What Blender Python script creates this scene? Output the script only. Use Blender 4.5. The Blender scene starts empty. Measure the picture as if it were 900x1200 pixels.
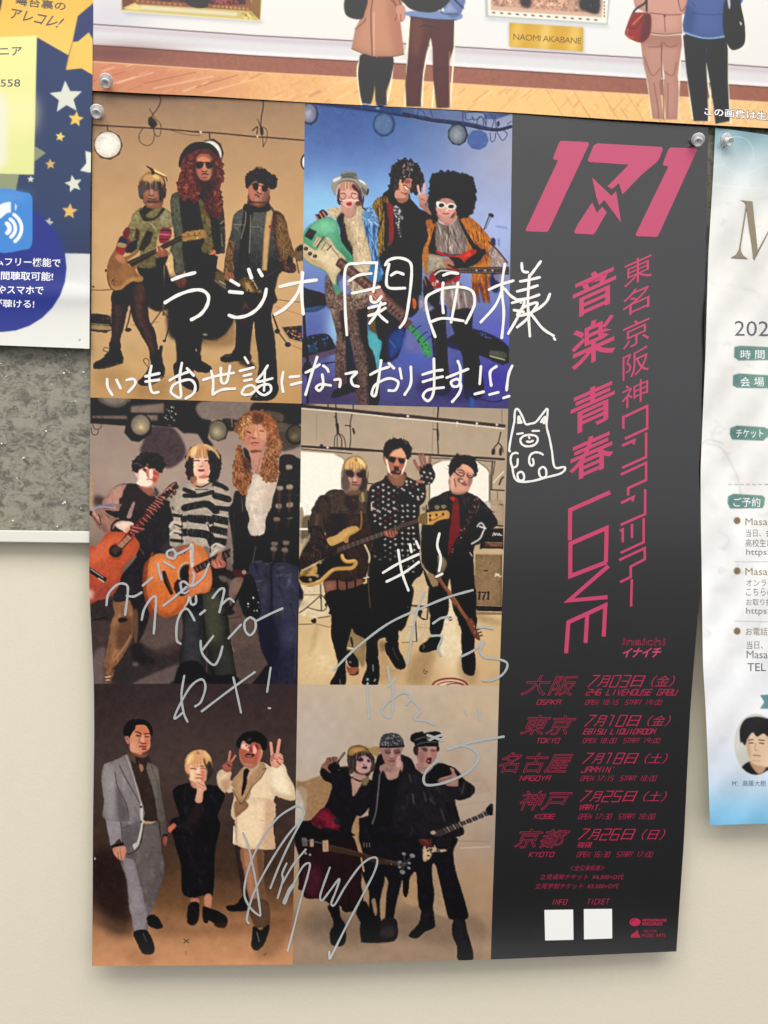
import bpy, math
import numpy as np
from mathutils import Vector, Matrix, Euler

# ---------------------------------------------------------------- camera, light, exposure
sc = bpy.context.scene
ZT = 1.75                                   # height of the poster's top edge above the floor (m)
F_PX, CX, CY = 1100.0, 450.0, 600.0         # lens of the photograph in its own 900 x 1200 pixels
CAM = np.array([0.1764, -0.7933, -0.2847+ZT])
def rodrigues(r):
    r = np.asarray(r, float); t = np.linalg.norm(r); k = r/t
    K = np.array([[0, -k[2], k[1]], [k[2], 0, -k[0]], [-k[1], k[0], 0]])
    return np.eye(3)+math.sin(t)*K+(1-math.cos(t))*K@K
RCV = rodrigues([0.0643, -0.0827, 0.0176])@np.array([[1, 0, 0], [0, 0, -1], [0, 1, 0]], float)   # world -> lens axes
cam_d = bpy.data.cameras.new('camera'); cam = bpy.data.objects.new('camera', cam_d)
sc.collection.objects.link(cam); sc.camera = cam
cam_d.sensor_fit = 'VERTICAL'; cam_d.sensor_height = 24.0; cam_d.lens = 24.0*F_PX/1200.0
cam_d.clip_start = .01; cam_d.clip_end = 50
Rw = RCV.T@np.diag([1, -1, -1])
cam.matrix_world = Matrix([[*Rw[0], CAM[0]], [*Rw[1], CAM[1]], [*Rw[2], CAM[2]], [0, 0, 0, 1]])

world = bpy.data.worlds.new('World'); sc.world = world; world.use_nodes = True
bg = world.node_tree.nodes['Background']
# unseen hall as a gradient: bright above, dark below, tuned for the poster's sheen
_N, _L = world.node_tree.nodes, world.node_tree.links
_tc = _N.new('ShaderNodeTexCoord'); _sx = _N.new('ShaderNodeSeparateXYZ'); _mr = _N.new('ShaderNodeMapRange'); _mx = _N.new('ShaderNodeMix')
_mr.interpolation_type = 'SMOOTHSTEP'; _mr.inputs[1].default_value = -.30; _mr.inputs[2].default_value = .12
_mx.data_type = 'RGBA'; _mx.inputs[6].default_value = (.085, .083, .08, 1); _mx.inputs[7].default_value = (1.04, 1.04, 1.07, 1)
_L.new(_tc.outputs['Generated'], _sx.inputs[0]); _L.new(_sx.outputs['Z'], _mr.inputs[0]); _L.new(_mr.outputs[0], _mx.inputs[0]); _L.new(_mx.outputs[2], bg.inputs[0]); bg.inputs[1].default_value = 1.0

def area(name, loc, target, sx, sy, energy, col):
    d = bpy.data.lights.new(name, 'AREA'); d.shape = 'RECTANGLE'; d.size = sx; d.size_y = sy; d.energy = energy; d.color = col
    o = bpy.data.objects.new(name, d); sc.collection.objects.link(o); o.location = loc
    o.rotation_euler = (Vector(target)-Vector(loc)).to_track_quat('-Z', 'Y').to_euler()
    return o
area('ceiling_light', (.0, -1.9, ZT+2.25), (.28, 0, ZT-.5), 3.6, 1.6, 112, (1.0, .97, .92))

sc.view_settings.view_transform = 'Standard'; sc.view_settings.look = 'None'
sc.view_settings.exposure = 0.0; sc.view_settings.gamma = 1.0
sc.cycles.max_bounces = 6; sc.cycles.use_denoising = True
# ---------------------------------------------------------------- print painter
# Flat print (the photographs printed on the posters) is painted here as a colour
# field; it ends up as per-vertex ink colour on the paper sheets.
SC = 1.25
CWd,CHt = int(900*SC),int(1200*SC)
rng = np.random.default_rng(7)
CAN = np.zeros((CHt,CWd,3),np.float32)
DN = [.035,.22]
FR = [0.0,0.0,1.0]
REG = [0,0,CWd,CHt]
def frame(ox,oy,w=130.0,px=900.0):
    FR[0],FR[1],FR[2] = ox,oy,w/px
def tp(pts):
    a = np.asarray(pts,np.float32).reshape(-1,2)
    return (a*FR[2] + np.array([FR[0],FR[1]],np.float32))*SC
def smooth(a,closed=True,k=5):
    n = len(a)
    if n < 3: return a
    if closed:
        p0,p1,p2,p3 = np.roll(a,1,0),a,np.roll(a,-1,0),np.roll(a,-2,0)
    else:
        p1,p2 = a[:-1],a[1:]
        p0 = np.vstack([a[:1],a[:-2]]); p3 = np.vstack([a[2:],a[-1:]])
    t = (np.arange(k)/k).reshape(1,k,1).astype(np.float32)
    p0,p1,p2,p3 = [q[:,None,:] for q in (p0,p1,p2,p3)]
    r = .5*((2*p1)+(-p0+p2)*t+(2*p0-5*p1+4*p2-p3)*t*t+(-p0+3*p1-3*p2+p3)*t**3)
    r = r.reshape(-1,2)
    return r if closed else np.vstack([r,a[-1:]])
def raster(a,sub=4,pad=2):
    x0 = max(REG[0],int(a[:,0].min())-pad); x1 = min(REG[2],int(a[:,0].max())+pad+2)
    y0 = max(REG[1],int(a[:,1].min())-pad); y1 = min(REG[3],int(a[:,1].max())+pad+2)
    if x1 <= x0 or y1 <= y0: return None
    w,h = x1-x0,y1-y0
    ys = (np.arange(h*sub)+.5)/sub + y0
    b = np.roll(a,-1,0)
    ax,ay,bx,by = a[:,0:1],a[:,1:2],b[:,0:1],b[:,1:2]
    lo,hi = np.minimum(ay,by),np.maximum(ay,by)
    m = (ys >= lo) & (ys < hi)
    e,r = np.nonzero(m)
    if len(e) == 0: return None
    yy = ys[r]
    xx = ax[e,0]+(yy-ay[e,0])*(bx[e,0]-ax[e,0])/(by[e,0]-ay[e,0])-x0
    sg = np.where(by[e,0] > ay[e,0],1.,-1.)
    xx = np.clip(xx,0,w-1e-3)
    fi = np.floor(xx).astype(int); fr = xx-fi
    W2 = w+2
    acc = np.bincount(r*W2+fi,sg*(1-fr),h*sub*W2)+np.bincount(r*W2+fi+1,sg*fr,h*sub*W2)
    acc = np.clip(np.abs(np.cumsum(acc.reshape(h*sub,W2),1)[:,:w]),0,1)
    return x0,y0,acc.reshape(h,sub,w).mean(1).astype(np.float32)
def box1(m,r,ax):
    k = int(r); 
    if k < 1: return m
    pad = [(0,0)]*m.ndim; pad[ax] = (k+1,k)
    c = np.cumsum(np.pad(m, pad, mode='edge'), ax)
    n = m.shape[ax]
    hi = np.take(c,np.arange(2*k+1,2*k+1+n),ax); lo = np.take(c,np.arange(0,n),ax)
    return (hi-lo)/(2*k+1)
def gblur(m,s):
    if s <= .3: return m
    if s < 1.2:
        w = np.exp(-.5*(np.arange(-3,4)/s)**2); w /= w.sum()
        for ax in (0,1):
            p = [(0,0)]*m.ndim; p[ax] = (3,3)
            q = np.pad(m, p, mode='edge'); n = m.shape[ax]
            m = sum(w[i]*np.take(q,np.arange(i,i+n),ax) for i in range(7))
        return m
    r = max(1,round(s*1.0-.2))
    for _ in range(3):
        m = box1(box1(m,r,0),r,1)
    return m
def mkmask(a,blur=0):
    pad = 2+int(blur*3.2)
    r = raster(a,pad=pad)
    if r is None: return None
    x0,y0,m = r
    return x0,y0,gblur(m,blur) if blur > 0 else m
def vnoise(h,w,cell,seed):
    g = np.random.default_rng(seed)
    gh,gw = int(h/cell)+3,int(w/cell)+3
    n = g.standard_normal((gh,gw)).astype(np.float32)
    ys = np.arange(h)/cell; xs = np.arange(w)/cell
    yi = ys.astype(int); xi = xs.astype(int)
    fy = (ys-yi)[:,None]; fx = (xs-xi)[None]
    fy = fy*fy*(3-2*fy); fx = fx*fx*(3-2*fx)
    return (n[yi][:,xi]*(1-fy)*(1-fx)+n[yi][:,xi+1]*(1-fy)*fx+n[yi+1][:,xi]*fy*(1-fx)+n[yi+1][:,xi+1]*fy*fx)
NZ = {}
def noise(cell,seed=1):
    k = (cell,seed)
    if k not in NZ:
        NZ[k] = vnoise(CHt,CWd,cell*SC,seed)*.7+vnoise(CHt,CWd,cell*SC*.47,seed+50)*.35
    return NZ[k]
def comp(msk,c,al=1.,clip=None,n=0,nc=3,g=None,seed=1):
    if msk is None: return
    x0,y0,m = msk
    h,w = m.shape
    if clip is not None:
        cx,cy,cm = clip
        full = np.zeros_like(m)
        ax0,ay0 = max(x0,cx),max(y0,cy)
        ax1,ay1 = min(x0+w,cx+cm.shape[1]),min(y0+h,cy+cm.shape[0])
        if ax1 <= ax0 or ay1 <= ay0: return
        full[ay0-y0:ay1-y0,ax0-x0:ax1-x0] = cm[ay0-cy:ay1-cy,ax0-cx:ax1-cx]
        m = m*full
    c = np.asarray(c,np.float32)
    if g is not None:                       # g = (colour2,x0,y0,x1,y1) in frame units
        c2 = np.asarray(g[0],np.float32)
        p = tp(g[1:])
        d = p[1]-p[0]; L = max(1e-6,float((d**2).sum()))
        Y,X = np.mgrid[y0:y0+h,x0:x0+w]
        t = np.clip(((X-p[0,0])*d[0]+(Y-p[0,1])*d[1])/L,0,1)[...,None]
        c = c*(1-t)+c2*t
    if n:
        nn = 1+n*noise(nc,seed)[y0:y0+h,x0:x0+w][...,None]
        c = c*nn
    a = (m*al)[...,None]
    CAN[y0:y0+h,x0:x0+w] = CAN[y0:y0+h,x0:x0+w]*(1-a)+c*a
def mult(msk,f,clip=None):
    """multiply the ink by f where the mask is"""
    if msk is None: return
    x0,y0,m = msk
    if clip is not None:
        full = np.zeros_like(m); h,w = m.shape; cx,cy,cm = clip
        ax0,ay0 = max(x0,cx),max(y0,cy); ax1,ay1 = min(x0+w,cx+cm.shape[1]),min(y0+h,cy+cm.shape[0])
        if ax1 <= ax0 or ay1 <= ay0: return
        full[ay0-y0:ay1-y0,ax0-x0:ax1-x0] = cm[ay0-cy:ay1-cy,ax0-cx:ax1-cx]
        m = m*full
    CAN[y0:y0+m.shape[0],x0:x0+m.shape[1]] *= (1+(f-1)*m)[...,None]
def folds(msk,ang=80,cnt=10,amp=.22,ln=14,w=2.2,wob=22,seed=1):
    """soft cloth folds,lighter and darker,inside a mask"""
    if msk is None: return
    g = np.random.default_rng(seed)
    x0,y0,m = msk; ys,xs = np.nonzero(m > .5)
    if len(ys) == 0: return
    for i in g.integers(0,len(ys),cnt):
        A = math.radians(ang+g.normal()*wob); L = ln*SC*g.uniform(.5,1.3); x,y = x0+xs[i],y0+ys[i]
        pts = [(x,y)]; cv = g.normal()*6
        for j in range(6):
            A += math.radians(cv); pts.append((pts[-1][0]+math.cos(A)*L/6,pts[-1][1]+math.sin(A)*L/6))
        ww = w*SC*g.uniform(.5,1.3)
        q = strokeoutline(np.array(pts,np.float32),ww,ww*.3)
        mult(mkmask(q,ww*.45),1+amp*(1.25 if g.random() < .5 else -1)*g.uniform(.5,1),msk)
def ragged(a,amp,seed=0):
    """uneven outline: hair ends,worn cloth edges"""
    b = np.vstack([a,a[:1]]); L = np.hypot(*np.diff(b,axis=0).T); cum = np.concatenate([[0],np.cumsum(L)])
    n = max(8,int(cum[-1]/(.9*SC))); t = np.linspace(0,cum[-1],n,endpoint=False)
    q = np.stack([np.interp(t,cum,b[:,0]),np.interp(t,cum,b[:,1])],1)
    d = np.roll(q,-1,0)-np.roll(q,1,0); d /= np.hypot(d[:,0],d[:,1])[:,None]+1e-6
    g = np.random.default_rng(int(abs(a[0,0]*7+a[0,1]*13))+seed); r = g.standard_normal(n); r2 = g.standard_normal(n)
    r = r*.5+.3*(np.roll(r,1)+np.roll(r,-1)); r = r+.35*(r2+np.roll(r2,1)+np.roll(r2,2)+np.roll(r2,3))/2
    return (q+np.stack([d[:,1],-d[:,0]],1)*(r*amp*SC)[:,None]).astype(np.float32)
def poly(pts,c,b=0.35,sm=1,rg=None,al=1.,clip=None,n=None,nc=3,g=None,seed=1,v=.1):
    n = DN[0] if n is None else n
    a = tp(pts)
    if sm: a = smooth(a)
    if rg is None: rg = DN[1] if sm else 0
    if rg and np.ptp(a,0).max() > 4*SC: a = ragged(a,rg)
    m = mkmask(a,b*SC)
    comp(m,c,al,clip,n,nc,g,seed)
    if m is not None and v and al > .95 and clip is None and b < 1:
        h,w = m[2].shape; r = min(h,w)
        if r > 9*SC:
            bl = gblur(m[2],min(r*.13,5*SC)); q = np.clip((bl-.5)*2,0,1)
            mult((m[0],m[1],m[2]*(1-q)),1-v)
    return m
def garm(pts,c,ang=80,f=10,amp=.22,ln=14,w=2.4,seed=1,wob=22,**k):
    m = poly(pts,c,**k); folds(m,ang,f,amp,ln,w,wob,seed); return m
def ell(cx,cy,rx,ry,c,rot=0,ns=28,**k):
    t = np.linspace(0,2*math.pi,ns,endpoint=False); r = math.radians(rot)
    x = rx*np.cos(t); y = ry*np.sin(t)
    pts = np.stack([cx+x*math.cos(r)-y*math.sin(r),cy+x*math.sin(r)+y*math.cos(r)],1)
    k.setdefault('sm', 0)
    return poly(pts,c,**k)
def strokeoutline(a,w0,w1=None):
    w1 = w0 if w1 is None else w1
    d = np.gradient(a,axis=0); L = np.hypot(d[:,0],d[:,1])+1e-6
    nrm = np.stack([-d[:,1]/L,d[:,0]/L],1)
    w = np.linspace(w0,w1,len(a))[:,None]/2
    l,r = a+nrm*w,a-nrm*w
    def cap(p,dr,wd):
        an = math.atan2(dr[1],dr[0]); t = np.linspace(math.pi/2,-math.pi/2,5)[1:-1]
        return np.stack([p[0]+wd*np.cos(an+t),p[1]+wd*np.sin(an+t)],1)
    e = cap(a[-1],d[-1],float(w[-1,0])); s = cap(a[0],-d[0],float(w[0,0]))
    return np.vstack([l,e,r[::-1],s])
def line(pts,w,c,w1=None,b=.3,sm=1,al=1.,clip=None,n=0,nc=3):
    """w in photo pixels"""
    a = tp(pts)
    if sm and len(a) > 2: a = smooth(a,closed=False)
    o = strokeoutline(a,w*SC,None if w1 is None else w1*SC)
    # nonzero union of quads: rasterise per segment keeps self crossing strokes solid
    m = mkmask(o,b*SC)
    comp(m,c,al,clip,n,nc)
    return m
def strands(msk,cols,cnt,ang,ln,w=.8,wob=20,curl=0,al=.7,seed=3,b=.25,bounds=None,clip=True):
    """short hair / fold strokes inside a mask; ang degrees (0=right,90=down) or callable(x,y) in photo px"""
    if msk is None: return
    g = np.random.default_rng(seed)
    x0,y0,m = msk
    ys,xs = np.nonzero(m > .5)
    if len(ys) == 0: return
    idx = g.integers(0,len(ys),cnt)
    cols = [np.asarray(c,np.float32) for c in cols]
    for i in idx:
        x,y = x0+xs[i],y0+ys[i]
        A = ang(x/SC,y/SC) if callable(ang) else ang
        A = math.radians(A+g.normal()*wob)
        L = ln*SC*g.uniform(.5,1.3)*(1 if clip else .7); k = 6
        cv = curl*g.choice([-1,1])*g.uniform(.5,1)
        pts = [(x,y)]
        for j in range(k):
            A += math.radians(cv)
            pts.append((pts[-1][0]+math.cos(A)*L/k,pts[-1][1]+math.sin(A)*L/k))
        o = strokeoutline(np.array(pts,np.float32),w*SC,w*SC*.4)
        comp(mkmask(o,b*SC),cols[g.integers(len(cols))],al*(1 if clip else .8),msk if clip else None)
def shade(msk,pts,c,b=3,al=.5,sm=1,**k):
    """soft tone clipped to a shape"""
    return poly(pts,c,b=b,al=al,clip=msk,sm=sm,**k)
def speck(msk,cols,cnt,r=.8,al=.9,seed=5):
    if msk is None: return
    g = np.random.default_rng(seed)
    x0,y0,m = msk; ys,xs = np.nonzero(m > .5)
    for i in g.integers(0,len(ys),cnt):
        x,y = x0+xs[i],y0+ys[i]; rr = r*SC*g.uniform(.5,1.3)
        t = np.linspace(0,2*math.pi,7,endpoint=False)+g.uniform(0,1)
        a = np.stack([x+rr*np.cos(t),y+rr*np.sin(t)],1).astype(np.float32)
        comp(mkmask(a,0),cols[g.integers(len(cols))],al,msk)
def region(pts):
    """limit painting to the bounding box of the photo-pixel quad and return its mask"""
    a = np.asarray(pts,np.float32).reshape(-1,2)*SC
    REG[0] = max(0,int(a[:,0].min())-3); REG[2] = min(CWd,int(a[:,0].max())+4)
    REG[1] = max(0,int(a[:,1].min())-3); REG[3] = min(CHt,int(a[:,1].max())+4)
def vgrad(stops,hstops=None):
    """fill region with a vertical gradient: [(y photo,rgb)...]"""
    y = (np.arange(REG[1],REG[3]))/SC
    ys = [s[0] for s in stops]
    c = np.stack([np.interp(y,ys,[s[1][k] for s in stops]) for k in range(3)],1)
    CAN[REG[1]:REG[3],REG[0]:REG[2]] = c[:,None,:]
def sunglow(cx,cy,rx,ry,c,al):
    Y,X = np.mgrid[REG[1]:REG[3],REG[0]:REG[2]]
    d = ((X/SC-cx)/rx)**2+((Y/SC-cy)/ry)**2
    a = (np.exp(-d*1.5)*al)[...,None]
    s = CAN[REG[1]:REG[3],REG[0]:REG[2]]
    s[:] = s*(1-a)+np.asarray(c,np.float32)*a
def unsharp(amt=.5,s=1.):
    q = CAN[REG[1]:REG[3],REG[0]:REG[2]]
    q += amt*(q-gblur(q.copy(),s*SC))
    np.clip(q,0,255,out=q)
def finish(amt=.4,g1=.05,g2=.035):
    q = CAN[REG[1]:REG[3],REG[0]:REG[2]]; sl = (slice(REG[1],REG[3]),slice(REG[0],REG[2]))
    lum = q.mean(2)/255; k = np.clip(1.3-lum*2.1,.0,1.1)
    q *= (1+k*(g1*noise(7,31)[sl]+g2*noise(2.6,32)[sl]+.02*noise(1.1,33)[sl]))[...,None]
    q[:] = 255*(np.clip(q,0,255)/255)**1.07
    unsharp(amt)
def grain(amt,cell=3,seed=9):
    s = CAN[REG[1]:REG[3],REG[0]:REG[2]]
    s *= (1+amt*noise(cell,seed)[REG[1]:REG[3],REG[0]:REG[2]][...,None])
def face(cx,cy,w,h,skin,dark,rot=0,turn=0,eyes=1,mouth=(150,70,65),smile=0,brow=(40,28,24),shades=None,shadow=.5,hl=None,seed=0):
    """small printed face; centre,half width and half height in frame units"""
    r = math.radians(rot)
    def q(u,v):
        x,y = u*w,v*h
        return [cx+x*math.cos(r)-y*math.sin(r),cy+x*math.sin(r)+y*math.cos(r)]
    def qs(l): return [q(u,v) for u,v in l]
    m = poly(qs([(-.95,-.6),(-.6,-1.05),(0,-1.15),(.6,-1.05),(.95,-.6),(.97,0),(.82,.5),(.45,.9),(0,1.05),(-.45,.9),(-.82,.5),(-.97,0)]),skin)
    px = w*FR[2]
    t = turn*.3
    shade(m,qs([(.45+t,-1.2),(1.2,-1.2),(1.2,1.2),(.3+t,1.2),(.75+t,.4)]),dark,b=px*.22,al=shadow)
    shade(m,qs([(-1.2,-1.2),(-.7+t,-1.2),(-.85+t,.3),(-.4+t,1.2),(-1.2,1.2)]),dark,b=px*.2,al=shadow*.6)
    shade(m,qs([(-1,-1.3),(1,-1.3),(1,-.72),(-1,-.72)]),dark,b=px*.2,al=shadow*.7)
    hl = hl or tuple(min(255,v*1.16+8) for v in skin)
    shade(m,qs([(-.5+t,.1),(-.15+t,.0),(-.2+t,.4),(-.5+t,.42)]),hl,b=px*.14,al=.6)
    shade(m,qs([(.2+t,.05),(.5+t,.1),(.45+t,.4),(.2+t,.4)]),hl,b=px*.14,al=.45)
    if eyes:
        for s in (-1,1):
            poly(qs([(t+s*.4-.26,-.16),(t+s*.4,-.26),(t+s*.4+.26,-.16),(t+s*.4,-.02)]),dark,b=px*.08,al=.55,clip=m)
            poly(qs([(t+s*.4-.19,-.1),(t+s*.4,-.16),(t+s*.4+.19,-.1),(t+s*.4,-.05)]),(44,30,28),b=px*.045,al=.85,clip=m)
            line(qs([(t+s*.4-s*.24,-.33),(t+s*.4,-.39),(t+s*.4+s*.27,-.33)]),px*.1,brow,b=px*.06,al=.65,clip=m)
    line(qs([(t+.1,-.15),(t+.14,.2),(t+.04,.3)]),px*.1,dark,b=px*.09,al=.5,clip=m)
    line(qs([(t-.15,.3),(t,.36),(t+.17,.3)]),px*.11,dark,b=px*.06,al=.75,clip=m)
    line(qs([(t-.01,-.15),(t,.18)]),px*.14,hl,b=px*.08,al=.5,clip=m)
    if mouth is None: pass
    elif smile:
        poly(qs([(t-.42,.48),(t,.58),(t+.42,.48),(t+.2,.76),(t-.2,.76)]),mouth,b=px*.04,clip=m)
        poly(qs([(t-.33,.52),(t,.6),(t+.33,.52),(t,.68)]),(235,220,205),b=px*.03,al=.9,clip=m)
    else:
        line(qs([(t-.26,.59),(t-.08,.58),(t+.08,.58),(t+.26,.58)]),px*.17,mouth,b=px*.05,al=.9,clip=m)
        line(qs([(t-.28,.59),(t,.61),(t+.28,.58)]),px*.06,dark,b=px*.03,al=.8,clip=m)
        line(qs([(t-.18,.74),(t+.18,.74)]),px*.1,dark,b=px*.08,al=.4,clip=m)
    if shades:
        for s in (-1,1):
            ex,ey = q(t+s*.43,-.12)
            ell(ex,ey,w*.36,h*.27,shades,rot=rot,b=px*.04)
        line(qs([(t-.95,-.22),(t,-.2),(t+.95,-.22)]),px*.09,shades)
    return m
# ---- heads,one by one (coordinates in 900-unit windows laid over each head)
def S(pts,c,al=.8,b=.5,**k): return poly(pts,c,b=b,al=al,v=0,n=k.pop('n',0),**k)
def heads1():
    frame(158,194,44)
    S([190,560,240,540,600,560,590,760,560,860,430,905,300,880,230,800],(150,104,86),1,.4)
    S([240,600,330,600,330,720,280,740],(178,120,92),.8); S([430,600,540,620,550,740,480,760],(172,122,104),.8)
    S([380,590,430,590,440,700,380,705],(196,144,124),.9); line([350,715,400,728,440,712],.8,(100,52,44),b=.3)
    line([330,765,400,780,480,790],1.,(204,156,140),b=.4,al=.8); line([340,790,420,810,510,815],1.1,(104,58,58),b=.35)
    S([300,850,600,850,600,905,300,905],(82,66,66),.9,.8)
    S([130,420,200,330,300,290,560,300,640,400,620,560,500,620,420,560,300,600,220,660,180,760,110,740,100,640],(94,80,74),1,.5)
    S([230,280,330,220,420,230,540,230,640,300,700,400,690,470,620,400,560,400,480,360,380,440,300,380,200,380],(204,160,108),.95,.9)
    S([450,230,540,235,600,320,520,330,440,290],(230,196,132),.9,.8); S([560,420,640,420,740,600,740,720,640,780,580,700,580,560],(70,66,64),.95,.6)
    S([130,560,190,540,210,640,180,750,120,740],(84,84,90),.9,.6)
    for l in ([380,300,370,430,390,560],[440,300,430,460],[500,320,520,480,500,580],[300,320,270,470],[650,400,670,520]): line(l,.9,(206,166,124),b=.4,al=.55)
    for l in ([340,400,350,580],[470,420,460,580],[550,380,570,560],[610,360,640,520]): line(l,.9,(64,54,54),b=.4,al=.6)
    line([690,300,730,420,700,540,750,660,740,760],1.1,(120,72,54),b=.3); line([480,130,600,180,740,260],1.9,(240,212,150),b=.4); line([500,190,620,240,760,290],1.2,(104,78,52),b=.3); line([310,40,400,80,460,140,450,220],1.6,(92,66,54),b=.3); line([250,210,320,170,400,150],1,(170,120,76),b=.4)
    frame(206,164,60)
    S([60,470,90,340,190,200,250,100,350,55,480,65,600,95,720,180,790,330,740,280,620,190,520,150,400,170,280,230,180,250,100,380,90,480],(52,51,54),1,.3)
    S([370,380,420,310,500,290,580,310,620,380,620,560,600,680,540,720,450,700,390,620],(172,114,94),1,.35)
    S([400,330,500,300,590,340,600,385,520,390,400,385],(224,142,108),.9,.6); S([370,540,440,540,460,620,400,640],(200,112,96),.8); S([560,520,615,530,600,680,560,690],(190,140,112),.7)
    S([495,420,530,420,550,540,480,545],(206,140,108),.9,.4); line([470,555,510,566,555,552],1.1,(100,54,44),b=.3)
    line([465,610,520,600,580,612],1.2,(84,44,42),b=.25); line([475,640,520,645,570,635],1.3,(190,108,104),b=.3); line([480,665,560,665],.8,(110,60,54),b=.3,al=.8)
    S([365,410,420,385,490,400,490,460,440,510,380,500],(34,34,40),1,.25); S([530,400,600,390,625,440,610,500,570,510,535,470],(34,36,42),1,.25); line([485,405,535,400],.8,(60,44,44))
    S([300,360,370,350,380,560,440,690,540,725,600,700,640,600,640,360,700,400,740,640,700,860,420,900,320,700],(70,44,48),.55,.9)
    frame(284,194,44)
    S([150,540,250,480,640,540,660,660,590,800,500,880,300,880,180,760],(176,118,98),1,.4); S([170,560,240,500,260,600,330,680,260,800,200,740],(196,130,106),.7); S([560,640,650,600,640,780,560,860,470,860],(128,92,88),.8)
    S([390,460,470,460,440,600,450,660,390,640],(216,158,124),.9); line([360,640,420,680,460,690],1.2,(96,60,54),b=.35); line([310,710,370,720,410,770],1.5,(112,70,60),b=.35); S([290,780,400,790,400,850,310,850],(204,142,124),.7)
    S([270,460,330,440,390,470,395,560,350,610,290,590,262,520],(46,46,54),1,.3); S([490,500,560,480,610,520,610,600,550,640,490,610,475,550],(46,48,58),1,.3); line([390,470,490,510],.8,(80,56,50))
    S([170,840,300,880,600,880,620,905,150,905],(70,58,60),1,.6)
    S([80,310,130,250,250,180,300,120,500,100,620,150,720,230,790,340,840,420,800,540,720,580,640,520,540,470,470,440,380,420,290,360,240,420,170,500,120,560,90,460],(62,60,62),1,.4,rg=.5)
    S([150,200,190,130,230,190],(70,56,44),.9,.4); S([740,240,800,230,820,290,780,310],(84,64,44),.9,.4); line([360,70,440,45,520,90],.9,(140,96,56),b=.4)
    for l in ([300,200,460,180,600,260],[250,300,400,380],[560,300,700,420],[660,250,760,380]): line(l,1.4,(88,82,80),b=.6,al=.5)
def heads2():
    frame(386,198,48)
    S([210,440,300,330,520,330,640,480,650,640,560,760,480,850,380,850,290,760,230,640],(228,178,162),1,.35)
    S([240,300,400,280,560,320,620,460,560,500,480,470,420,430,360,480,300,500,250,480,220,560,190,600,180,480],(206,152,126),1,.5)
    for l in ([280,330,250,500],[330,320,330,480],[390,310,400,440],[450,320,470,460]): line(l,.8,(170,112,92),b=.35,al=.7)
    for l in ([360,310,360,450],[430,310,440,430]): line(l,.8,(240,200,176),b=.35,al=.8)
    S([540,330,620,420,700,560,740,700,690,750,640,680,640,560,560,470,500,400],(92,62,76),1,.5); S([190,470,240,460,230,640,180,620],(110,70,68),.9,.4)
    line([260,545,310,540,360,556],1.0,(96,62,62),b=.35); line([500,540,560,545,600,560],1.1,(90,60,66),b=.35); S([250,570,350,570,340,640,270,640],(206,150,136),.6)
    for cx in (300,560):
        line([cx-70,560,cx-60,630,cx,670,cx+60,640,cx+72,570],.75,(118,80,78),b=.25)
    line([180,700,240,722,300,712],1.1,(52,48,70),b=.3); line([250,660,360,690],.8,(140,84,76),b=.3); S([420,600,470,600,490,650,410,660],(206,140,128),.8,.4); line([300,705,420,690,650,700],1.4,(250,216,200),b=.4)
    S([370,770,430,730,480,730,510,780,480,815,430,820],(188,74,78),1,.4); line([400,775,490,780],.7,(130,44,50),b=.3)
    S([270,90,400,60,560,75,600,200,660,240,780,320,870,450,860,540,800,600,740,580,680,430,560,300,440,262,320,280,220,330,170,420,170,560,100,520,50,400,60,290,160,200,260,160],(158,156,146),1,.35)
    S([285,110,560,90,580,180,290,190],(104,108,100),.9,.6); line([280,200,420,185,600,215],1.2,(84,86,88),b=.3); S([90,240,250,180,260,210,120,300],(232,230,220),.95,.5); S([640,250,740,270,820,360,760,340],(240,240,238),.95,.4); line([200,350,280,285,440,265,560,300,660,400],.8,(104,92,84),b=.3); line([170,560,180,430,240,340],.8,(220,212,196),b=.3); S([700,400,800,460,840,560,760,560],(110,96,86),.8,.7); S([840,440,875,460,860,560,820,580],(48,66,70),.8,.4)
    frame(452,184,48)
    S([300,520,560,480,600,620,540,780,440,800,300,700],(196,136,114),1,.35); S([240,740,400,760,440,905,240,905,200,860],(212,156,134),1,.5); S([300,520,350,500,390,640,400,780,330,720],(226,172,142),.9,.5)
    S([430,520,520,500,560,560,500,590,420,570],(150,84,76),.8,.5); S([410,640,460,640,520,680,500,720,440,700],(240,226,214),1,.3); line([400,625,450,640,500,690,530,690],1.,(90,44,42),b=.25); S([380,720,470,740,450,790,400,780],(206,150,126),.8,.5); S([330,770,400,790,470,800,440,830,360,810],(130,82,72),.7,.5)
    m = S([120,330,170,190,290,110,420,50,560,100,700,180,790,320,830,460,820,640,740,780,620,720,560,800,540,700,580,600,570,480,480,480,420,540,360,560,320,500,300,620,250,740,120,700,80,640,110,520,90,430],(54,49,50),1,.35,rg=.8,n=.06)
    strands(m,[(110,96,92),(34,32,36),(78,66,64)],130,88,6,1.1,wob=18,curl=12,al=.6); strands(poly([380,160,620,160,560,480,380,460],(60,54,54),al=.01,clip=m),[(226,208,196),(170,150,140)],26,80,2.2,1.0,wob=20,al=.85)
    for l in ([715,640,730,740,790,880],[850,610,850,740,830,860]): line(l,2.6,(228,176,170),b=.35)
    S([780,850,880,820,905,905,780,905],(214,156,140),1,.4)
    frame(500,220,48)
    S([210,440,280,460,600,480,630,520,580,600,500,660,400,660,300,600,230,540],(222,166,150),1,.35); S([300,660,380,640,560,640,570,780,460,780,360,740],(206,150,136),.9,.5); S([540,640,630,540,620,620,540,690],(104,66,60),.8,.5)
    line([360,572,430,585,490,575],1.6,(176,92,86),b=.4); S([430,480,480,480,470,520,430,520],(250,214,196),.9,.4); S([240,470,330,480,330,540,260,530],(216,140,132),.6)
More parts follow.
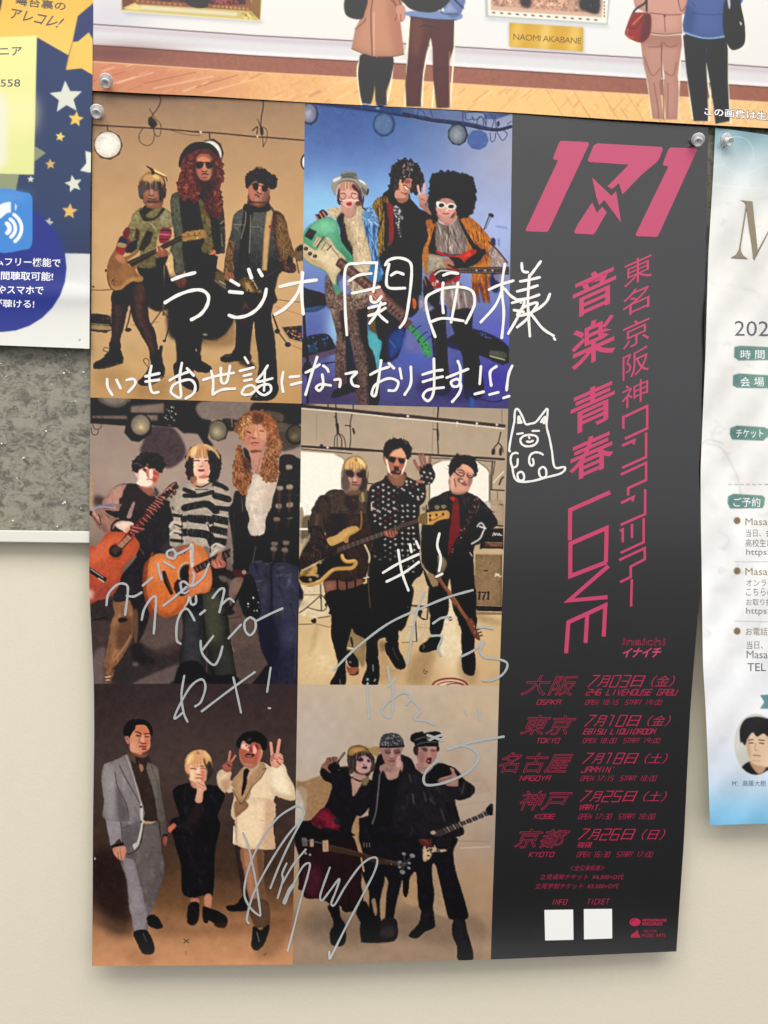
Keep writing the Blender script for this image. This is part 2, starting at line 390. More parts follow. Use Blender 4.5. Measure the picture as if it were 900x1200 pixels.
    for x,y,r in ((330,392,0),(545,418,-4)):
        ell(x,y,92,66,(236,230,214),rot=r,b=.25,v=0,n=0); ell(x,y+2,66,44,(40,38,40),rot=r,b=.25,v=0,n=0)
    S([215,330,275,320,270,400,225,400],(240,240,220),1,.3); line([410,380,450,410,470,390],1.4,(240,228,208),b=.25)
def heads3():
    frame(152,532,48)
    S([190,420,240,340,500,340,660,430,640,560,560,680,440,720,280,720,190,660,210,560],(214,140,120),1,.35)
    S([200,430,240,350,330,390,390,460,390,540,500,600,490,680,420,715,260,710,150,650,210,560],(254,232,210),1,.5); S([120,430,170,430,190,510,150,500],(240,190,170),.9,.3)
    S([440,360,510,350,520,440,500,560,420,540,440,440],(250,226,200),.95,.45); S([520,380,640,420,640,500,560,640,510,560,540,480],(176,84,72),.9,.5); S([560,420,630,440,620,520,560,520],(206,124,108),.8,.4)
    S([300,330,350,320,380,360,370,400,310,370],(110,56,56),.9,.35); line([400,400,380,460,430,520,420,470],.8,(190,110,100),b=.35); line([380,575,440,555,510,580,560,590],1.2,(196,96,88),b=.35); line([400,610,470,612],.9,(236,180,160),b=.4); line([330,390,380,420,390,470],.7,(150,70,66),b=.3); line([545,370,545,440,600,450,640,450],.7,(130,60,54),b=.3)
    S([260,730,400,760,480,740,520,800,460,900,380,860],(170,104,90),.9,.5)
    m = S([50,210,150,110,240,30,400,-10,560,0,700,80,760,200,780,280,700,400,640,400,560,330,500,330,440,340,380,290,300,330,240,320,180,400,60,380,80,280],(46,44,44),1,.35,rg=.6); strands(m,[(30,28,32),(84,80,76)],50,60,5,1.2,wob=50,curl=25,al=.5); line([380,260,395,235,420,250],1.2,(190,130,130),b=.4,al=.8); line([90,230,170,210,260,270],.8,(130,110,104),b=.4)
    frame(216,518,48)
    S([200,360,300,300,540,330,580,560,560,700,480,780,380,800,280,760,210,680],(242,200,174),1,.35); S([210,420,270,430,260,640,220,640],(252,224,180),.8,.6); S([440,460,540,440,560,620,500,740,380,790,440,660],(232,160,132),.7,.8)
    S([300,790,540,790,530,905,300,905],(250,214,186),1,.5); S([320,760,520,740,540,800,360,810],(190,104,84),.8,.6)
    line([220,425,280,412,340,420],1.3,(66,42,44),b=.3); line([455,422,500,415,550,425],1.2,(80,50,48),b=.3); line([270,352,330,355],.9,(96,60,56),b=.4); line([440,350,500,352],.9,(96,60,56),b=.4)
    line([345,545,375,540,410,550],1.2,(150,84,72),b=.35); S([395,440,430,440,440,520,400,530],(206,142,122),.7,.5); S([300,630,350,598,380,606,420,600,460,640,400,668,350,664],(172,76,82),1,.35); line([310,632,380,628,450,640],.7,(110,40,50),b=.25)
    S([130,330,150,300,210,370,200,560,220,740,280,820,230,905,150,905,110,700,60,600,70,460],(66,48,50),1,.5,rg=.6); S([150,780,260,780,280,905,160,905],(206,140,104),.7,.8)
    m = S([540,200,640,180,740,260,800,400,790,560,740,640,760,720,700,860,560,905,540,800,590,680,560,560,545,400,520,300],(48,46,48),1,.5,rg=.8); strands(m,[(84,66,64),(30,28,30)],26,95,9,1,wob=14,al=.6)
    m = S([140,260,170,130,300,60,440,50,560,90,700,180,780,320,770,380,690,270,600,190,540,220,530,340,480,350,440,330,380,350,320,340,260,370,200,350,160,360],(206,162,116),1,.5)
    S([150,260,180,150,300,90,300,200,220,300,160,340],(246,210,150),.9,.9); S([300,120,500,110,520,240,400,260,300,230],(214,160,110),.8,.8)
    for l in ([300,180,280,350],[360,160,370,350],[420,170,440,350],[480,160,500,360],[340,200,330,330]): line(l,.9,(168,108,82),b=.4,al=.7)
    for l in ([250,170,220,340],[390,180,400,340],[450,70,560,120,640,200]): line(l,.9,(248,214,166),b=.4,al=.8)
    line([520,180,560,420,590,560],1.6,(60,44,44),b=.5)
    frame(272,480,56)
    S([240,430,300,280,560,280,660,420,650,560,580,720,480,790,370,780,270,680],(204,142,116),1,.35); S([400,280,540,290,640,440,640,560,540,560,480,440],(222,164,132),.8,.8); S([250,480,340,520,340,640,280,660],(196,122,104),.7,.6)
    S([350,800,530,800,520,905,360,905],(206,146,126),1,.5); S([370,770,520,770,560,800,360,820],(104,66,50),.8,.6)
    line([280,420,320,430,350,445],1.4,(64,42,40),b=.35); line([530,410,570,405,600,420],1.3,(110,72,54),b=.4); line([380,530,410,550,450,535],1.3,(120,66,54),b=.35); S([430,420,470,420,480,520,430,525],(236,178,142),.8,.5); line([360,640,420,628,510,636],1.2,(130,62,56),b=.3); line([375,665,430,680,480,660],1.4,(196,106,96),b=.4); line([330,560,350,520],1.2,(150,90,78),b=.5,al=.7)
    m = S([170,280,230,160,330,80,400,60,380,260,300,330,260,420,250,520,200,620,150,560,130,400],(166,108,70),1,.6,rg=.9); strands(m,[(226,172,116),(110,64,42),(240,200,150)],70,120,6,1,wob=30,curl=25,al=.6)
    m = S([390,60,480,30,640,70,760,160,820,280,860,420,820,560,760,560,700,640,640,700,650,560,660,440,600,330,540,280,440,280,400,260,380,140],(140,88,60),1,.6,rg=1.); strands(m,[(214,140,92),(96,54,38),(190,116,76),(232,170,124)],110,70,7,1,wob=40,curl=28,al=.6); S([400,60,520,60,600,150,560,250,440,260,400,200],(84,60,52),.75,1.2)
    for l in ([440,270,430,360,400,480],[500,270,480,400,520,500],[560,260,590,340,610,430],[380,260,300,340,250,480]): line(l,1.,(196,130,92),b=.4,al=.75)
def heads4():
    frame(394,530,44)
    m = S([130,660,140,400,220,220,350,110,500,90,640,170,740,330,790,520,750,640,700,905,560,905,160,905],(150,124,98),1,.35,rg=.3)
    S([300,560,360,480,560,480,630,600,590,760,500,850,400,850,330,780],(172,128,114),1,.5); S([130,520,220,420,300,420,300,620,340,800,300,905,170,905],(104,86,82),.95,.8); S([580,420,700,420,750,620,710,905,540,905,620,700],(62,54,56),.95,.8)
    S([300,600,360,600,370,720,330,700],(206,164,146),.7,.5); S([540,620,600,620,590,720,540,760],(196,130,110),.7,.5); S([430,600,480,600,500,700,420,700],(226,172,154),.9,.5); line([400,725,450,735,500,725],1.3,(96,48,44),b=.35); line([390,790,450,785,550,795],1.4,(92,46,48),b=.4); line([400,765,460,760,530,770],1,(206,150,140),b=.4,al=.8)
    S([250,460,380,440,440,480,420,600,320,600,260,560],(56,44,48),.9,.6); S([500,490,620,500,640,600,540,610,500,560],(50,40,46),.9,.6)
    S([230,260,350,150,460,120,600,160,700,300,690,400,640,380,600,430,540,370,480,460,430,480,400,380,320,400,260,420,220,400],(226,180,116),1,.7); S([500,150,620,190,710,330,640,330,540,240],(250,222,150),.9,.8)
    for l in ([340,260,320,400],[400,250,410,480],[460,280,470,470],[540,260,580,420],[620,300,640,420]): line(l,1,(150,108,76),b=.4,al=.7)
    S([455,150,490,150,510,230,470,220],(130,94,56),.8,.5); line([170,300,150,600],1,(190,170,130),b=.5,al=.7); line([760,400,740,620],1,(220,190,130),b=.5,al=.8)
    frame(446,512,44)
    S([130,500,250,330,600,300,650,540,600,720,540,860,260,880,200,760],(176,116,92),1,.35); S([260,420,360,330,500,280,590,400,600,500,420,490,260,470],(232,176,138),1,.6)
    S([80,490,150,490,150,640,110,640],(190,128,98),1,.4); line([150,560,180,700,220,860],2.,(252,240,214),b=.4); line([630,560,590,700,520,880],2.,(252,236,206),b=.4)
    S([190,500,290,480,390,520,370,600,300,630,220,590],(44,38,38),.95,.5); S([430,530,540,520,600,580,560,650,490,650,440,600],(46,38,38),.95,.5); S([370,560,430,560,450,700,340,710],(206,138,106),.95,.5); S([220,620,300,650,290,720,230,700],(190,110,96),.8,.5); S([480,660,570,660,550,740,470,720],(176,102,80),.8,.5)
    S([320,710,440,720,450,800,500,830,480,900,280,900,260,840,330,800],(66,44,46),.9,.6); line([390,845,460,850],1.4,(176,120,116),b=.4); line([300,780,310,740],1.4,(190,120,104),b=.5)
    S([80,320,110,200,200,90,330,55,430,90,470,110,560,80,620,100,700,180,740,320,710,480,650,560,630,470,560,340,510,230,440,290,340,310,280,370,220,450,160,540,110,460],(44,41,45),1,.35,rg=.5); line([540,90,620,80,690,140],.8,(130,100,80),b=.3); line([590,150,650,160],.9,(170,130,110),b=.4,al=.7)
    frame(522,532,44)
    S([120,540,260,380,460,260,660,400,660,620,600,800,500,905,180,905,130,740],(210,156,132),1,.35); S([430,260,560,290,690,440,560,440,430,400],(238,176,146),.9,.7); S([150,560,220,520,220,700,200,860,140,820],(232,186,160),.8,.6)
    S([290,600,350,580,420,600,430,680,330,680],(110,76,66),.8,.6); S([470,520,520,520,520,620,430,620],(226,160,136),1,.45); S([340,640,400,620,460,650,530,740,470,770,380,700],(112,72,68),.95,.4); S([350,640,400,630,450,660,420,690,370,670],(226,200,188),1,.3); line([420,690,500,740],1.2,(190,120,110),b=.35); S([300,760,440,800,480,850,330,860,260,800],(226,164,140),.8,.6); S([560,600,650,560,640,700,560,800],(150,110,98),.8,.7); line([220,600,240,720,260,790],1.3,(140,84,74),b=.5)
    line([230,440,300,500,380,545,430,530,470,470],1.1,(66,46,44),b=.3); line([300,400,380,390,460,430],1.1,(80,50,48),b=.3); line([540,470,530,540,580,575,650,570,680,500],1.1,(66,50,48),b=.3); line([330,450,400,460,450,470],1,(90,52,50),b=.3); line([560,520,620,530],1.,(74,48,48),b=.3)
    S([100,330,180,200,300,90,500,40,620,110,730,180,770,330,770,440,700,560,690,430,640,340,520,260,420,250,320,330,240,420,180,480,120,560,90,450],(46,44,48),1,.35,rg=.4)
def heads5():
    frame(145,848,40)
    S([170,360,220,240,330,60,560,50,680,200,710,430,690,640,600,760,470,800,330,780,200,740,170,560],(214,146,114),1,.3); S([320,90,560,60,640,180,640,270,500,290,360,230],(206,120,80),.85,.8); S([180,560,300,480,330,640,420,740,300,760,190,700],(222,162,130),.8,.8)
    S([560,420,680,420,690,560,600,620,560,520],(200,112,84),.7,.7); S([40,350,110,330,160,400,150,540,100,500],(190,130,118),1,.4); line([80,380,120,440],1.2,(120,60,52),b=.5)
    line([320,225,400,245,470,285],1.6,(74,34,34),b=.4); line([560,290,620,270,690,278],1.6,(96,42,26),b=.4); line([340,320,390,325,460,340],1.4,(66,32,28),b=.35); S([355,315,395,315,395,355,360,350],(54,22,20),.9,.3); line([570,350,620,355,680,358],1.5,(96,34,32),b=.35); S([490,340,530,340,550,480,460,500],(232,164,130),.85,.5)
    S([400,380,440,380,450,500,390,560],(160,94,74),.55,.6); line([460,515,520,540,590,530],1.5,(110,54,38),b=.35); line([420,615,500,605,600,615],1.6,(120,48,44),b=.35); S([490,640,600,635,600,670,500,690],(176,84,78),.9,.4); line([500,690,560,690,600,680],1.2,(110,26,26),b=.35); S([480,780,640,720,690,640,680,760,560,820],(84,50,42),.8,.7)
    S([40,330,20,200,90,60,260,-30,500,-60,680,0,760,160,740,300,705,280,680,210,620,90,540,45,400,45,330,70,310,160,230,250,190,330,160,390,120,340,60,340],(30,27,28),1,.35)
    frame(212,875,40)
    S([180,480,300,420,640,460,700,600,660,905,260,905,220,700],(240,190,156),1,.35); S([270,640,350,650,350,860,280,880],(252,214,176),.8,.7); S([530,640,640,640,640,905,540,905,560,760],(206,120,90),.8,.7)
    line([270,590,340,585,410,600],1.3,(110,60,54),b=.35); line([530,520,600,520],1.6,(110,60,48),b=.5); line([540,590,600,570,650,600],1.2,(130,66,56),b=.35); S([440,600,490,600,490,720,430,730],(252,214,182),.9,.5); line([430,740,500,745,545,765],1.2,(150,80,66),b=.4); line([400,840,480,835,560,845],1.3,(160,84,78),b=.4); line([340,525,400,535,480,520],1,(160,100,84),b=.5,al=.7)
    S([640,420,720,400,800,420,840,560,800,800,680,905,690,660],(54,47,45),.9,.8); S([140,700,200,640,240,780,220,860,160,800],(64,50,44),.8,.7)
    m = S([140,440,180,280,300,150,440,100,600,110,720,200,790,330,800,430,740,330,700,460,640,500,600,420,560,500,500,480,440,500,380,480,330,520,270,480,230,560,210,740,150,680,130,560],(222,168,118),1,.45)
    S([170,440,200,300,320,200,330,320,240,460],(252,214,150),.9,.9); S([600,140,700,200,770,320,640,260],(240,200,150),.8,.8); S([420,150,460,130,500,200,440,210],(150,96,60),.7,.6)
    for l in ([300,300,260,480],[380,280,370,480],[450,300,440,500],[520,290,530,480],[610,320,640,500]): line(l,.8,(190,130,92),b=.4,al=.6)
    line([620,340,650,460,690,560],1.8,(92,60,44),b=.6)
    frame(272,855,40)
    S([210,480,280,330,740,350,760,560,720,760,600,905,330,880,250,760,210,620],(176,98,76),1,.35); S([230,480,290,320,380,360,470,430,450,590,380,540,300,520],(246,190,170),1,.5); S([570,420,640,400,660,560,620,660,550,590],(250,178,160),1,.45); S([690,560,760,560,740,800,660,860],(200,116,104),.8,.7)
    S([450,470,540,470,550,590,470,600],(150,66,48),.9,.5); S([350,680,420,640,520,650,600,660,560,720,460,740,380,730],(50,26,30),1,.4); line([400,700,460,710,510,700],1.3,(190,150,150),b=.4); S([340,760,560,770,580,860,400,860],(186,108,84),.7,.8); S([370,410,400,410,400,450,370,450],(70,34,34),.9,.3); line([290,370,340,360,430,400,440,480,400,500],.7,(120,70,66),b=.3); S([590,400,660,390,700,440,690,560,650,500,600,440],(110,46,34),.85,.45)
    S([110,360,240,180,420,80,600,50,780,120,890,260,905,500,820,560,760,430,700,370,560,350,480,400,400,380,340,320,290,310,240,400,220,500,150,460],(28,25,28),1,.4,rg=.3); S([400,280,480,230,520,250,440,310],(92,84,84),.7,.5)
def heads6():
    frame(404,872,40)
    m = S([90,560,80,300,100,180,180,80,330,45,480,60,620,150,700,260,800,400,790,600,700,760,600,860,300,760,240,700],(60,50,46),1,.35,rg=.3)
    S([330,440,420,330,620,340,700,480,700,620,640,740,540,790,420,770,310,690,320,560],(186,148,144),1,.4); S([320,620,420,520,460,620,400,740],(200,156,140),.8,.7); S([620,480,690,520,660,640,620,620],(206,170,160),.7,.6)
    S([340,400,440,360,500,400,500,450,420,470,350,450],(56,34,46),.95,.4); S([590,430,660,420,680,480,620,490],(64,40,52),.95,.4); S([510,400,560,390,560,540,520,560,530,480],(206,170,166),.8,.5); line([500,550,545,565],1.2,(130,88,84),b=.4); S([450,632,520,596,550,604,585,596,600,640,560,664,510,656],(58,14,20),1,.3)
    S([250,760,360,760,520,800,540,905,240,905],(176,140,132),1,.5); line([290,740,400,790,520,805,620,780],1.3,(70,44,38),b=.5)
    S([110,300,110,190,190,90,330,60,480,80,600,160,660,250,600,240,540,190,440,200,340,240,220,300],(168,130,76),.95,.8); S([240,160,400,120,500,160,380,200,260,230],(200,150,90),.85,.8)
    for l in ([300,240,260,430],[360,220,340,400],[430,220,420,360],[560,200,600,340],[610,230,660,400]): line(l,1,(52,38,42),b=.4,al=.8)
    for l in ([330,240,310,400],[470,210,470,350],[520,200,560,360]): line(l,.9,(170,138,100),b=.4,al=.75)
    for l in ([130,360,110,560],[240,420,230,640],[740,420,760,620],[700,560,680,720]): line(l,1.1,(104,92,78),b=.5,al=.6)
    frame(438,858,40)
    S([180,420,740,400,740,540,680,700,600,840,480,890,360,860,280,700,200,560],(158,118,110),1,.35); S([260,420,600,410,580,460,300,470],(180,144,138),.8,.6); S([290,460,440,450,460,560,360,580,300,530],(110,78,76),.85,.6); S([540,470,700,460,700,570,600,590,540,530],(100,72,76),.85,.6); S([470,460,520,460,530,680,440,690],(186,140,132),.9,.6); line([320,540,380,562,450,550],1.1,(66,46,50),b=.4); line([560,555,620,565,680,540],1.1,(60,44,52),b=.4); line([430,690,480,705,530,690],1.1,(104,66,62),b=.4); S([400,750,560,745,560,790,420,800],(120,72,70),.9,.5); S([580,600,700,600,640,760],(176,112,104),.6,.7); S([620,680,710,640,720,905,600,905],(206,168,156),.8,.6)
    S([190,410,185,300,230,140,340,60,500,40,660,90,760,180,790,300,780,390,500,410],(62,59,62),1,.3); speck(S([200,360,260,130,480,60,740,160,770,340,500,370],(62,59,62),.05),[(168,164,164),(34,32,36),(120,116,116)],120,.75); line([200,395,400,405,620,395,800,372],2,(34,32,36),b=.35)
    frame(480,858,40)
    S([200,400,720,390,720,560,690,700,620,860,520,905,320,900,220,760,190,560],(166,122,112),1,.35); S([460,390,720,390,700,450,480,470],(176,146,134),.8,.6); S([240,560,360,540,400,760,300,800],(150,104,100),.8,.8); S([330,420,460,430,470,510,400,520,340,480],(70,52,60),.85,.6); S([570,470,680,470,680,520,600,525],(100,58,62),.85,.5); S([480,500,540,500,560,660,480,680],(184,140,124),.9,.6); line([480,690,530,700,570,690],1.4,(96,66,60),b=.4); S([450,740,500,700,570,690,590,740,570,820,510,840,460,800],(70,28,38),1,.4); S([475,760,510,745,540,780,500,795],(206,130,136),.95,.35); S([580,560,700,560,640,720],(176,118,104),.6,.8); S([400,800,460,860,560,870,620,830,600,900,420,905],(190,150,132),.6,.7)
    S([110,500,160,400,240,400,210,640],(54,40,36),1,.5); S([720,400,770,400,790,460,750,520,720,500],(38,30,32),1,.4)
    S([30,190,60,120,200,50,350,20,380,50,600,30,780,30,850,100,850,170,780,200,760,300,770,370,700,385,400,385,230,400,160,380,140,290,60,250],(30,29,33),1,.3); line([160,215,300,160,430,130],1,(110,106,112),b=.3); line([200,340,330,290,560,265,740,270],1.,(96,94,102),b=.3); S([460,130,560,130,570,230,470,240],(120,118,118),.8,.5)
# ---- print 1: warm studio,three players
def print1():
    region([106,106,358,106,358,473,106,473])
    vgrad([(106,(160,132,108)),(135,(172,141,112)),(180,(188,152,115)),(260,(203,165,122)),(345,(206,168,122)),(400,(206,170,124)),(473,(196,154,104))])
    sunglow(290,300,60,80,(226,188,140),.5); sunglow(130,300,30,70,(216,178,132),.5)
    sunglow(240,110,160,22,(148,122,102),.5)
    grain(.012,14)
    frame(105,105)
    # rail,cables,lamps
    line([30,290,300,305,600,322,890,348],1.9,(92,72,62)); line([640,325,760,362,900,378],.9,(120,92,72))
    line([568,35,578,100,545,170,510,215,512,290],1.3,(84,68,60)); line([490,160,530,230,580,290,575,370,545,380,522,330,520,240],1.,(100,80,66))
    line([440,310,405,370,415,430,470,458,515,430,528,360,515,300],1.0,(104,82,66))
    poly([480,235,505,225,545,262,548,295,510,310,480,280],(78,66,62)); poly([500,260,530,300,520,318,500,312],(60,52,52))
    line([148,290,150,340],1.6,(96,74,60))
    ell(152,454,120,120,(100,78,58),b=.3,ns=9); ell(150,450,106,105,(250,240,222),b=.4); ell(140,440,70,70,(255,250,238),b=3,al=.7)
    frame(230,105)
    line([0,345,200,358,480,385,600,392,885,415],1.8,(88,70,60)); line([110,350,112,400],1.5,(88,70,60))
    poly([28,345,40,338,50,350,40,358],(235,215,190)); poly([492,378,505,375,505,392,495,392],(220,200,175))
    line([545,88,545,150,530,230,525,320],1.6,(92,76,64)); line([500,240,520,300,540,370,545,465],.9,(84,68,58)); line([530,300,575,330,575,400,545,468],.9,(96,78,64)); line([460,335,500,305,495,360],1.6,(84,70,64)); poly([520,310,545,320,548,365,525,368],(66,56,54))
    ell(125,520,102,122,(96,78,62),ns=9); ell(112,530,96,112,(248,240,224))
    ell(900,590,52,72,(86,70,56)); ell(902,592,40,60,(250,244,230))
    # back of the room: drum kit,stands
    frame(105,225)
    poly([560,600,640,480,700,520,700,660,560,665],(226,190,140),b=.8); poly([20,795,180,795,180,800,20,800],(120,92,66),al=.6)
    line([20,798,110,800,180,792],.9,(116,90,66)); ell(32,772,10,8,(70,55,48))
    frame(100,280,260)
    poly([315,170,400,150,520,130,590,200,612,290,600,350,560,400,500,420,400,415,340,390,330,250],(52,49,49),b=1.5)
    poly([480,400,600,350,612,425,560,440,470,435],(150,118,82),b=2.4,al=.8)
    ell(500,260,108,152,(46,45,46),rot=-8,b=.7)
    line([615,205,605,330,585,370],1.2,(150,120,84),al=.6)
    ell(486,390,12,5,(150,140,124),b=.5); ell(525,408,16,5,(96,84,70),b=.8)
    poly([250,120,330,110,345,275,255,275],(50,49,50),b=.8)
    line([322,60,318,310],1.9,(74,66,58)); line([322,80,318,300],.7,(172,146,108)); line([318,280,290,320,260,360],1.3,(80,68,58)); line([350,300,345,340,325,412],1.6,(58,50,48))
    line([320,300,345,330],1.2,(80,68,58)); ell(322,415,7,5,(40,36,36))
    poly([515,140,560,136,580,180,560,200],(110,96,74),b=.6); line([520,165,590,215],1.7,(166,150,122)); line([545,172,600,205],.9,(220,204,170)); line([520,165,590,215],.6,(60,54,50))
    # pedals,floor things
    poly([22,308,95,312,104,330,102,375,22,370],(58,50,50)); line([24,345,98,350],1.2,(140,120,96)); poly([22,350,100,355,100,372,22,366],(176,146,104)); speck(poly([24,310,94,314,95,330,24,328],(66,56,54)),[(24,22,24),(120,100,84)],22,.9); ell(82,377,10,6,(40,34,34)); line([22,372,80,379],1.3,(52,44,42))
    line([185,290,178,330,168,360],1.6,(70,58,50)); ell(175,370,13,8,(30,28,30))
    line([190,350,300,338],.7,(150,118,84)); line([762,310,785,375],2.2,(74,66,60)); ell(780,376,11,10,(36,33,34)); line([785,380,815,420],1.6,(96,84,72)); ell(823,430,12,10,(30,28,30))
    m = poly([798,360,880,352,882,420,830,405],(60,58,58),sm=0); speck(m,[(190,80,60),(30,30,32),(170,150,120),(80,70,64)],45,1.1); line([800,362,830,410,880,418],1.0,(172,144,104))
    line([762,245,840,255,880,258],.8,(120,92,68)); line([770,275,882,312],.7,(196,96,62),al=.7); line([826,428,882,450],.8,(190,92,60),al=.8)
    for q in ([40,520,150,500,190,560,60,590],[200,590,330,560,330,640,210,640],[560,500,700,470,690,560,580,540],[370,600,470,590,460,640,380,630],[640,560,700,540,690,600]):
        poly(q,(150,114,76),b=4,al=.42)
    sunglow(160,430,60,14,(222,184,130),.4)
    # ---------- woman with bass (left)
    frame(105,345)
    leg = (66,54,52)
    m = poly([195,-10,330,-10,330,60,298,180,275,290,250,370,255,440,170,440,180,330,178,200,182,100],leg)
    shade(m,[215,0,260,0,240,300,205,380,200,200],(92,74,66),b=2.5,al=.7); shade(m,[180,0,200,0,190,300,175,400],(44,38,40),b=1.5)
    m = poly([330,-20,480,-20,478,100,490,220,530,290,552,400,555,480,500,520,480,440,420,330,360,220,335,120],leg)
    shade(m,[370,0,430,0,430,150,500,350,530,470,500,480,450,330,380,180],(100,78,68),b=2.5,al=.75); shade(m,[335,0,350,0,370,220,480,440,470,470,340,200],(46,40,40),b=1.5,al=.7)
    frame(105,225)
    m = poly([330,715,430,715,485,760,490,860,480,910,330,910,300,910,185,910,190,810,260,770],(62,52,50)); shade(m,[380,740,450,750,450,900,370,900],(100,78,68),b=2.5,al=.7)
    frame(105,345)
    boot = (38,37,39)
    m = poly([165,385,190,430,245,440,270,490,272,552,200,575,110,598,40,602,33,570,60,545,100,528,145,480,162,440],boot); shade(m,[60,560,140,530,180,500,190,520,120,560,60,580],(82,76,74),b=1,al=.5)
    line([160,440,125,435,115,460,150,470,120,500],.7,(60,48,42)); line([40,604,130,600,272,558],1.2,(60,46,40))
    m = poly([560,455,578,418,598,425,590,480,600,560,615,600,605,660,560,680,500,725,430,738,397,722,400,700,440,665,480,600,500,560,490,500,520,500],boot); shade(m,[440,690,500,650,540,590,560,600,520,670,450,715],(84,78,74),b=1.2,al=.45)
    line([485,600,450,560,440,535,460,522,485,540,480,580],.7,(60,48,42)); line([400,726,440,742,520,728,605,668],1.2,(62,48,40))
    frame(105,225)
    poly([390,600,560,600,600,640,600,910,500,910,440,740],(49,48,50),b=.6)
    # jacket
    ol = (128,118,84)
    m = poly([430,130,480,150,560,110,600,130,660,170,682,230,668,290,620,300,560,360,545,440,545,600,430,620,400,600,410,480,300,500,235,455,225,420,280,350,330,250,350,190,400,140],ol,n=.13,nc=3)
    strands(m,[(168,156,112),(94,88,62),(150,140,102)],260,60,7,.9,wob=60,al=.5)
    poly([590,160,650,165,678,230,660,280,600,290,575,230],(150,142,108),b=.8,n=.14,clip=m)
    poly([330,200,400,190,440,240,420,300,330,290],(144,134,96),b=1,n=.12,clip=m)
    poly([380,290,410,320,400,400,368,372],(78,58,50),b=.5,clip=m,sm=0); poly([470,310,520,335,500,410,440,480,400,472,430,390],(66,60,52),b=.5,clip=m,n=.1,sm=0); poly([330,410,392,385,388,460,345,500,290,490,300,440],(54,64,70),b=.5,sm=0)
    poly([405,160,430,150,500,215,560,170,600,130,615,145,545,220,500,235,440,235],(58,54,46),b=.4,al=.85)
    poly([430,140,455,110,510,90,560,110,520,150,470,200,440,180],(44,44,46)); poly([460,190,560,115,585,120,560,180,510,215],(130,122,88),n=.1)
    for k in range(6): line([480+k*9,250+k*9,520+k*6,265+k*9],.7,(190,180,140),al=.7)
    # sleeves striped knit
    m = poly([225,420,250,370,300,350,330,400,300,440,280,510,235,520,210,500,215,460],(150,52,62))
    poly([235,385,250,365,305,385,300,420,240,412],(44,62,84),clip=m); poly([225,415,300,425,285,455,222,440],(166,148,104),clip=m)
    poly([275,330,300,290,330,300,320,360,285,365],(122,44,60)); poly([210,470,280,470,280,500,215,510],(170,58,60),b=.6)
    m = poly([580,310,620,290,660,300,665,360,640,400,600,420,565,400],(150,58,80)); line([575,345,655,350],1.6,(190,110,122)); line([570,385,645,388],1.4,(84,40,62)); line([585,312,660,315],1.8,(58,44,60))
    poly([430,560,540,520,545,600,430,620],(116,106,78),n=.15,b=.5)
    # bass
    m = poly([210,480,170,530,150,600,150,660,145,700,165,770,205,802,260,792,300,760,350,730,400,735,435,722,432,690,395,670,375,630,400,590,395,560,330,600,310,560,350,530,400,490,385,472,340,505,290,530,250,520],(166,120,82),g=((150,106,68),300,500,200,800))
    shade(m,[160,700,200,770,260,760,330,700,420,690,430,720,340,740,260,795,190,800],(196,150,102),b=1.2,al=.7); shade(m,[200,520,260,560,240,650,190,660,160,600],(128,92,70),b=2.5,al=.6)
    line([150,600,145,690,165,770,205,802],1.,(90,62,46),al=.7); ell(135,640,8,12,(44,40,40)); speck(poly([190,700,240,705,215,760,180,750],(150,112,82),al=.4),[(90,66,50)],12,.9)
    poly([300,570,560,455,590,430,745,355,755,390,600,470,350,610],(72,62,56),b=.4,sm=0); line([320,585,560,470,745,372],.6,(120,104,88),al=.8)
    m = poly([745,355,790,325,900,318,905,385,760,402],(176,136,84),sm=0); speck(m,[(110,82,52),(208,172,120)],18,.9)
    for x in (790,830,870,895): line([x,320,x-6,290],1.3,(84,70,52))
    poly([215,515,265,512,290,560,280,588,250,570,215,545],(206,140,104)); shade(None,[0,0,1,1,0,1],(0,0,0)) if 0 else None
    poly([538,460,560,445,600,465,635,485,630,540,570,540,545,510],(150,100,78)); line([545,450,555,485],1.4,(224,168,130)); line([575,452,598,480],1.4,(214,156,118)); line([600,480,630,490],1,(80,56,48))
    poly([550,540,640,520,650,480,630,560,600,600,545,600],(52,48,48),b=.6)
    # head
    frame(105,105)
    m = poly([440,880,590,880,580,960,470,960],(150,104,82))
    face(495,850,58,92,(192,140,110),(112,74,62),mouth=(140,74,66),shadow=.5)
    h = poly([400,780,408,740,440,695,500,672,560,690,605,720,620,790,625,850,600,900,565,900,560,850,540,800,500,790,455,815,440,890,405,860],(140,108,76),rg=.6)
    shade(h,[430,690,560,680,590,720,500,760,420,760],(198,152,92),b=2.2,al=.9); shade(h,[400,780,440,810,440,900,395,900],(62,50,48),b=2,al=.9); shade(h,[560,790,630,780,640,920,560,920],(60,48,46),b=2,al=.9); shade(h,[450,760,560,770,560,800,450,830],(110,78,56),b=1.5,al=.8)
    strands(h,[(196,158,106),(96,70,52),(214,178,122)],60,90,8,.6,wob=12,al=.4)
    line([465,620,510,665,530,690],1.,(96,70,50)); poly([490,640,520,650,535,680,510,695,500,660],(84,66,52)); line([520,650,610,708],1.4,(220,184,128)); line([560,690,620,715,630,745],1.1,(92,70,52))
    # ---------- tall man with red curls
    frame(105,225)
    poly([665,170,660,60,690,10,760,0,905,0,905,420,760,430,775,640,700,670,680,520,655,470,690,380],(78,80,70),n=.08)
    m = poly([730,60,905,20,905,600,780,640,760,500,755,300],(50,49,52))
    poly([665,170,662,80,690,20,725,30,740,180,760,330,760,500,775,640,700,668,682,540,668,480,700,380,690,300],(98,98,84),n=.1,b=.5)
    strands(poly([670,60,730,60,745,300,700,350],(98,98,84),al=.01),[(70,72,64),(124,124,108)],40,85,10,.8,al=.5)
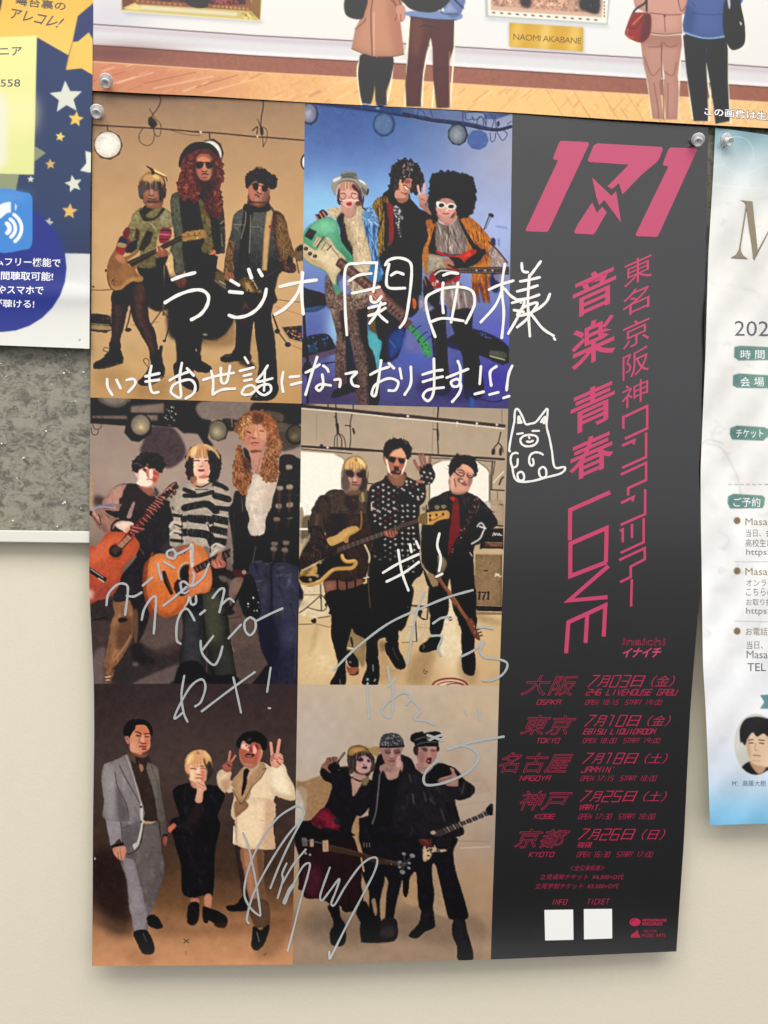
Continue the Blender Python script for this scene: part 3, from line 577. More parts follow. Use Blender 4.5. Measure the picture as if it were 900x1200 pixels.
    poly([745,355,790,325,905,318,905,385,760,402],(176,136,84),sm=0); line([745,372,905,355],.6,(90,68,46)); speck(poly([760,340,905,325,905,380,765,395],(176,136,84),al=.1),[(110,82,52),(214,180,126)],26,.9)
    for x in (790,840,865,890): line([x,322,x-8,288],1.3,(70,58,46))
    poly([690,700,790,680,790,740,755,785,720,770,690,730],(112,78,66),b=.5); line([740,730,750,775],1,(70,50,44))
    poly([760,410,905,400,905,910,720,910,700,860,790,780],(50,50,52),b=.6)
    frame(230,225)
    poly([-20,0,140,0,205,80,232,230,235,480,210,500,160,510,120,500,60,510,-20,400],(52,50,53))
    m = poly([20,60,60,80,110,200,130,360,145,470,110,500,60,500,40,420,70,380,60,300,40,180],(112,104,74),n=.16); strands(m,[(160,140,96),(70,74,60),(176,90,60)],60,70,5,.9,wob=60,al=.5)
    m = poly([195,150,228,240,235,470,205,480,200,360,190,280],(78,76,70),n=.15)
    line([200,260,225,235],1.3,(150,140,112)); line([205,340,215,440],1.2,(150,146,120),al=.6)
    poly([120,485,150,470,165,500,150,520,125,510],(196,118,90)); line([120,510,155,482],1,(230,150,120))
    poly([-20,380,60,385,62,420,40,440,60,500,160,515,175,560,140,760,100,910,-20,910],(49,49,51))
    poly([-20,318,80,300,85,375,-20,385],(170,130,80),sm=0,n=.08); 
    for x in (8,32,58): line([x,305,x-4,275],1.3,(80,66,50))
    frame(105,225)
    poly([590,430,745,355,758,392,620,462],(72,62,56),b=.3,sm=0); line([600,452,745,374],.6,(120,104,88),al=.8)
    m = poly([745,352,790,322,905,312,905,385,758,404],(180,140,88),sm=0); speck(m,[(100,74,48),(216,182,128)],22,.9); line([748,372,905,350],.6,(90,68,46)); poly([540,462,565,445,600,462,634,486,628,520,570,530,545,505],(160,106,82)); line([548,452,556,484],1.3,(226,170,132)); line([576,454,596,480],1.3,(214,156,118))
    # trousers and shoes
    frame(105,345)
    poly([610,100,905,40,905,470,860,440,850,560,830,640,700,660,710,500,690,300,680,130],(47,47,49),b=.6)
    poly([690,560,820,600,860,660,888,720,880,780,820,778,740,730,700,690],(36,36,38)); poly([860,470,905,500,905,630,850,600],(40,40,42))
    frame(230,345)
    poly([-20,100,0,430,-10,490,60,550,120,585,125,625,80,640,20,620,-40,560],(40,40,42)); poly([-20,680,18,710,20,780,-20,790],(38,38,40))
    # head,curls,hat
    frame(100,100,260)
    hatb = poly([383,325,388,285,410,255,435,238,470,235,510,240,535,262,545,285,520,275,470,262,430,275,400,300],(44,42,44))
    hair = poly([388,320,400,290,440,262,490,258,535,275,552,310,562,350,560,385,548,410,555,450,556,500,540,540,500,520,470,430,420,460,400,470,378,430,372,395,385,370],(104,58,50),n=.12,rg=1.2)
    line([384,322,392,288,415,255,445,238,480,236],3,(42,40,42)); poly([398,268,440,236,500,236,530,262,470,256,430,268],(44,42,44))
    f = face(484,338,38,52,(196,134,108),(110,70,60),eyes=0,shades=(36,30,32),mouth=(150,76,70),shadow=.45)
    for s,(x,y) in enumerate([(466,324),(502,322)]): ell(x,y,17,18,(34,29,32))
    line([452,312,484,314,520,310],1,(40,32,34))
    hair2 = poly([395,310,440,275,460,272,450,300,446,340,455,380,480,400,500,395,522,370,530,330,520,290,545,290,562,350,560,385,546,410,556,450,556,500,545,545,515,510,490,500,475,430,450,480,420,460,400,470,376,430,374,395,388,365],(100,56,50),n=.15,nc=2,rg=1.2)
    strands(hair2,[(160,92,74),(60,34,34),(134,72,60),(184,116,94)],620,90,5,.9,wob=70,curl=45,al=.6)
    poly([470,395,510,392,520,430,500,470,475,440],(58,44,46),b=1.5,al=.8)
    strands(poly([480,440,520,440,535,540,490,520],(60,40,40),b=2,al=.4),[(150,84,68),(60,34,34)],80,90,5,.8,wob=70,curl=45,al=.55)
    # ---------- man right in denim
    frame(230,225)
    bl = (50,49,51)
    poly([250,780,330,690,480,600,690,560,665,700,640,800,636,910,320,910],bl,b=.5)
    m = poly([430,85,400,120,330,165,300,210,290,300,270,380,255,440,235,560,230,680,300,660,310,600,300,800,420,700,560,640,660,580,700,480,640,300,640,160,560,90],(98,98,94),g=((60,60,62),450,200,450,640),n=.06)
    poly([395,140,460,170,440,300,425,640,350,690,360,400],(52,50,54),b=.5)
    line([405,150,400,250,365,380],1.1,(170,160,140),al=.8); line([445,180,440,330,432,500],1.1,(160,152,136),al=.8)
    line([300,265,395,270],1.,(150,142,124),al=.8); line([450,285,530,290,525,320],1.,(140,134,118),al=.8); line([310,270,330,305,350,275],.8,(140,132,116),al=.7)
    strands(m,[(140,136,124),(56,56,60)],160,80,8,.7,wob=40,al=.3)
    poly([430,85,520,130,590,90,590,120,560,180,480,165,440,190,400,140],(56,55,58)); poly([470,165,560,120,590,100,600,130,555,182,500,180],(110,106,100),n=.06)
    # sleeves brown
    m = poly([625,165,690,170,730,230,750,330,800,500,790,540,740,560,690,570,650,480,628,330],(120,92,66),n=.1); strands(m,[(168,132,92),(72,54,42),(146,112,76)],150,60,9,1,wob=35,al=.55)
    shade(m,[620,160,650,170,640,330,690,560,660,570,620,400],(60,48,42),b=1.5,al=.8); line([640,165,690,190],1.6,(66,62,58))
    m = poly([268,400,310,430,300,560,305,650,250,670,228,660,240,540],(124,96,68),n=.1); strands(m,[(168,132,92),(72,54,42)],70,80,8,1,wob=35,al=.55)
    poly([575,150,600,140,625,165,600,330,582,500,573,640,535,636,545,450,560,280],(214,176,122),sm=0,n=.03); line([552,300,541,640],.8,(150,116,78)); line([610,230,590,450,574,636],.8,(160,124,84))
    ell(605,284,15,14,(176,66,62))
    # hand,guitar
    m = poly([700,560,750,555,790,575,815,610,800,655,750,660,705,640,695,600],(92,62,56)); strands(m,[(150,104,86),(54,40,40)],30,70,6,1.1,wob=20,al=.7); poly([760,520,790,560,770,580,740,545],(44,40,40)); line([735,560,780,600,812,640],1.2,(44,36,36))
    poly([470,770,520,690,660,600,700,590,710,640,620,700,520,770,490,800],(62,54,52),b=.5); line([500,740,690,610],.5,(104,90,78))
    poly([230,690,255,655,300,665,310,700,290,735,250,725],(170,116,90)); line([262,668,275,705],1,(110,72,60)); line([285,668,296,700],1,(110,72,60))
    m = poly([345,725,440,700,500,790,480,860,440,910,370,910,390,830],(110,88,58)); shade(m,[400,730,440,750,470,850,420,820],(196,158,104),b=1,al=.8); line([455,700,500,790],1.1,(200,184,150)); ell(515,820,16,26,(150,124,84),rot=20); speck(m,[(60,50,44),(190,170,130)],22,1)
    poly([235,720,280,735,380,780,400,830,370,890,330,910,270,830],(46,44,46),b=.8)
    poly([800,480,850,430,880,440,880,545,815,560],(120,98,72),b=.6); poly([820,455,858,430,865,470,825,485],(60,52,50)); line([815,555,835,660],1.1,(60,50,46)); poly([865,460,875,470,875,560,865,555],(66,58,52))
    frame(230,345)
    m = poly([320,-10,500,-10,560,0,640,0,612,180,640,350,655,560,660,700,655,760,500,760,510,560,480,330,470,220,440,480,445,520,300,490,320,420,325,280,318,180],(48,47,49)); shade(m,[530,60,580,100,590,400,560,500,530,300],(62,61,62),b=3,al=.7)
    poly([455,320,470,300,500,600,490,640,440,560],(206,168,118),b=.5); 
    poly([310,455,400,480,445,490,440,540,330,545,250,555,205,545,200,515,240,490,290,480],(38,37,39)); line([235,505,290,500],1.4,(120,116,110),b=.5,al=.7)
    poly([350,540,440,540,490,600,440,600,360,570],(66,52,44),b=1.2,al=.85)
    poly([500,760,655,730,660,810,600,862,450,862,455,830,480,790],(34,33,36)); ell(490,828,10,8,(120,116,110),b=.4)
    m = poly([360,20,400,60,440,100,430,200,380,270,345,240,350,120],(70,52,50),b=1.5,al=.7); strands(m,[(130,104,80),(44,36,38),(96,70,58)],20,80,7,.9,al=.6)
    frame(230,105)
    m = poly([435,840,590,850,585,930,500,960,430,930],(130,86,70)); poly([400,930,520,960,590,920,590,990,400,990],(50,48,52))
    face(508,826,82,112,(190,128,102),(106,66,56),rot=8,eyes=0,mouth=(130,66,60),shadow=.5)
    ell(485,790,30,33,(36,32,32)); ell(562,806,28,33,(36,32,32)); line([455,775,520,788,600,798],1.1,(52,42,38)); line([515,790,530,795],1,(150,110,84))
    h = poly([400,720,415,680,450,660,500,640,560,655,610,680,650,700,660,750,640,800,612,812,590,780,540,760,490,745,450,770,425,810,408,780],(44,39,38),n=.1,nc=2,rg=1.1)
    strands(h,[(30,26,28),(86,74,66)],130,60,5,.9,wob=60,curl=30,al=.55)
    line([500,640,525,630,545,650],.8,(110,86,66)); line([590,860,600,890],1.1,(90,66,50))
    heads1()
    finish(.45)
# ---- print 2: blue studio,three players in costume
def print2():
    region([352,118,602,118,602,478,352,478])
    vgrad([(118,(84,106,148)),(150,(92,118,166)),(200,(116,142,196)),(260,(146,172,220)),(330,(120,136,190)),(400,(96,106,164)),(440,(88,88,144)),(478,(80,76,122))])
    sunglow(600,190,100,130,(172,174,196),1.); sunglow(590,270,80,60,(176,188,226),.9); sunglow(380,245,70,45,(160,214,240),.85); sunglow(470,240,45,45,(142,196,236),.7); sunglow(400,125,60,60,(84,106,168),.6)
    sunglow(392,385,12,40,(168,212,232),.8); sunglow(590,390,40,30,(104,104,194),.8); sunglow(575,445,40,25,(76,66,172),.75); sunglow(490,420,50,26,(92,108,186),.7); sunglow(390,450,60,22,(110,110,160),.6); sunglow(360,460,30,20,(88,86,140),.6)
    grain(.012,12)
    frame(350,110)
    poly([140,85,520,90,905,130,905,190,640,155,300,115],(58,76,112),b=.9,al=.8); line([120,80,400,110,640,145,905,190],2.4,(50,64,96))
    ell(92,165,72,92,(52,58,74),b=.4,ns=9); ell(88,160,60,80,(132,136,156),b=1); ell(80,165,30,40,(168,168,180),b=2)
    ell(695,250,92,102,(62,82,116),b=.4,ns=10); ell(692,250,76,84,(100,124,160),b=1,v=0)
    for x in (330,470): line([x-50,110,x-40,160,x,182,x+40,150,x+45,115],.9,(76,94,140),al=.8)
    ell(645,120,14,8,(150,190,226),b=.6)
    frame(475,110)
    poly([-10,120,300,145,470,150,470,240,250,215,0,175],(104,118,156),b=1.5,al=.6)
    line([-10,165,200,205,470,240,700,290,780,290,860,268],4,(62,74,102),n=.1); line([-10,175,200,222,470,258,700,300,860,275],1.3,(34,44,66)); line([200,195,470,225,640,255],.8,(112,124,150))
    poly([640,160,860,165,740,210,640,205],(96,112,156),b=.5,sm=0)
    g_ = (60,70,98)
    for l in ([470,145,470,230],[480,155,640,160,660,250],[490,160,500,215,560,200],[580,250,600,190,630,200,640,290],[640,200,660,270,665,300],[700,170,720,220,700,290],[730,180,740,290],[760,225,750,280],[545,180,560,215,620,190],[100,180,110,130,150,150,165,190],[205,135,225,190],[690,320,700,390,730,370,735,320],[740,300,790,380,830,330,800,300],[830,250,862,225]): line(l,1.0,g_,al=.85)
    ell(757,245,12,22,g_); ell(590,375,90,84,(84,106,162),b=.5,al=.9,ns=9); ell(428,332,84,92,(50,58,76),b=.3,ns=9); ell(426,332,70,78,(122,132,144),b=.8); ell(418,335,36,46,(160,166,170),b=2.2)
    # floor gear
    frame(350,350)
    poly([-10,-100,60,-80,220,-30,240,40,150,100,50,110,-10,100],(34,38,62),b=.6); poly([60,75,225,60,150,104,60,104],(70,98,130),b=.6)
    poly([35,330,230,290,300,390,300,410,40,480],(34,36,50)); speck(poly([70,320,225,300,260,370,80,420],(40,42,58)),[(70,100,150),(24,26,34),(90,120,160)],40,1.1); poly([40,480,300,410,300,450,50,530],(110,92,118),b=.7); line([45,560,300,515],1.6,(34,34,54))
    line([45,130,60,400,80,560,75,850],3.2,(36,36,60)); poly([30,580,60,520,100,530,90,620,50,620],(34,32,50),b=.7)
    for k in range(5): line([80+k*14,380,95+k*14,440],.9,(92,136,168),al=.8)
    poly([100,700,300,650,500,700,600,850,100,860],(76,66,92),b=3,al=.7)
    frame(475,350)
    poly([330,330,560,250,830,380,830,530,600,460,330,380],(42,42,56),b=.7,n=.1); poly([700,420,820,440,815,490,690,470],(92,94,84),b=.5); line([690,468,810,500],1.5,(180,172,130)); line([700,500,800,540],1.2,(30,30,40)); speck(poly([600,270,760,320,750,350,600,300],(44,44,60),al=.3),[(90,100,160),(20,20,30)],24,1.1)
    poly([330,150,380,200,350,330,320,300],(110,110,160),b=.8); poly([330,340,460,400,440,420,330,380],(56,52,86),b=1)
    line([620,820,720,840,810,820],1.5,(52,48,110)); poly([-10,280,140,300,200,420,100,440,-10,400],(128,122,168),b=2.5,al=.6)
    # ---------- middle man
    frame(350,230)
    m = garm([690,-20,905,-20,905,905,660,905,620,500,700,200],(44,42,48),f=14)
    m = poly([600,80,640,20,710,0,740,60,750,200,760,360,700,440,650,500,630,420,650,200,620,140],(124,98,42),n=.2,nc=2)
    strands(m,[(206,172,92),(66,50,26),(166,132,60)],120,88,14,1.3,wob=10,al=.75); poly([690,60,720,80,740,300,720,420,695,420,700,200],(36,34,38),b=.8,al=.9)
    poly([725,60,770,90,775,260,770,350,745,380,735,200],(152,44,58),b=.4)
    m = poly([770,90,800,80,860,150,860,190,820,220,835,340,800,270,780,180],(96,92,92),al=.5,n=.3,nc=2); speck(m,[(224,220,214),(40,38,44),(160,156,154)],110,.9); line([835,250,832,340],.7,(150,148,146),al=.6)
    frame(475,230)
    m = garm([-10,-20,40,20,140,130,200,180,180,260,190,340,150,430,140,560,120,905,-10,905],(44,42,46),f=16,ang=85); shade(m,[40,200,130,200,120,600,60,700],(66,56,52),b=4,al=.6)
    frame(350,350)
    poly([560,120,640,100,650,300,600,310],(110,92,56),b=.5); poly([560,260,660,310,680,360,660,560,630,560,560,380],(96,178,184),b=.6); poly([640,60,860,200,850,330,800,480,700,520,660,480,680,360,640,300],(40,42,62),b=.6); poly([740,300,860,250,850,380,790,460,740,490],(50,86,150),b=1.4,al=.85); line([740,340,790,400],1,(120,170,210),al=.5)
    # ---------- woman: legs,fur,guitar
    m = poly([240,-20,420,-20,560,0,560,200,570,370,610,440,640,600,650,860,480,860,470,600,440,420,410,300,400,480,380,690,320,720,300,650,300,420,310,300,270,130],(112,92,84),n=.16,nc=2)
    strands(m,[(176,150,128),(64,50,48),(150,122,104),(52,42,42)],380,85,5,.9,wob=50,curl=25,al=.6)
    shade(m,[490,0,570,0,570,350,660,600,660,860,570,860,560,500,500,300],(40,38,46),b=1.5,al=.95); poly([385,300,410,300,440,440,470,600,470,740,400,720],(44,44,66),b=.6); poly([340,100,375,60,380,300,365,330],(50,44,50),b=1,al=.8)
    shade(m,[240,0,300,0,300,120,280,160],(190,164,140),b=1.5,al=.7); poly([268,790,300,740,400,690,470,680,470,740,360,790,280,808],(36,34,48)); shade(m,[300,600,460,560,520,700,560,860,300,860],(84,58,66),b=4,al=.55)
    frame(350,230)
    poly([310,180,370,100,420,100,450,460,420,600,370,640,330,600,340,300],(46,44,52),b=.6)
    poly([310,200,330,400,420,500,440,600,330,700,340,860,230,905,220,650,280,640],(60,50,54),b=.8,al=.5)
    m = poly([235,650,330,760,420,800,560,800,560,905,250,905],(126,104,92),n=.15,nc=2); strands(m,[(196,172,150),(66,52,48)],120,80,5,.9,wob=50,curl=25,al=.6)
    m = poly([500,130,560,110,620,150,640,210,640,300,650,480,690,620,660,660,600,560,540,340],(84,124,172),n=.1); strands(m,[(150,190,226),(46,70,120),(118,160,204)],160,82,16,1.2,wob=16,al=.7); strands(poly([490,120,600,100,650,220,620,240,520,180],(110,156,200),b=.8),[(190,220,240),(70,110,160)],90,60,8,1,wob=40,al=.8,clip=False)
    poly([560,600,600,560,680,660,640,700,580,690],(70,136,184),b=.8)
    fur = (222,200,164)
    m = poly([232,120,270,95,340,95,350,130,300,180,260,170],fur,b=.8); strands(m,[(240,226,196),(180,154,120)],60,45,5,.9,wob=50,al=.7,clip=False)
    m = poly([400,120,440,80,500,60,530,110,515,160,530,240,560,360,590,490,580,560,560,620,480,620,450,540,440,420,400,330,385,240,370,190],fur,b=.8,n=.06)
    strands(m,[(244,230,202),(186,158,122),(232,212,178),(160,132,104)],330,85,7,.9,wob=28,al=.6,clip=False); shade(m,[380,200,430,240,460,520,430,500,385,330],(170,140,110),b=2.5,al=.6)
    m = poly([400,660,500,620,560,660,570,760,500,830,430,800],(178,158,134),b=.8); strands(m,[(226,208,180),(110,88,76)],130,80,7,.9,wob=30,al=.7,clip=False)
    # face,hair,hat
    frame(350,110)
    poly([330,740,480,740,515,850,505,910,340,900,322,860],(110,84,80),b=.6,rg=.5)
    poly([355,900,470,900,450,1000,380,1000],(206,158,140))
    face(405,838,72,100,(226,180,166),(150,104,100),mouth=(184,62,62),shadow=.25)
    poly([340,715,480,710,500,780,500,830,470,800,440,750,400,772,360,756,340,820,320,780],(160,124,112),b=.6,rg=.6); strands(poly([340,715,480,710,500,900,330,900],(140,108,100),al=.01),[(206,170,152),(104,78,74)],60,90,9,.8,wob=12,al=.5)
    for s in (368,450): 
        t = ell(s,832,32,28,(224,196,184),al=.35,b=.3); line([s-32,832,s-22,855,s,862,s+22,855,s+32,832],.8,(80,60,60)); 
    line([320,845,360,862],.9,(70,54,56)); line([350,875,470,870],1.,(240,210,196),al=.8); ell(405,895,24,12,(176,54,58)); line([330,780,322,860,335,900],1.8,(96,70,70)); line([500,780,530,840,520,920,545,940],1.6,(84,66,68))
    m = poly([270,730,290,690,345,668,350,640,400,630,460,640,490,690,545,720,572,780,560,825,530,835,510,780,470,722,400,712,345,725,310,770,300,830,272,780],(164,160,148),n=.08)
    shade(m,[350,635,460,635,470,700,350,700],(104,104,98),b=2,al=.75); shade(m,[280,700,340,680,340,710,290,760],(214,210,196),b=1.2); shade(m,[500,700,560,750,560,820,520,780],(206,202,190),b=1.2,al=.8); line([345,690,400,680,465,690,490,705],1.,(96,94,88)); line([300,740,345,716,400,704,470,714,520,770],.9,(90,84,78))
    # hand on guitar and the green bass
    frame(350,230)
    poly([340,80,400,80,410,110,360,140],(222,170,150),b=.6)
    poly([140,150,165,145,175,120,205,112,240,150,200,190,175,205,150,185],(70,48,50)); 
    for (a,b_) in ((145,165),(172,140),(198,128)): line([a,b_,a+25,b_+38],1.7,(214,132,118))
    grn = (104,172,136)
    m = poly([100,230,150,200,200,180,240,168,290,190,320,240,335,320,370,400,430,480,448,520,440,560,400,560,360,500,310,620,310,700,335,760,330,800,300,790,270,700,220,620,150,580,70,540,40,490,38,400,40,320,60,270],grn)
    shade(m,[100,240,200,190,280,200,310,270,240,300,140,280],(140,210,168),b=3,al=.8); shade(m,[350,420,440,520,420,560,340,470],(70,140,108),b=1.5,al=.6)
    pg = poly([40,390,80,400,130,440,170,420,215,350,240,335,265,360,300,420,370,490,380,520,340,560,345,600,310,650,300,720,270,690,225,610,130,560,60,520,38,470],(228,208,168)); shade(pg,[40,460,200,560,280,680,250,660,100,560],(190,160,120),b=1.5,al=.7)
    poly([88,262,148,290,108,360,50,325],(52,46,50),sm=0); 
    for k in range(4): line([70+k*14,320,100+k*14,275],.8,(120,112,112),al=.7)
    poly([150,330,205,345,160,420,115,405],(220,200,160),sm=0,b=.2); line([205,335,150,415],1.6,(64,54,52)); line([130,400,170,345],.6,(180,90,80))
    poly([180,380,265,400,215,455,170,440],(224,204,164),sm=0); line([270,400,235,440],1.3,(60,50,50)); line([220,380,190,430],1,(120,100,84))
    for k in range(4): line([140+k*22,300+k*8,330+k*8,480+k*18],.45,(120,112,96),al=.7)
    for x,y in ((62,428),(95,468),(135,488)): ell(x,y,18,15,(60,50,48)); ell(x-3,y-3,7,5,(150,140,130))
    m = poly([325,510,350,500,700,780,905,960,880,1000,660,860,300,560],(112,80,74),sm=0)
    for k in range(16): x = 330+k*33; y = 540+k*28; line([x,y+16,x+22,y-14],.7,(186,158,140),al=.8)
    for k in range(3): line([330+k*8,520+k*12,880,960+k*12],.4,(170,150,130),al=.6)
    frame(350,350)
    poly([640,30,690,20,905,200,905,260,850,220],(96,72,70),sm=0)
    for k in range(9): line([690+k*26,60+k*22,715+k*26,30+k*22],.7,(190,150,132),al=.8)
    for k in range(3): line([660,30+k*10,900,215+k*14],.4,(170,150,130),al=.6)
    poly([560,-60,640,-30,680,20,640,40,590,20],(208,150,132),b=.5); line([590,-20,630,20],1,(120,80,74)); line([610,-30,650,10],.9,(130,84,78)); poly([640,-120,690,-50,700,10,660,20,630,-50],(196,140,124),b=.6)
    frame(475,350)
    poly([-10,220,30,170,60,210,20,250],(120,88,80),b=.4); m = poly([30,240,60,215,130,290,200,370,216,460,180,480,150,450,110,360,60,290],(84,164,110)); speck(m,[(36,60,50)],10,1.2); 
    for x,y in ((100,240),(150,290),(190,320)): line([x-40,y+40,x,y,x+30,y-20],1.1,(50,54,84))
    # ---------- right figure with big round hair
    frame(475,230)
    jk = (196,124,58)
    m = garm([170,200,260,180,430,150,520,170,600,230,680,330,730,400,700,520,690,640,680,860,640,830,610,760,590,800,540,740,540,560,500,480,250,500,190,640,160,620,140,520,150,430,190,340,180,260],jk,ang=75,f=30,amp=.3,ln=16,n=.08)
    strands(m,[(232,164,90),(104,62,34),(214,142,70),(74,48,36)],170,78,14,1.1,wob=14,al=.6)
    shade(m,[540,400,640,400,640,520,560,560],(110,66,36),b=3,al=.6)
    m = poly([680,420,740,430,830,540,830,560,700,570,690,500],(180,158,148),n=.08); strands(m,[(96,76,72),(220,200,190)],30,85,9,1,al=.6); line([680,370,760,450,830,540],1.6,(84,66,70))
    poly([240,260,270,240,270,430,560,470,640,430,650,470,560,560,400,600,360,500,240,480,190,440],(40,38,42),b=.5)
    m = garm([270,180,330,210,410,130,430,200,480,280,500,340,500,440,420,475,330,465,260,440,245,340,250,250],(150,134,126),ang=80,f=30,amp=.32,ln=14,n=.06)
    strands(m,[(206,192,182),(96,80,76)],60,82,14,.9,wob=12,al=.6); line([350,230,350,460],1.1,(84,70,66)); poly([270,190,300,200,350,240,320,235,275,215],(214,202,190)); poly([410,130,425,170,380,230,355,235,380,190],(206,192,182))
    m = poly([425,170,450,200,560,380,650,450,640,475,570,460,480,300],(46,42,44),b=.3); line([450,210,570,400],.6,(110,90,84))
    m = garm([250,435,330,470,420,480,500,450,570,435,575,460,500,520,480,540,440,500,360,495,270,470],(200,74,62),f=6)
    poly([190,480,320,500,330,580,200,640,180,600],(178,164,142),b=.5,n=.1); poly([310,520,370,510,400,570,340,590],(190,132,108),b=.4); line([350,560,420,590],2,(60,46,44))
    poly([200,650,260,600,420,590,450,640,420,700,300,740,215,745],(176,58,64),b=.4); poly([240,610,340,590,420,640,330,700,270,690],(70,66,68),b=.4,n=.15); ell(236,715,16,14,(236,226,214)); ell(262,695,12,12,(230,220,208)); ell(236,715,8,7,(40,36,40)); line([240,640,300,605,420,620],1.6,(226,216,204)); ell(388,712,10,16,(220,214,204))
    poly([420,580,845,575,845,640,430,625],(80,68,66),sm=0,b=.3); line([430,592,845,588],.5,(150,134,120)); line([430,614,845,625],.5,(150,134,120))
    for k in range(15): line([445+k*27,588,445+k*27,628],.45,(150,130,112),al=.7)
    for x in (580,650,710): ell(x,604,8,7,(210,196,176))
    poly([690,640,760,640,760,780,700,760],(58,56,88),b=1); poly([720,640,835,645,835,690,760,700],(150,146,170),b=.7,al=.8)
    m = garm([300,740,420,700,520,760,560,800,545,950,450,960,380,950,350,905,330,860,290,880],(140,124,118),ang=85,f=16,amp=.35); 
    for l in ([320,760,315,900],[380,760,400,920],[480,780,500,900],[430,760,440,930]): line(l,1.6,(220,208,200),al=.7,b=.5)
    poly([160,650,240,760,280,760,270,900,200,920,150,800],(40,38,44),b=.6); poly([150,640,170,700,180,740,160,700],jk); poly([65,820,90,905,65,905],(220,120,60)); poly([120,800,160,850,150,905,110,905],(150,148,170),b=.8)
    for x in (560,640,600): poly([x,720,x+30,720,x+50,860,x+30,850],(110,64,36),b=.8,al=.7)
    frame(475,350)
    poly([195,90,330,60,330,200,340,330,350,520,360,760,220,760,230,500,215,300],(40,40,52),b=.5); poly([380,110,540,90,545,250,580,330,600,480,640,700,620,800,530,820,480,780,470,500,440,400,380,220],(42,42,54),b=.5)
    line([240,320,250,480],.8,(150,100,100),al=.5); line([350,430,355,580],.7,(140,110,130),al=.5); poly([60,20,80,0,95,60,75,70],(214,110,54)); poly([130,0,200,40,240,80,190,110,130,100],(148,144,168),b=1,al=.8,n=.15)
    poly([130,640,300,700,480,720,620,760,600,830,140,800],(62,54,92),b=3,al=.7); poly([525,800,560,820,560,885,530,885],(66,100,170),b=.6)
    # raised hand and faces
    frame(475,110)
    m = poly([575,820,560,700,500,660,420,632,340,625,260,640,210,665,190,740,195,800,180,880,180,930,200,1000,250,1050,270,1000,260,900,300,880,400,890,420,940,430,1000,510,1000,560,940,580,880],(48,44,44),n=.12,nc=2,b=.5,rg=1.3)
    strands(m,[(34,30,30),(86,76,72),(58,52,50)],420,60,4.5,.9,wob=80,curl=45,al=.6,clip=False)
    frame(475,230)
    poly([265,130,410,120,400,190,350,240,300,210,275,180],(200,140,124),b=.4)
    face(332,110,76,78,(220,168,150),(140,88,80),rot=8,eyes=0,mouth=(170,74,72),shadow=.4)
    for x,y in ((295,78),(375,88)): ell(x,y,38,30,(240,232,214),rot=8); ell(x,y+1,24,17,(44,36,36),rot=8)
    poly([255,50,275,42,290,60,270,80],(240,232,214)); line([330,80,345,84],1.6,(236,226,210))
    m = poly([118,40,135,-10,175,-10,185,20,175,60,215,150,200,175,150,110,120,80],(186,130,114)); shade(m,[150,0,190,20,180,80,160,60],(70,48,48),b=1,al=.8)
    poly([130,110,200,150,250,190,230,200,150,150,110,120],(50,46,50),b=.4)
    frame(475,110)
    for l in ([105,750,118,800,135,850],[162,735,158,790,155,850]): line(l,2.4,(216,158,140),b=.3)
    poly([110,830,165,820,185,850,165,890,125,900],(212,152,134),b=.4); line([130,850,160,870],.8,(140,90,80))
    frame(350,110,260)
    poly([395,390,440,390,445,430,415,445,395,425],(176,120,104)); face(432,378,30,44,(206,150,130),(120,74,66),rot=12,turn=.6,eyes=1,smile=1,mouth=(120,50,50),shadow=.5)
    m = poly([372,320,385,290,410,275,440,265,475,278,495,300,505,340,508,375,495,400,475,410,462,398,468,360,455,345,430,350,405,350,410,380,395,395,372,400,365,380,378,350],(50,42,40),n=.15,nc=2,rg=1.3)
    strands(m,[(140,118,100),(30,26,28),(96,78,68),(180,160,140)],260,85,6,.9,wob=30,curl=30,al=.6,clip=False)
    # stands behind right
    frame(475,230)
    line([640,275,690,150,715,160],1.2,(56,56,72)); line([655,270,700,165],.7,(90,90,110)); poly([675,145,715,150,718,175,690,165],(50,48,58)); line([740,245,830,262],1.6,(128,146,206),b=.8); poly([700,345,732,345,730,400,700,385],(66,76,118),b=.4); line([760,350,762,400],2,(120,134,190),b=.8)
    poly([845,0,870,0,870,905,830,905],(60,62,66),b=0,sm=0,al=0)
    heads2()
    finish(.45)
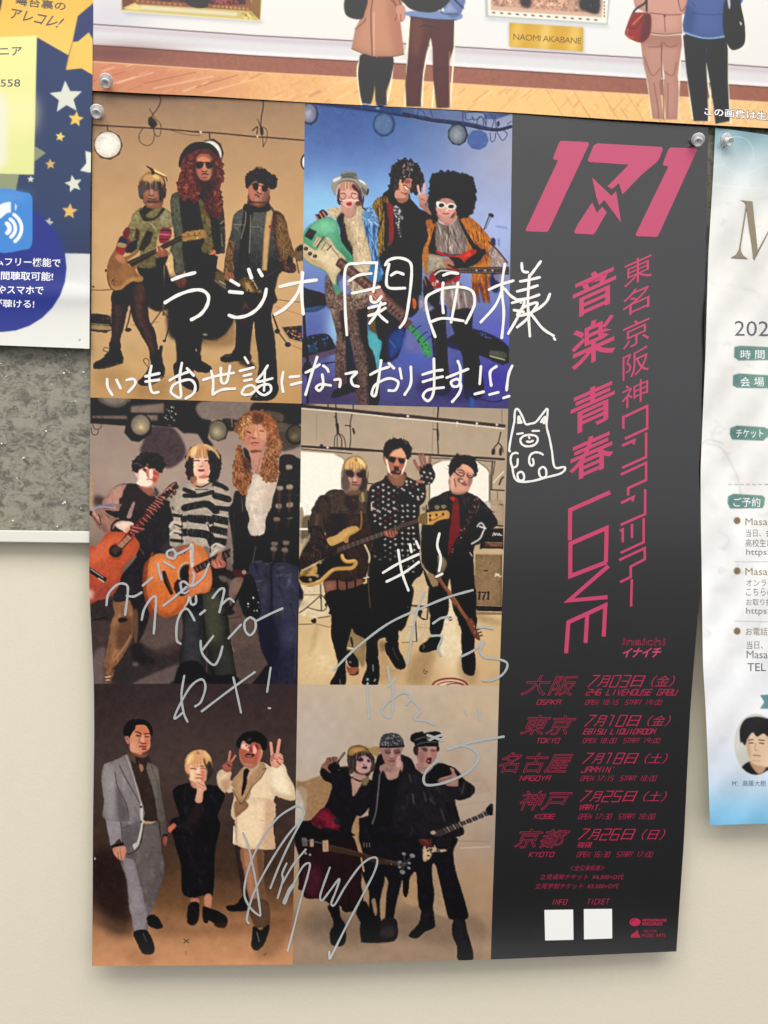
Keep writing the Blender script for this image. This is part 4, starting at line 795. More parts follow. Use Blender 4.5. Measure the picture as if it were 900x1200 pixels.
# ---- print 3: dim studio,acoustic guitars
def print3():
    region([103,466,354,466,354,804,103,804])
    vgrad([(466,(122,106,96)),(500,(160,140,126)),(560,(174,152,138)),(600,(168,146,132)),(690,(96,80,74)),(720,(72,58,56)),(760,(74,60,58)),(804,(84,68,66))])
    sunglow(200,540,60,40,(182,160,144),.5); sunglow(115,600,16,40,(150,130,116),.5); grain(.015,12)
    frame(100,470)
    dk = (48,45,48)
    poly([30,-40,1100,-40,905,60,905,260,800,265,740,215,540,200,320,200,45,180],dk,b=.7,sm=0,v=0)
    poly([370,45,640,20,640,100,370,100],(138,120,108),b=1.2,sm=0); poly([60,120,340,120,345,150,60,145],(130,112,102),b=.7,sm=0); poly([480,115,590,115,590,160,480,160],(140,122,108),b=.8,sm=0)
    poly([520,215,700,215,780,300,820,400,800,470,700,545,620,530,560,480,450,420,470,340],(84,70,72),b=1.2,v=0)
    m = ell(240,-30,140,88,(110,100,92),b=.8); ell(240,-35,100,60,(140,128,112),b=1,clip=m); poly([90,0,200,90,320,110,360,60,340,20,300,60,200,50],(52,48,50),b=.8)
    line([350,20,355,180],3,(44,40,44)); line([360,100,640,112],1.3,(50,44,46)); line([45,170,330,190],3.5,(40,38,42)); line([60,145,340,158],1,(40,36,40)); line([560,190,740,205],3,(44,42,46))
    for l in ([60,190,80,230,120,225,135,200],[50,220,60,270,95,275,110,240],[80,110,90,140],[120,100,150,145]): line(l,.9,(74,62,60))
    speck(poly([650,60,740,60,720,190,660,190],dk,al=.1),[(190,180,168),(120,110,104)],24,.9)
    poly([330,200,380,150,480,110,540,200,540,260,440,335,375,325,318,260],(50,46,48),b=.4,sm=0)
    ell(458,195,84,88,(66,58,54)); m = ell(450,196,76,82,(150,136,118),b=.6); ell(455,210,44,44,(182,162,126),b=1.5,clip=m); ell(455,212,16,16,(224,200,150),b=1)
    poly([30,620,70,620,78,900,30,905],(186,156,126),b=.5); poly([78,770,160,790,150,840,80,850],(80,66,64),b=1.4)
    frame(225,470)
    poly([-10,-10,70,0,80,140,160,160,130,300,180,365,110,365,50,270,-10,260],dk,b=.7,sm=0,v=0); poly([75,10,540,5,480,90,400,160,250,150,70,130],(136,120,110),b=1,v=0)
    poly([540,5,890,20,890,190,700,180,640,120,480,95],(46,42,44),b=.9,v=0); poly([600,80,740,110,740,170,650,160],(96,84,74),b=1.2); poly([680,180,800,190,790,230,700,240],(104,92,80),b=.8)
    poly([250,150,400,165,370,235,290,240],(70,62,60),b=.6); line([290,190,380,200],3,(36,34,36)); line([325,150,330,210],1.6,(120,108,96)); line([290,225,370,232],3,(40,36,38))
    m = poly([135,240,160,175,215,150,280,170,300,240,275,310,215,330,160,305],(58,52,52),sm=0); m = ell(212,242,72,80,(130,120,100),b=.6); ell(205,255,36,36,(176,164,134),b=1.4); ell(203,258,10,10,(214,200,164),b=.7)
    poly([690,250,890,250,890,360,740,410,700,360],(84,74,70),b=1); ell(840,275,76,82,(50,46,44)); ell(840,270,62,70,(96,86,72),b=.9); ell(832,290,24,24,(130,112,86),b=1.2)
    # floor
    frame(100,690)
    poly([30,80,240,80,260,330,70,620,50,300],(76,62,60),b=1); poly([30,90,240,95,240,250,60,240],(54,47,48),b=.8,al=.8); line([40,265,180,230],1.3,(40,36,38))
    poly([480,250,800,220,800,400,480,500],(98,82,76),b=2); poly([420,440,640,540,900,420,905,540,640,650,380,780,240,775,220,640],(56,48,48),b=2); poly([380,776,860,590,905,700,760,775],(104,88,86),b=1.2); poly([60,560,160,480,150,770,64,770],(112,94,92),b=1.5)
    frame(225,690)
    poly([260,0,420,0,540,400,615,610,500,700,340,700,280,300],(100,82,74),b=1); line([280,250,400,225],1,(70,56,50)); line([270,270,340,510],.9,(180,170,160)); line([290,330,335,520],1.4,(60,50,50)); poly([340,530,560,460,620,600,520,690,340,690],(86,72,66),b=1.8,al=.8)
    # ------- man left
    frame(100,690)
    m = garm([235,100,420,60,420,210,430,420,400,380,300,560,220,650,160,640,165,560,200,370,210,280,240,200],(150,106,76),ang=105,f=14,amp=.25); shade(m,[300,230,380,240,380,380,280,500,250,420],(92,64,50),b=2,al=.8)
    poly([270,245,320,235,345,255,310,275,280,275],(36,30,30)); line([370,380,330,460,230,590],1.4,(176,128,94))
    poly([150,650,230,650,235,700,200,760,150,765,165,700],(128,90,66),b=.5,n=.2); line([165,720,205,715],1.2,(220,200,180)); line([170,745,195,742],1,(220,200,180))
    poly([330,-20,520,-20,520,200,500,300,440,430,390,420,400,200],(48,44,46),b=.6); poly([390,190,430,200,425,420,400,430],(112,82,62),b=.6); poly([380,460,460,450,480,520,560,580,540,620,420,600,380,560],(42,38,40),b=1); ell(410,615,26,18,(110,98,92),b=.8)
    frame(100,590)
    m = garm([30,80,120,60,380,-20,650,-30,720,60,710,200,700,380,560,420,480,520,480,720,240,800,290,600,420,400,200,240],(50,46,50),f=10); poly([620,350,700,260,690,400,620,400],(64,58,60),b=.8)
    frame(100,470)
    m = garm([140,840,220,720,300,675,420,675,520,700,560,770,620,830,720,830,740,905,280,905,150,900],(58,50,52),f=8)
    m = poly([140,840,190,750,250,695,335,678,310,730,300,780,275,800,275,890,220,870],(188,140,124),b=.4); shade(m,[230,740,300,700,290,880,250,870],(206,160,142),b=1.5,al=.6)
    poly([430,690,530,700,560,770,500,760],(150,96,82)); poly([560,690,600,750,570,780],(84,74,76),b=.9)
    f = face(510,605,92,105,(228,176,156),(150,84,74),rot=8,turn=.4,mouth=(206,108,98),shadow=.35)
    shade(f,[420,560,500,540,500,650,460,690,420,640],(252,222,204),b=2,al=.85); shade(f,[560,560,620,560,600,690,560,690],(196,110,94),b=1.6,al=.7)
    line([470,570,500,560,540,580,530,610,490,600,472,575],.9,(150,74,66)); line([555,590,600,590,596,620,565,615,555,595],.9,(150,74,66)); line([520,630,545,600],1,(244,200,180))
    m = poly([385,540,375,500,400,470,440,435,500,418,560,425,620,450,650,500,645,540,620,580,590,580,560,540,520,520,470,540,430,590,395,570],(38,35,37),n=.12,nc=2,rg=1.); strands(m,[(26,24,28),(90,80,78)],150,40,5,.9,wob=70,curl=35,al=.5,clip=False)
    # sleeve cuff + hand
    frame(100,590)
    m = garm([55,90,90,30,160,10,280,10,300,0,260,60,160,60,230,110,280,130,220,220,190,240,130,220,80,160],(168,124,108),ang=60,f=16,amp=.3)
    line([60,60,120,30,240,40],1.6,(150,160,190)); line([70,110,110,170,130,160,110,90],1.2,(90,66,62)); line([120,20,250,10,270,30],1.2,(120,130,160)); poly([340,110,385,0,405,0,380,90,370,120],(186,150,140),b=.4)
    line([215,220,220,180,260,140,290,150],2.2,(40,36,40))
    m = poly([250,170,290,145,385,155,390,200,380,260,350,262,300,220,260,200],(250,218,196)); shade(m,[330,210,390,180,390,270,340,260],(226,150,124),b=1,al=.8)
    # guitar 1
    m = poly([30,380,90,350,140,290,180,240,300,235,400,270,440,330,430,390,380,450,330,500,300,560,270,680,200,760,100,790,30,785],(206,96,62),g=((176,80,58),300,240,60,780))
    shade(m,[30,420,160,300,300,260,260,330,180,440,60,500],(226,118,80),b=3,al=.7); shade(m,[30,720,240,640,280,700,200,770,30,790],(150,70,62),b=3,al=.7); ell(45,740,24,40,(240,200,180),b=2)
    strands(m,[(186,82,52),(224,120,82)],60,130,26,.7,wob=3,al=.4)
    ell(255,392,66,70,(176,84,56),clip=m); ell(250,388,54,52,(52,42,42),rot=0)
    m = poly([270,330,400,170,600,-30,640,-10,420,220,310,365],(104,54,50),sm=0)
    for k in range(13): x = 290+k*26; y = 320-k*28; line([x,y-2,x+34,y+26],.8,(226,158,136),al=.85)
    poly([260,345,350,258,385,290,305,370],(200,150,120),sm=0,b=.4,al=.7); line([305,368,390,280],1.3,(54,36,36))
    for k in range(4): line([215+k*9,390+k*8,340+k*9,262+k*6],.4,(190,140,120),al=.7)
    poly([375,180,480,200,440,240,395,250,370,220],(120,54,52),b=.4); line([380,190,480,212],1,(200,140,130)); line([375,215,430,235],1,(210,160,140))
    poly([35,520,180,610,160,645,30,560],(40,36,38),sm=0,b=.3); line([45,535,150,605],.9,(206,190,180)); line([110,610,155,640],1.2,(230,214,204)); line([450,370,478,415],.9,(104,96,84))
    frame(100,470)
    m = poly([600,770,700,670,740,655,765,710,740,750,640,800],(64,40,40),sm=0); line([610,760,730,670],1.4,(190,124,108)); speck(m,[(200,160,140),(130,84,74)],34,.9); poly([480,905,600,770,640,795,530,905],(104,54,48),sm=0)
    for k in range(7): line([500+k*18,880-k*18,540+k*18,900-k*18],.8,(230,166,144),al=.8)
    for x,y in ((660,790),(700,780),(730,760)): ell(x,y,9,9,(60,44,44))
    # ------- woman centre
    frame(225,590)
    m = garm([-60,600,170,520,330,560,370,680,300,800,330,905,-80,905],(50,47,46),f=10); 
    frame(225,690)
    m = garm([-100,-20,100,-40,120,200,118,480,112,700,90,770,-90,770,-96,560,-70,300],(40,40,42),f=16,amp=.4); shade(m,[-60,250,60,240,84,500,70,700,-50,680],(64,64,66),b=4,al=.8)
    m = garm([90,-40,230,-20,290,200,318,420,345,600,350,760,150,780,126,500,100,200],(46,45,42),f=18,amp=.4); shade(m,[100,40,220,40,250,300,230,420,150,460,110,240],(84,82,66),b=3,al=.85); shade(m,[200,420,290,460,320,700,220,740],(60,60,56),b=3,al=.7)
    poly([-140,740,-110,640,-40,590,60,600,150,700,340,700,350,770,-140,778],(32,32,34),b=.8)
    frame(100,470)
    m = poly([770,905,760,820,800,740,860,690,905,690,905,905],(196,176,160),b=.4); strands(m,[(40,36,40),(220,200,184)],30,100,9,2,al=.8)
    frame(100,590)
    m = poly([705,-20,905,-20,905,340,850,330,700,350,690,260,690,190,720,140,700,60],(192,178,160),n=.06)
    for l,w in (([790,20,905,10],5.2),([800,130,905,110],7.8),([785,240,905,230],9.1),([700,150,785,190],3.38),([700,230,790,240],3.9),([700,300,790,310],3.9),([700,95,780,105],3.9),([715,40,790,50],3.9)): line(l,w,(42,40,44),clip=m)
    for l in ([690,190,720,155,780,170],[695,255,720,225,780,235]): line(l,3.5,(210,194,176),b=.4)
    strands(m,[(160,146,130),(236,224,208)],70,88,7,.6,al=.35)
    line([790,0,785,330],1.6,(70,62,62),al=.7)
    frame(225,590)
    m = poly([-10,-20,320,-20,300,120,290,260,270,360,180,420,150,440,130,350,-10,350],(192,178,160),n=.06)
    for l,w in (([-10,15,160,20,290,50],7.15),([-10,120,150,140],10.4),([180,125,300,150],9.1),([-10,240,130,260,170,330],9.75),([170,210,300,240],8.45),([165,300,285,320],8.45)): line(l,w,(42,40,44),clip=m)
    strands(m,[(150,136,122),(232,220,204)],110,88,7,.6,al=.35); line([165,20,175,180,160,330],1.8,(60,54,56),al=.8); line([125,160,155,250,150,400],1.6,(50,46,50)); ell(125,165,14,12,(180,176,176)); 
    for l in ([160,360,200,330,250,350],[160,430,190,390,210,380]): line(l,2.4,(214,200,184))
    poly([160,430,180,450,270,440,280,520,230,600,160,540],(44,42,44),b=.5); poly([220,590,280,600,290,640,240,630],(120,108,98),b=.8); poly([290,610,350,640,355,680,300,670],(104,94,84),b=.8)
    frame(225,470)
    m = poly([-100,690,20,680,100,690,170,670,200,655,290,700,320,780,320,905,-120,905],(190,174,156),n=.06)
    for l,w in (([-60,770,50,770,170,740],5.2),([-60,870,30,850,130,840,200,900],8.45),([190,670,250,690,285,710],6.5),([190,770,300,800],7.8),([200,870,310,880],5.85),([-60,720,20,750],5.2)): line(l,w,(42,40,44),clip=m)
    strands(m,[(150,136,122),(234,222,206)],80,88,7,.6,al=.3)
    poly([30,600,140,600,130,680,60,700,20,680],(226,178,158),b=.4); line([20,685,80,700,140,670],1.6,(50,42,44)); line([30,720,130,720],1.4,(60,52,52),al=.8)
    m = poly([-50,460,-10,385,60,352,130,355,200,400,236,460,232,560,222,610,196,650,160,640,20,620,-10,650,-35,620,-50,560],(44,40,42),rg=.8)
    f = face(80,535,76,112,(238,196,174),(160,104,90),turn=-.1,mouth=(150,62,60),shadow=.2); shade(f,[20,560,60,540,60,640,30,640],(255,226,208),b=2,al=.7)
    m = poly([-45,470,-10,390,60,352,130,352,190,395,215,440,180,440,160,430,150,462,120,480,80,466,30,474,10,500,-20,510],(206,160,106),rg=.5); strands(m,[(240,200,140),(150,104,66)],80,92,8,.7,wob=12,al=.55,clip=False)
    m = poly([150,400,190,400,232,460,236,540,218,610,196,640,172,700,152,640,158,560,152,470],(46,40,42),b=.5,rg=.9); strands(m,[(80,66,62),(28,24,28)],40,90,12,.8,wob=12,al=.5,clip=False)
    frame(100,470)
    m = poly([832,520,850,450,890,400,905,380,905,480,884,560,882,610,856,600],(46,40,42),b=.5,rg=.7); shade(m,[860,400,905,370,905,450,870,470],(214,164,100),b=1.4,al=.9)
    poly([870,620,900,600,905,690,870,690],(206,150,112),b=.5,al=.8)
    # guitar 2
    frame(100,590)
    poly([475,520,520,450,560,420,560,900,520,880,470,700],(150,78,54),b=.4)
    m = poly([520,470,560,425,620,412,700,430,780,400,850,360,900,340,960,360,1000,440,1020,520,1030,640,1000,720,900,740,830,780,800,860,740,905,620,905,540,840,500,700,505,600],(224,130,72),g=((206,108,58),700,420,640,900))
    strands(m,[(206,112,60),(238,152,96)],70,95,26,.8,wob=3,al=.4); shade(m,[530,480,640,430,700,480,620,600,540,620],(240,156,100),b=4,al=.6)
    ell(828,575,76,96,(214,186,160),clip=m,b=.3); ell(828,575,68,86,(150,120,100)); ell(828,575,58,74,(46,38,40)); poly([740,630,760,620,860,660,850,720,780,755,730,720,722,660],(66,48,48))
    poly([625,550,650,548,718,735,695,748,640,640],(44,36,36),sm=0); line([655,600,700,715],.8,(110,84,72)); poly([850,350,890,345,892,500,855,490],(255,240,226),b=.4); poly([800,860,850,740,900,700,850,790,790,880],(250,236,226),b=.4)
    line([770,650,800,730,850,700,880,640],2.2,(208,202,206),b=.5); line([790,720,870,660],2,(160,156,164),b=.6)
    poly([745,370,790,345,835,350,820,390,770,400],(180,96,78),b=.4); line([770,380,780,420],1.2,(140,50,46)); line([800,380,810,410],1.2,(140,50,46))
    frame(100,690)
    m = poly([475,-30,905,-30,905,40,830,70,800,150,740,210,680,236,620,228,560,170,500,80],(204,106,58),al=0); 
    m = poly([520,100,560,170,620,228,680,236,740,210,800,150,780,120,700,190,620,190,540,90],(176,92,52),b=.5,al=.8)
    frame(225,590)
    m = poly([-10,335,40,350,90,420,110,480,140,520,165,600,160,660,120,710,40,730,-20,745],(226,134,86)); strands(m,[(206,112,62),(240,156,104)],30,95,26,.8,wob=3,al=.4); poly([-10,340,15,350,15,510,-10,500],(250,232,214),b=.5)
    m = poly([10,520,140,450,280,380,500,290,560,260,600,290,420,390,280,450,150,510,40,570],(58,44,42),sm=0)
    for k in range(16): x = 30+k*34; y = 515-k*15.5; line([x,y-2,x+18,y+34],.7,(190,160,140),al=.75)
    for k in range(3): line([20,540+k*12,560,278+k*10],.4,(150,126,112),al=.6)
    poly([555,240,640,180,740,150,850,170,860,240,760,260,660,290,590,300],(48,34,34),b=.5); line([570,250,600,305],1.3,(200,140,84)); speck(poly([640,150,860,140,850,280,640,310],(48,34,34),al=.2),[(150,84,74),(30,24,26),(230,226,224),(110,70,60)],40,1.1)
    ell(645,182,9,10,(236,232,230)); ell(826,252,9,12,(240,238,236)); line([610,270,640,235,665,250,630,275],.8,(180,160,130))
    poly([160,470,200,450,220,400,245,395,240,450,275,480,270,515,200,530,165,510],(196,120,100)); line([190,460,215,500],1,(110,62,56)); line([220,470,245,505],1,(110,62,56)); line([180,480,195,520],.9,(230,160,138)); line([205,470,230,515],.9,(230,160,138))
    # ------- tall man right
    frame(225,590)
    poly([345,-20,905,-20,885,520,640,520,500,560,340,540,330,300],(38,35,36),b=.5)
    frame(225,690)
    m = garm([410,0,860,-50,860,780,500,778,620,650,560,480,520,240,420,200],(44,44,60),f=20,amp=.25,ang=85); shade(m,[640,-20,850,-20,840,300,720,240,660,100],(70,70,90),b=6,al=.6); shade(m,[740,300,850,320,820,480,760,460],(84,88,110),b=5,al=.6); shade(m,[560,300,640,260,700,700,600,600],(24,26,44),b=5,al=.8); line([860,-50,835,720],1.6,(70,66,74),al=.7); poly([520,740,620,620,640,780,500,780],(34,33,38),b=.8)
    frame(225,590)
    m = garm([480,480,640,500,650,600,620,905,520,905,470,700],(62,60,74),f=10,amp=.3); m = garm([650,510,845,510,865,600,860,905,660,905],(62,62,78),f=14,amp=.3); line([645,520,650,900],2,(34,34,50),b=.8)
    for x,y in ((520,480),(600,495),(700,530),(760,590),(520,640),(690,590)): line([x,y,x+50,y-12],1.2,(130,128,140),b=.8,al=.6)
    poly([410,620,500,600,560,905,420,905],(36,34,38),b=.8); speck(poly([400,760,580,700,570,905,400,905],(36,34,38),al=.05),[(220,216,210)],7,.9); ell(500,768,7,8,(240,236,230))
    poly([330,545,400,540,440,560,430,610,370,620],(80,44,44),b=.5); ell(425,560,18,18,(190,150,130)); poly([330,620,420,610,400,700,330,760,300,740],(140,112,98),b=.6); line([440,590,400,700,320,850,260,905],3,(40,34,36)); line([520,350,495,480],.6,(180,166,150),al=.7); poly([315,350,335,350,335,490,320,480],(160,144,128),b=.6)
    for x,y in ((700,30),(795,20),(690,130),(790,110),(670,330),(765,320),(665,370),(755,380)): poly([x-22,y-14,x+24,y-14,x+22,y+16,x-20,y+16],(150,132,116),b=.7,al=.8); line([x,y+16,x-5,y+90],3.4,(92,74,66),b=.8,al=.5)
    line([345,0,338,340],1,(90,80,74),al=.6); 
    m = garm([450,-20,640,-20,600,130,590,240,540,262,480,258,455,190,470,130],(226,208,190),f=12,amp=.12,ang=95)
    frame(225,470)
    poly([350,740,440,750,460,905,345,905],(42,38,40),b=.4); line([405,780,415,900],.9,(110,100,96)); 
    m = garm([620,905,700,560,720,450,800,435,850,460,890,520,890,905],(40,37,38),f=8)
    for x,y in ((716,710),(795,700),(705,855),(795,845),(790,540)): poly([x-22,y-16,x+24,y-16,x+20,y+16,x-22,y+16],(190,170,146),b=.6,al=.85)
    for x in (712,796): line([x,730,x-4,900],3.6,(104,78,70),b=.8,al=.6)
    for y in (640,760): line([690,y,890,y+10],1,(90,80,74),al=.6)
    m = garm([500,580,560,560,700,560,700,640,660,780,620,905,460,905,440,780,480,680],(230,212,192),f=16,amp=.14,ang=100); shade(m,[600,640,700,640,640,905,580,905],(200,176,156),b=3,al=.6)
    poly([470,420,580,410,570,560,520,600,500,540],(206,150,128),b=.4); shade(None,[0,0,1,1,1,0],(0,0,0)) if 0 else None; poly([420,380,470,430,480,560,440,480],(44,40,44),b=.5); line([500,590,530,560,560,440],1.6,(170,112,94),al=.6)
    f = face(515,312,94,112,(214,156,130),(140,84,68),turn=-.15,mouth=(150,70,64),shadow=.3); 
    m = poly([350,200,370,160,400,140,440,100,500,85,580,80,640,120,680,180,700,260,730,330,730,400,700,470,710,560,690,650,600,660,560,610,575,500,590,420,620,340,610,260,590,215,540,240,500,200,450,230,430,300,400,330,380,280,360,250],(150,98,66),n=.12,nc=2,rg=1.2)
    strands(m,[(208,154,108),(100,60,42),(180,124,84),(222,172,126),(66,42,36)],420,84,10,.9,wob=22,curl=14,al=.55)
    m = poly([370,370,400,360,420,440,460,480,480,560,500,620,460,700,440,770,400,750,350,700,330,600,345,480],(156,102,70),n=.12,nc=2,rg=1.1); strands(m,[(224,160,108),(104,58,38),(196,128,82),(62,40,36)],240,84,11,.9,wob=18,curl=14,al=.55)
    shade(m,[400,460,460,480,480,600,430,560],(56,38,36),b=1.5,al=.6)
    poly([500,90,580,85,600,130,560,180,520,200,500,140],(96,62,48),b=1.2,al=.65)
    for l in ([450,170,440,260,430,330],[500,180,510,250],[560,190,590,250,600,330],[480,170,470,240]): line(l,1.4,(206,144,98),al=.7)
    poly([45,-5,480,-5,480,3,45,3],(60,50,52),b=.3,al=.0)
    # dark band under the picture
    poly([30,775+0,905,775,905,850,30,850],(64,52,52),al=0)
    frame(100,690)
    poly([30,774,900,774,900,900,30,900],(58,47,48),sm=0,b=.2,v=0)
    frame(225,690)
    poly([0,774,900,774,900,900,0,900],(58,47,49),sm=0,b=.2,v=0)
    heads3()
    finish(.4)
# ---- print 4: bright studio wall,electric bass
def star(cx,cy,r,c,rot=0,**k):
    p = []
    for i in range(10):
        q = r if i % 2 == 0 else r*.45
        a = math.radians(rot-90+36*i); p += [cx+q*math.cos(a),cy+q*math.sin(a)]
    k.setdefault('sm', 0); k.setdefault('v', 0)
    return poly(p,c,**k)
def print4():
    region([347,474,596,474,596,806,347,806])
    vgrad([(474,(176,158,136)),(520,(186,166,142)),(600,(190,168,138)),(660,(206,180,142)),(700,(222,194,150)),(740,(216,184,138)),(806,(206,172,128))])
    sunglow(470,500,60,30,(196,174,148),.5); sunglow(375,770,30,40,(240,214,168),.6); sunglow(530,760,20,44,(244,222,184),.8); grain(.015,10)
    frame(345,470)
    line([55,42,480,82,905,130],3.8,(66,56,52),sm=0); line([55,62,480,100,905,146],1.2,(236,226,206),sm=0); line([480,72,905,112],.8,(90,78,70)); 
    for l in ([275,20,275,50],[338,20,340,60],[478,30,480,70]): line(l,1.3,(60,52,48))
    line([340,100,345,200,355,260],2,(76,66,60)); line([330,130,345,150,340,200],1.5,(70,62,58)); line([355,260,330,300,328,390],1.,(60,52,50)); line([355,265,385,310,385,390],1.2,(60,52,50)); line([360,262,405,300,420,390],1.,(70,60,56)); line([350,270,350,390],1.1,(90,78,70)); line([470,110,455,190,460,300,450,400],1.3,(80,70,62)); line([415,200,460,205],1.5,(70,60,54)); poly([470,225,485,225,496,265,482,270],(56,50,50)); poly([345,190,362,190,365,260,345,262],(64,56,54))
    line([182,110,182,320],1,(150,132,112),al=.6)
    poly([55,362,480,382,905,415,905,430,720,418,460,405,55,378],(58,48,46),sm=0,b=.3); line([60,392,370,420,470,430],1.2,(84,72,64)); ell(223,368,14,16,(56,48,46)); ell(272,380,10,9,(236,230,214))
    m = poly([53,412,340,430,400,460,420,490,400,640,400,905,53,905],(250,244,228),b=.4,n=.01,v=0,sm=0); poly([340,428,400,450,430,490,415,520,395,470,330,440],(196,180,150),b=.5)
    frame(470,470)
    line([-10,118,400,160,840,205],3.8,(76,64,56),sm=0); line([-10,140,400,178,840,228],1.2,(236,226,206),sm=0); line([-10,108,160,125],.8,(90,78,70))
    for x,y in ((58,125),(458,180),(618,185),(780,195)): ell(x,y,10,10,(240,230,210)); line([x-4,y+20,x-4,y+30],1,(230,220,200))
    line([305,50,300,130],2,(70,60,56)); line([262,180,255,430],.8,(150,132,114)); line([298,180,300,300,305,430],1.8,(96,84,74)); line([262,230,300,236],1.4,(90,78,70)); poly([292,240,308,240,308,320,296,320],(66,58,54)); line([270,50,268,110],.7,(140,124,108)); line([820,70,822,180],.7,(120,106,92))
    line([90,430,460,452,838,475],2.6,(62,54,50),sm=0); ell(460,440,13,13,(60,52,48)); line([240,465,400,468],1.3,(84,74,66)); line([600,480,760,495],1.3,(84,74,66))
    line([812,255,790,340,760,380,748,430],1.5,(72,62,60)); line([790,340,815,370,805,430],1.4,(72,62,60)); poly([740,400,760,385,765,430,740,440],(56,50,50)); poly([800,390,822,385,818,440,802,440],(56,50,50)); line([822,370,835,420],.9,(72,62,60))
    m = poly([230,905,235,560,270,520,340,490,560,480,640,500,690,540,722,590,722,905],(248,240,224),sm=0,b=.4,n=.01,v=0); line([232,905,236,600],1.3,(110,96,78)); line([722,600,722,870],2.2,(126,112,92)); line([250,520,320,480],1.4,(160,144,118)); line([630,498,700,550,722,590],1.4,(140,124,100)); 
    line([745,490,740,560,735,720],2.2,(104,90,78)); line([765,490,750,600],1.2,(90,78,70)); line([750,665,835,575],1.2,(236,226,206)); line([735,722,840,728],1.6,(66,58,54)); line([800,680,815,640,832,620],2,(64,56,54)); line([785,735,790,820,830,845],.9,(110,96,84))
    # amp and cabinet
    frame(470,590)
    poly([690,-10,830,-10,830,200,780,190,720,60],(190,166,138),b=.6); line([800,10,830,15],1,(70,60,56)); line([770,180,828,186],1.6,(54,48,48)); 
    poly([660,205,832,205,832,372,640,372],(38,36,38),sm=0); poly([690,318,826,322,826,355,680,352],(124,84,66),sm=0,b=.5,n=.2); line([745,265,760,240,765,262,778,245,790,262,800,245,808,262,822,258],1,(230,222,206)); line([660,372,820,374],1.,(200,180,150)); line([680,318,826,322],.8,(160,124,96))
    m = poly([605,412,822,416,818,835,598,830],(150,122,90),sm=0,n=.05,v=.1); line([605,412,822,416],1,(190,160,124)); line([818,420,816,832],1.2,(96,78,60)); line([730,480,722,498],.9,(80,60,46)); line([675,548,705,548],1.4,(50,42,38)); line([765,595,775,570,782,590,795,575,800,595,818,590],1.1,(240,232,214))
    dk = (58,50,46)
    for x in (640,712): line([x+2,722,x-4,778],2.4,dk,b=.25); line([x-10,724,x+2,720],1.6,dk,b=.2)
    line([662,724,692,724,676,752,668,780],2.2,dk,b=.25,sm=0); line([628,778,640,780],1.2,dk); line([702,778,718,780],1.2,dk)
    poly([596,832,822,838,822,880,600,876],(50,44,44),sm=0); poly([604,882,820,888,820,905,604,905],(150,122,92),sm=0,b=.4); poly([588,845,625,880,600,880],(190,180,166),b=.4)
    # left side things
    frame(345,590)
    poly([50,-10,190,-10,150,120,60,110],(250,244,228),b=.5,v=0); poly([45,60,75,60,78,300,48,300],(180,160,132),b=.6); poly([80,110,160,115,130,250,60,290,60,215],(120,106,86),b=.8); line([50,210,140,210],2.4,(240,234,216)); ell(240,200,22,36,(240,238,228),b=.5)
    poly([28,520,60,560,80,700,70,800,30,880],(44,42,50),b=.5); poly([60,640,260,650,290,900,40,905,80,750],(226,206,168),b=.5,v=0)
    line([215,660,222,870],2,(130,116,96)); line([85,745,220,742],1.1,(120,106,86)); line([220,745,100,850,40,890],1.5,(96,84,70)); line([105,845,220,875,260,855],1.2,(90,78,66)); line([225,745,265,800,262,850],1.2,(84,74,64)); ell(218,768,9,9,(40,36,36)); ell(258,825,8,16,(44,38,38)); line([110,675,160,672],1,(120,106,90))
    frame(345,690)
    line([195,240,290,225],1.2,(96,84,74)); poly([135,260,170,242,182,268,160,285],(40,36,36)); line([40,292,150,288],1.2,(120,104,80)); line([165,285,290,315],1.1,(140,122,96)); poly([170,300,200,290,170,480,110,560,130,480],(190,164,120),b=1.8,al=.8); poly([40,560,200,500,300,700,200,780,40,780],(226,198,150),b=4,al=.5)
    strands(poly([180,560,330,560,320,700,200,720],(226,198,150),al=.01),[(255,240,206)],26,0,7,1.6,b=1,al=.35)
    poly([40,90,95,120,60,150,40,160],(190,170,136),b=1.2,al=.7)
    poly([480,330,580,420,580,520,560,640,500,560,430,500,440,420],(160,134,92),b=.9); poly([455,400,472,400,482,460,468,470],(60,46,40)); line([430,480,480,490],1.6,(220,204,180))
    poly([680,440,760,450,760,520,800,620,880,660,800,720,690,740],(186,152,110),b=2.2,al=.85); poly([690,430,750,440,740,510,700,500],(120,98,74),b=1.5,al=.7)
    frame(470,690)
    poly([80,0,230,0,240,280,180,440,60,440,-10,380,60,300,90,160],(214,188,150),b=.8,v=0); line([90,140,240,150],2.4,(90,76,62)); line([230,0,215,250],2,(96,84,70)); line([240,0,242,180],1,(190,170,130)); poly([140,180,175,180,165,230,210,250,180,255,140,220],(50,44,42)); line([120,260,130,430],1.6,(70,60,54)); line([60,310,240,322],.9,(180,156,120)); line([100,450,60,500],.9,(150,128,96),al=.7); line([10,440,130,430],.9,(120,100,76))
    poly([370,60,450,60,470,200,440,300,480,440,490,520,330,540,330,330,370,200],(236,216,180),b=1,v=0); ell(402,246,16,18,(40,36,36)); line([350,262,440,230,465,180],1.8,(220,206,180))
    poly([130,520,280,500,250,640,200,780,60,780,60,660],(160,130,92),b=3,al=.7); poly([490,560,620,640,600,770,560,778,480,700],(160,130,96),b=2.5,al=.6); poly([600,200,800,260,790,300,620,260],(170,140,96),b=2,al=.6); speck(poly([180,650,220,650,220,700,180,700],(190,160,118),al=.01),[(60,50,44)],8,.8)
    m = ell(400,790,150,68,(150,76,60)); ell(400,792,132,54,(236,200,170)); ell(405,796,118,44,(150,76,60)); ell(405,798,108,37,(238,210,184)); ell(440,806,90,40,(140,70,56)); ell(440,808,80,33,(232,200,172))
    # ------- woman left
    bk = (42,38,38)
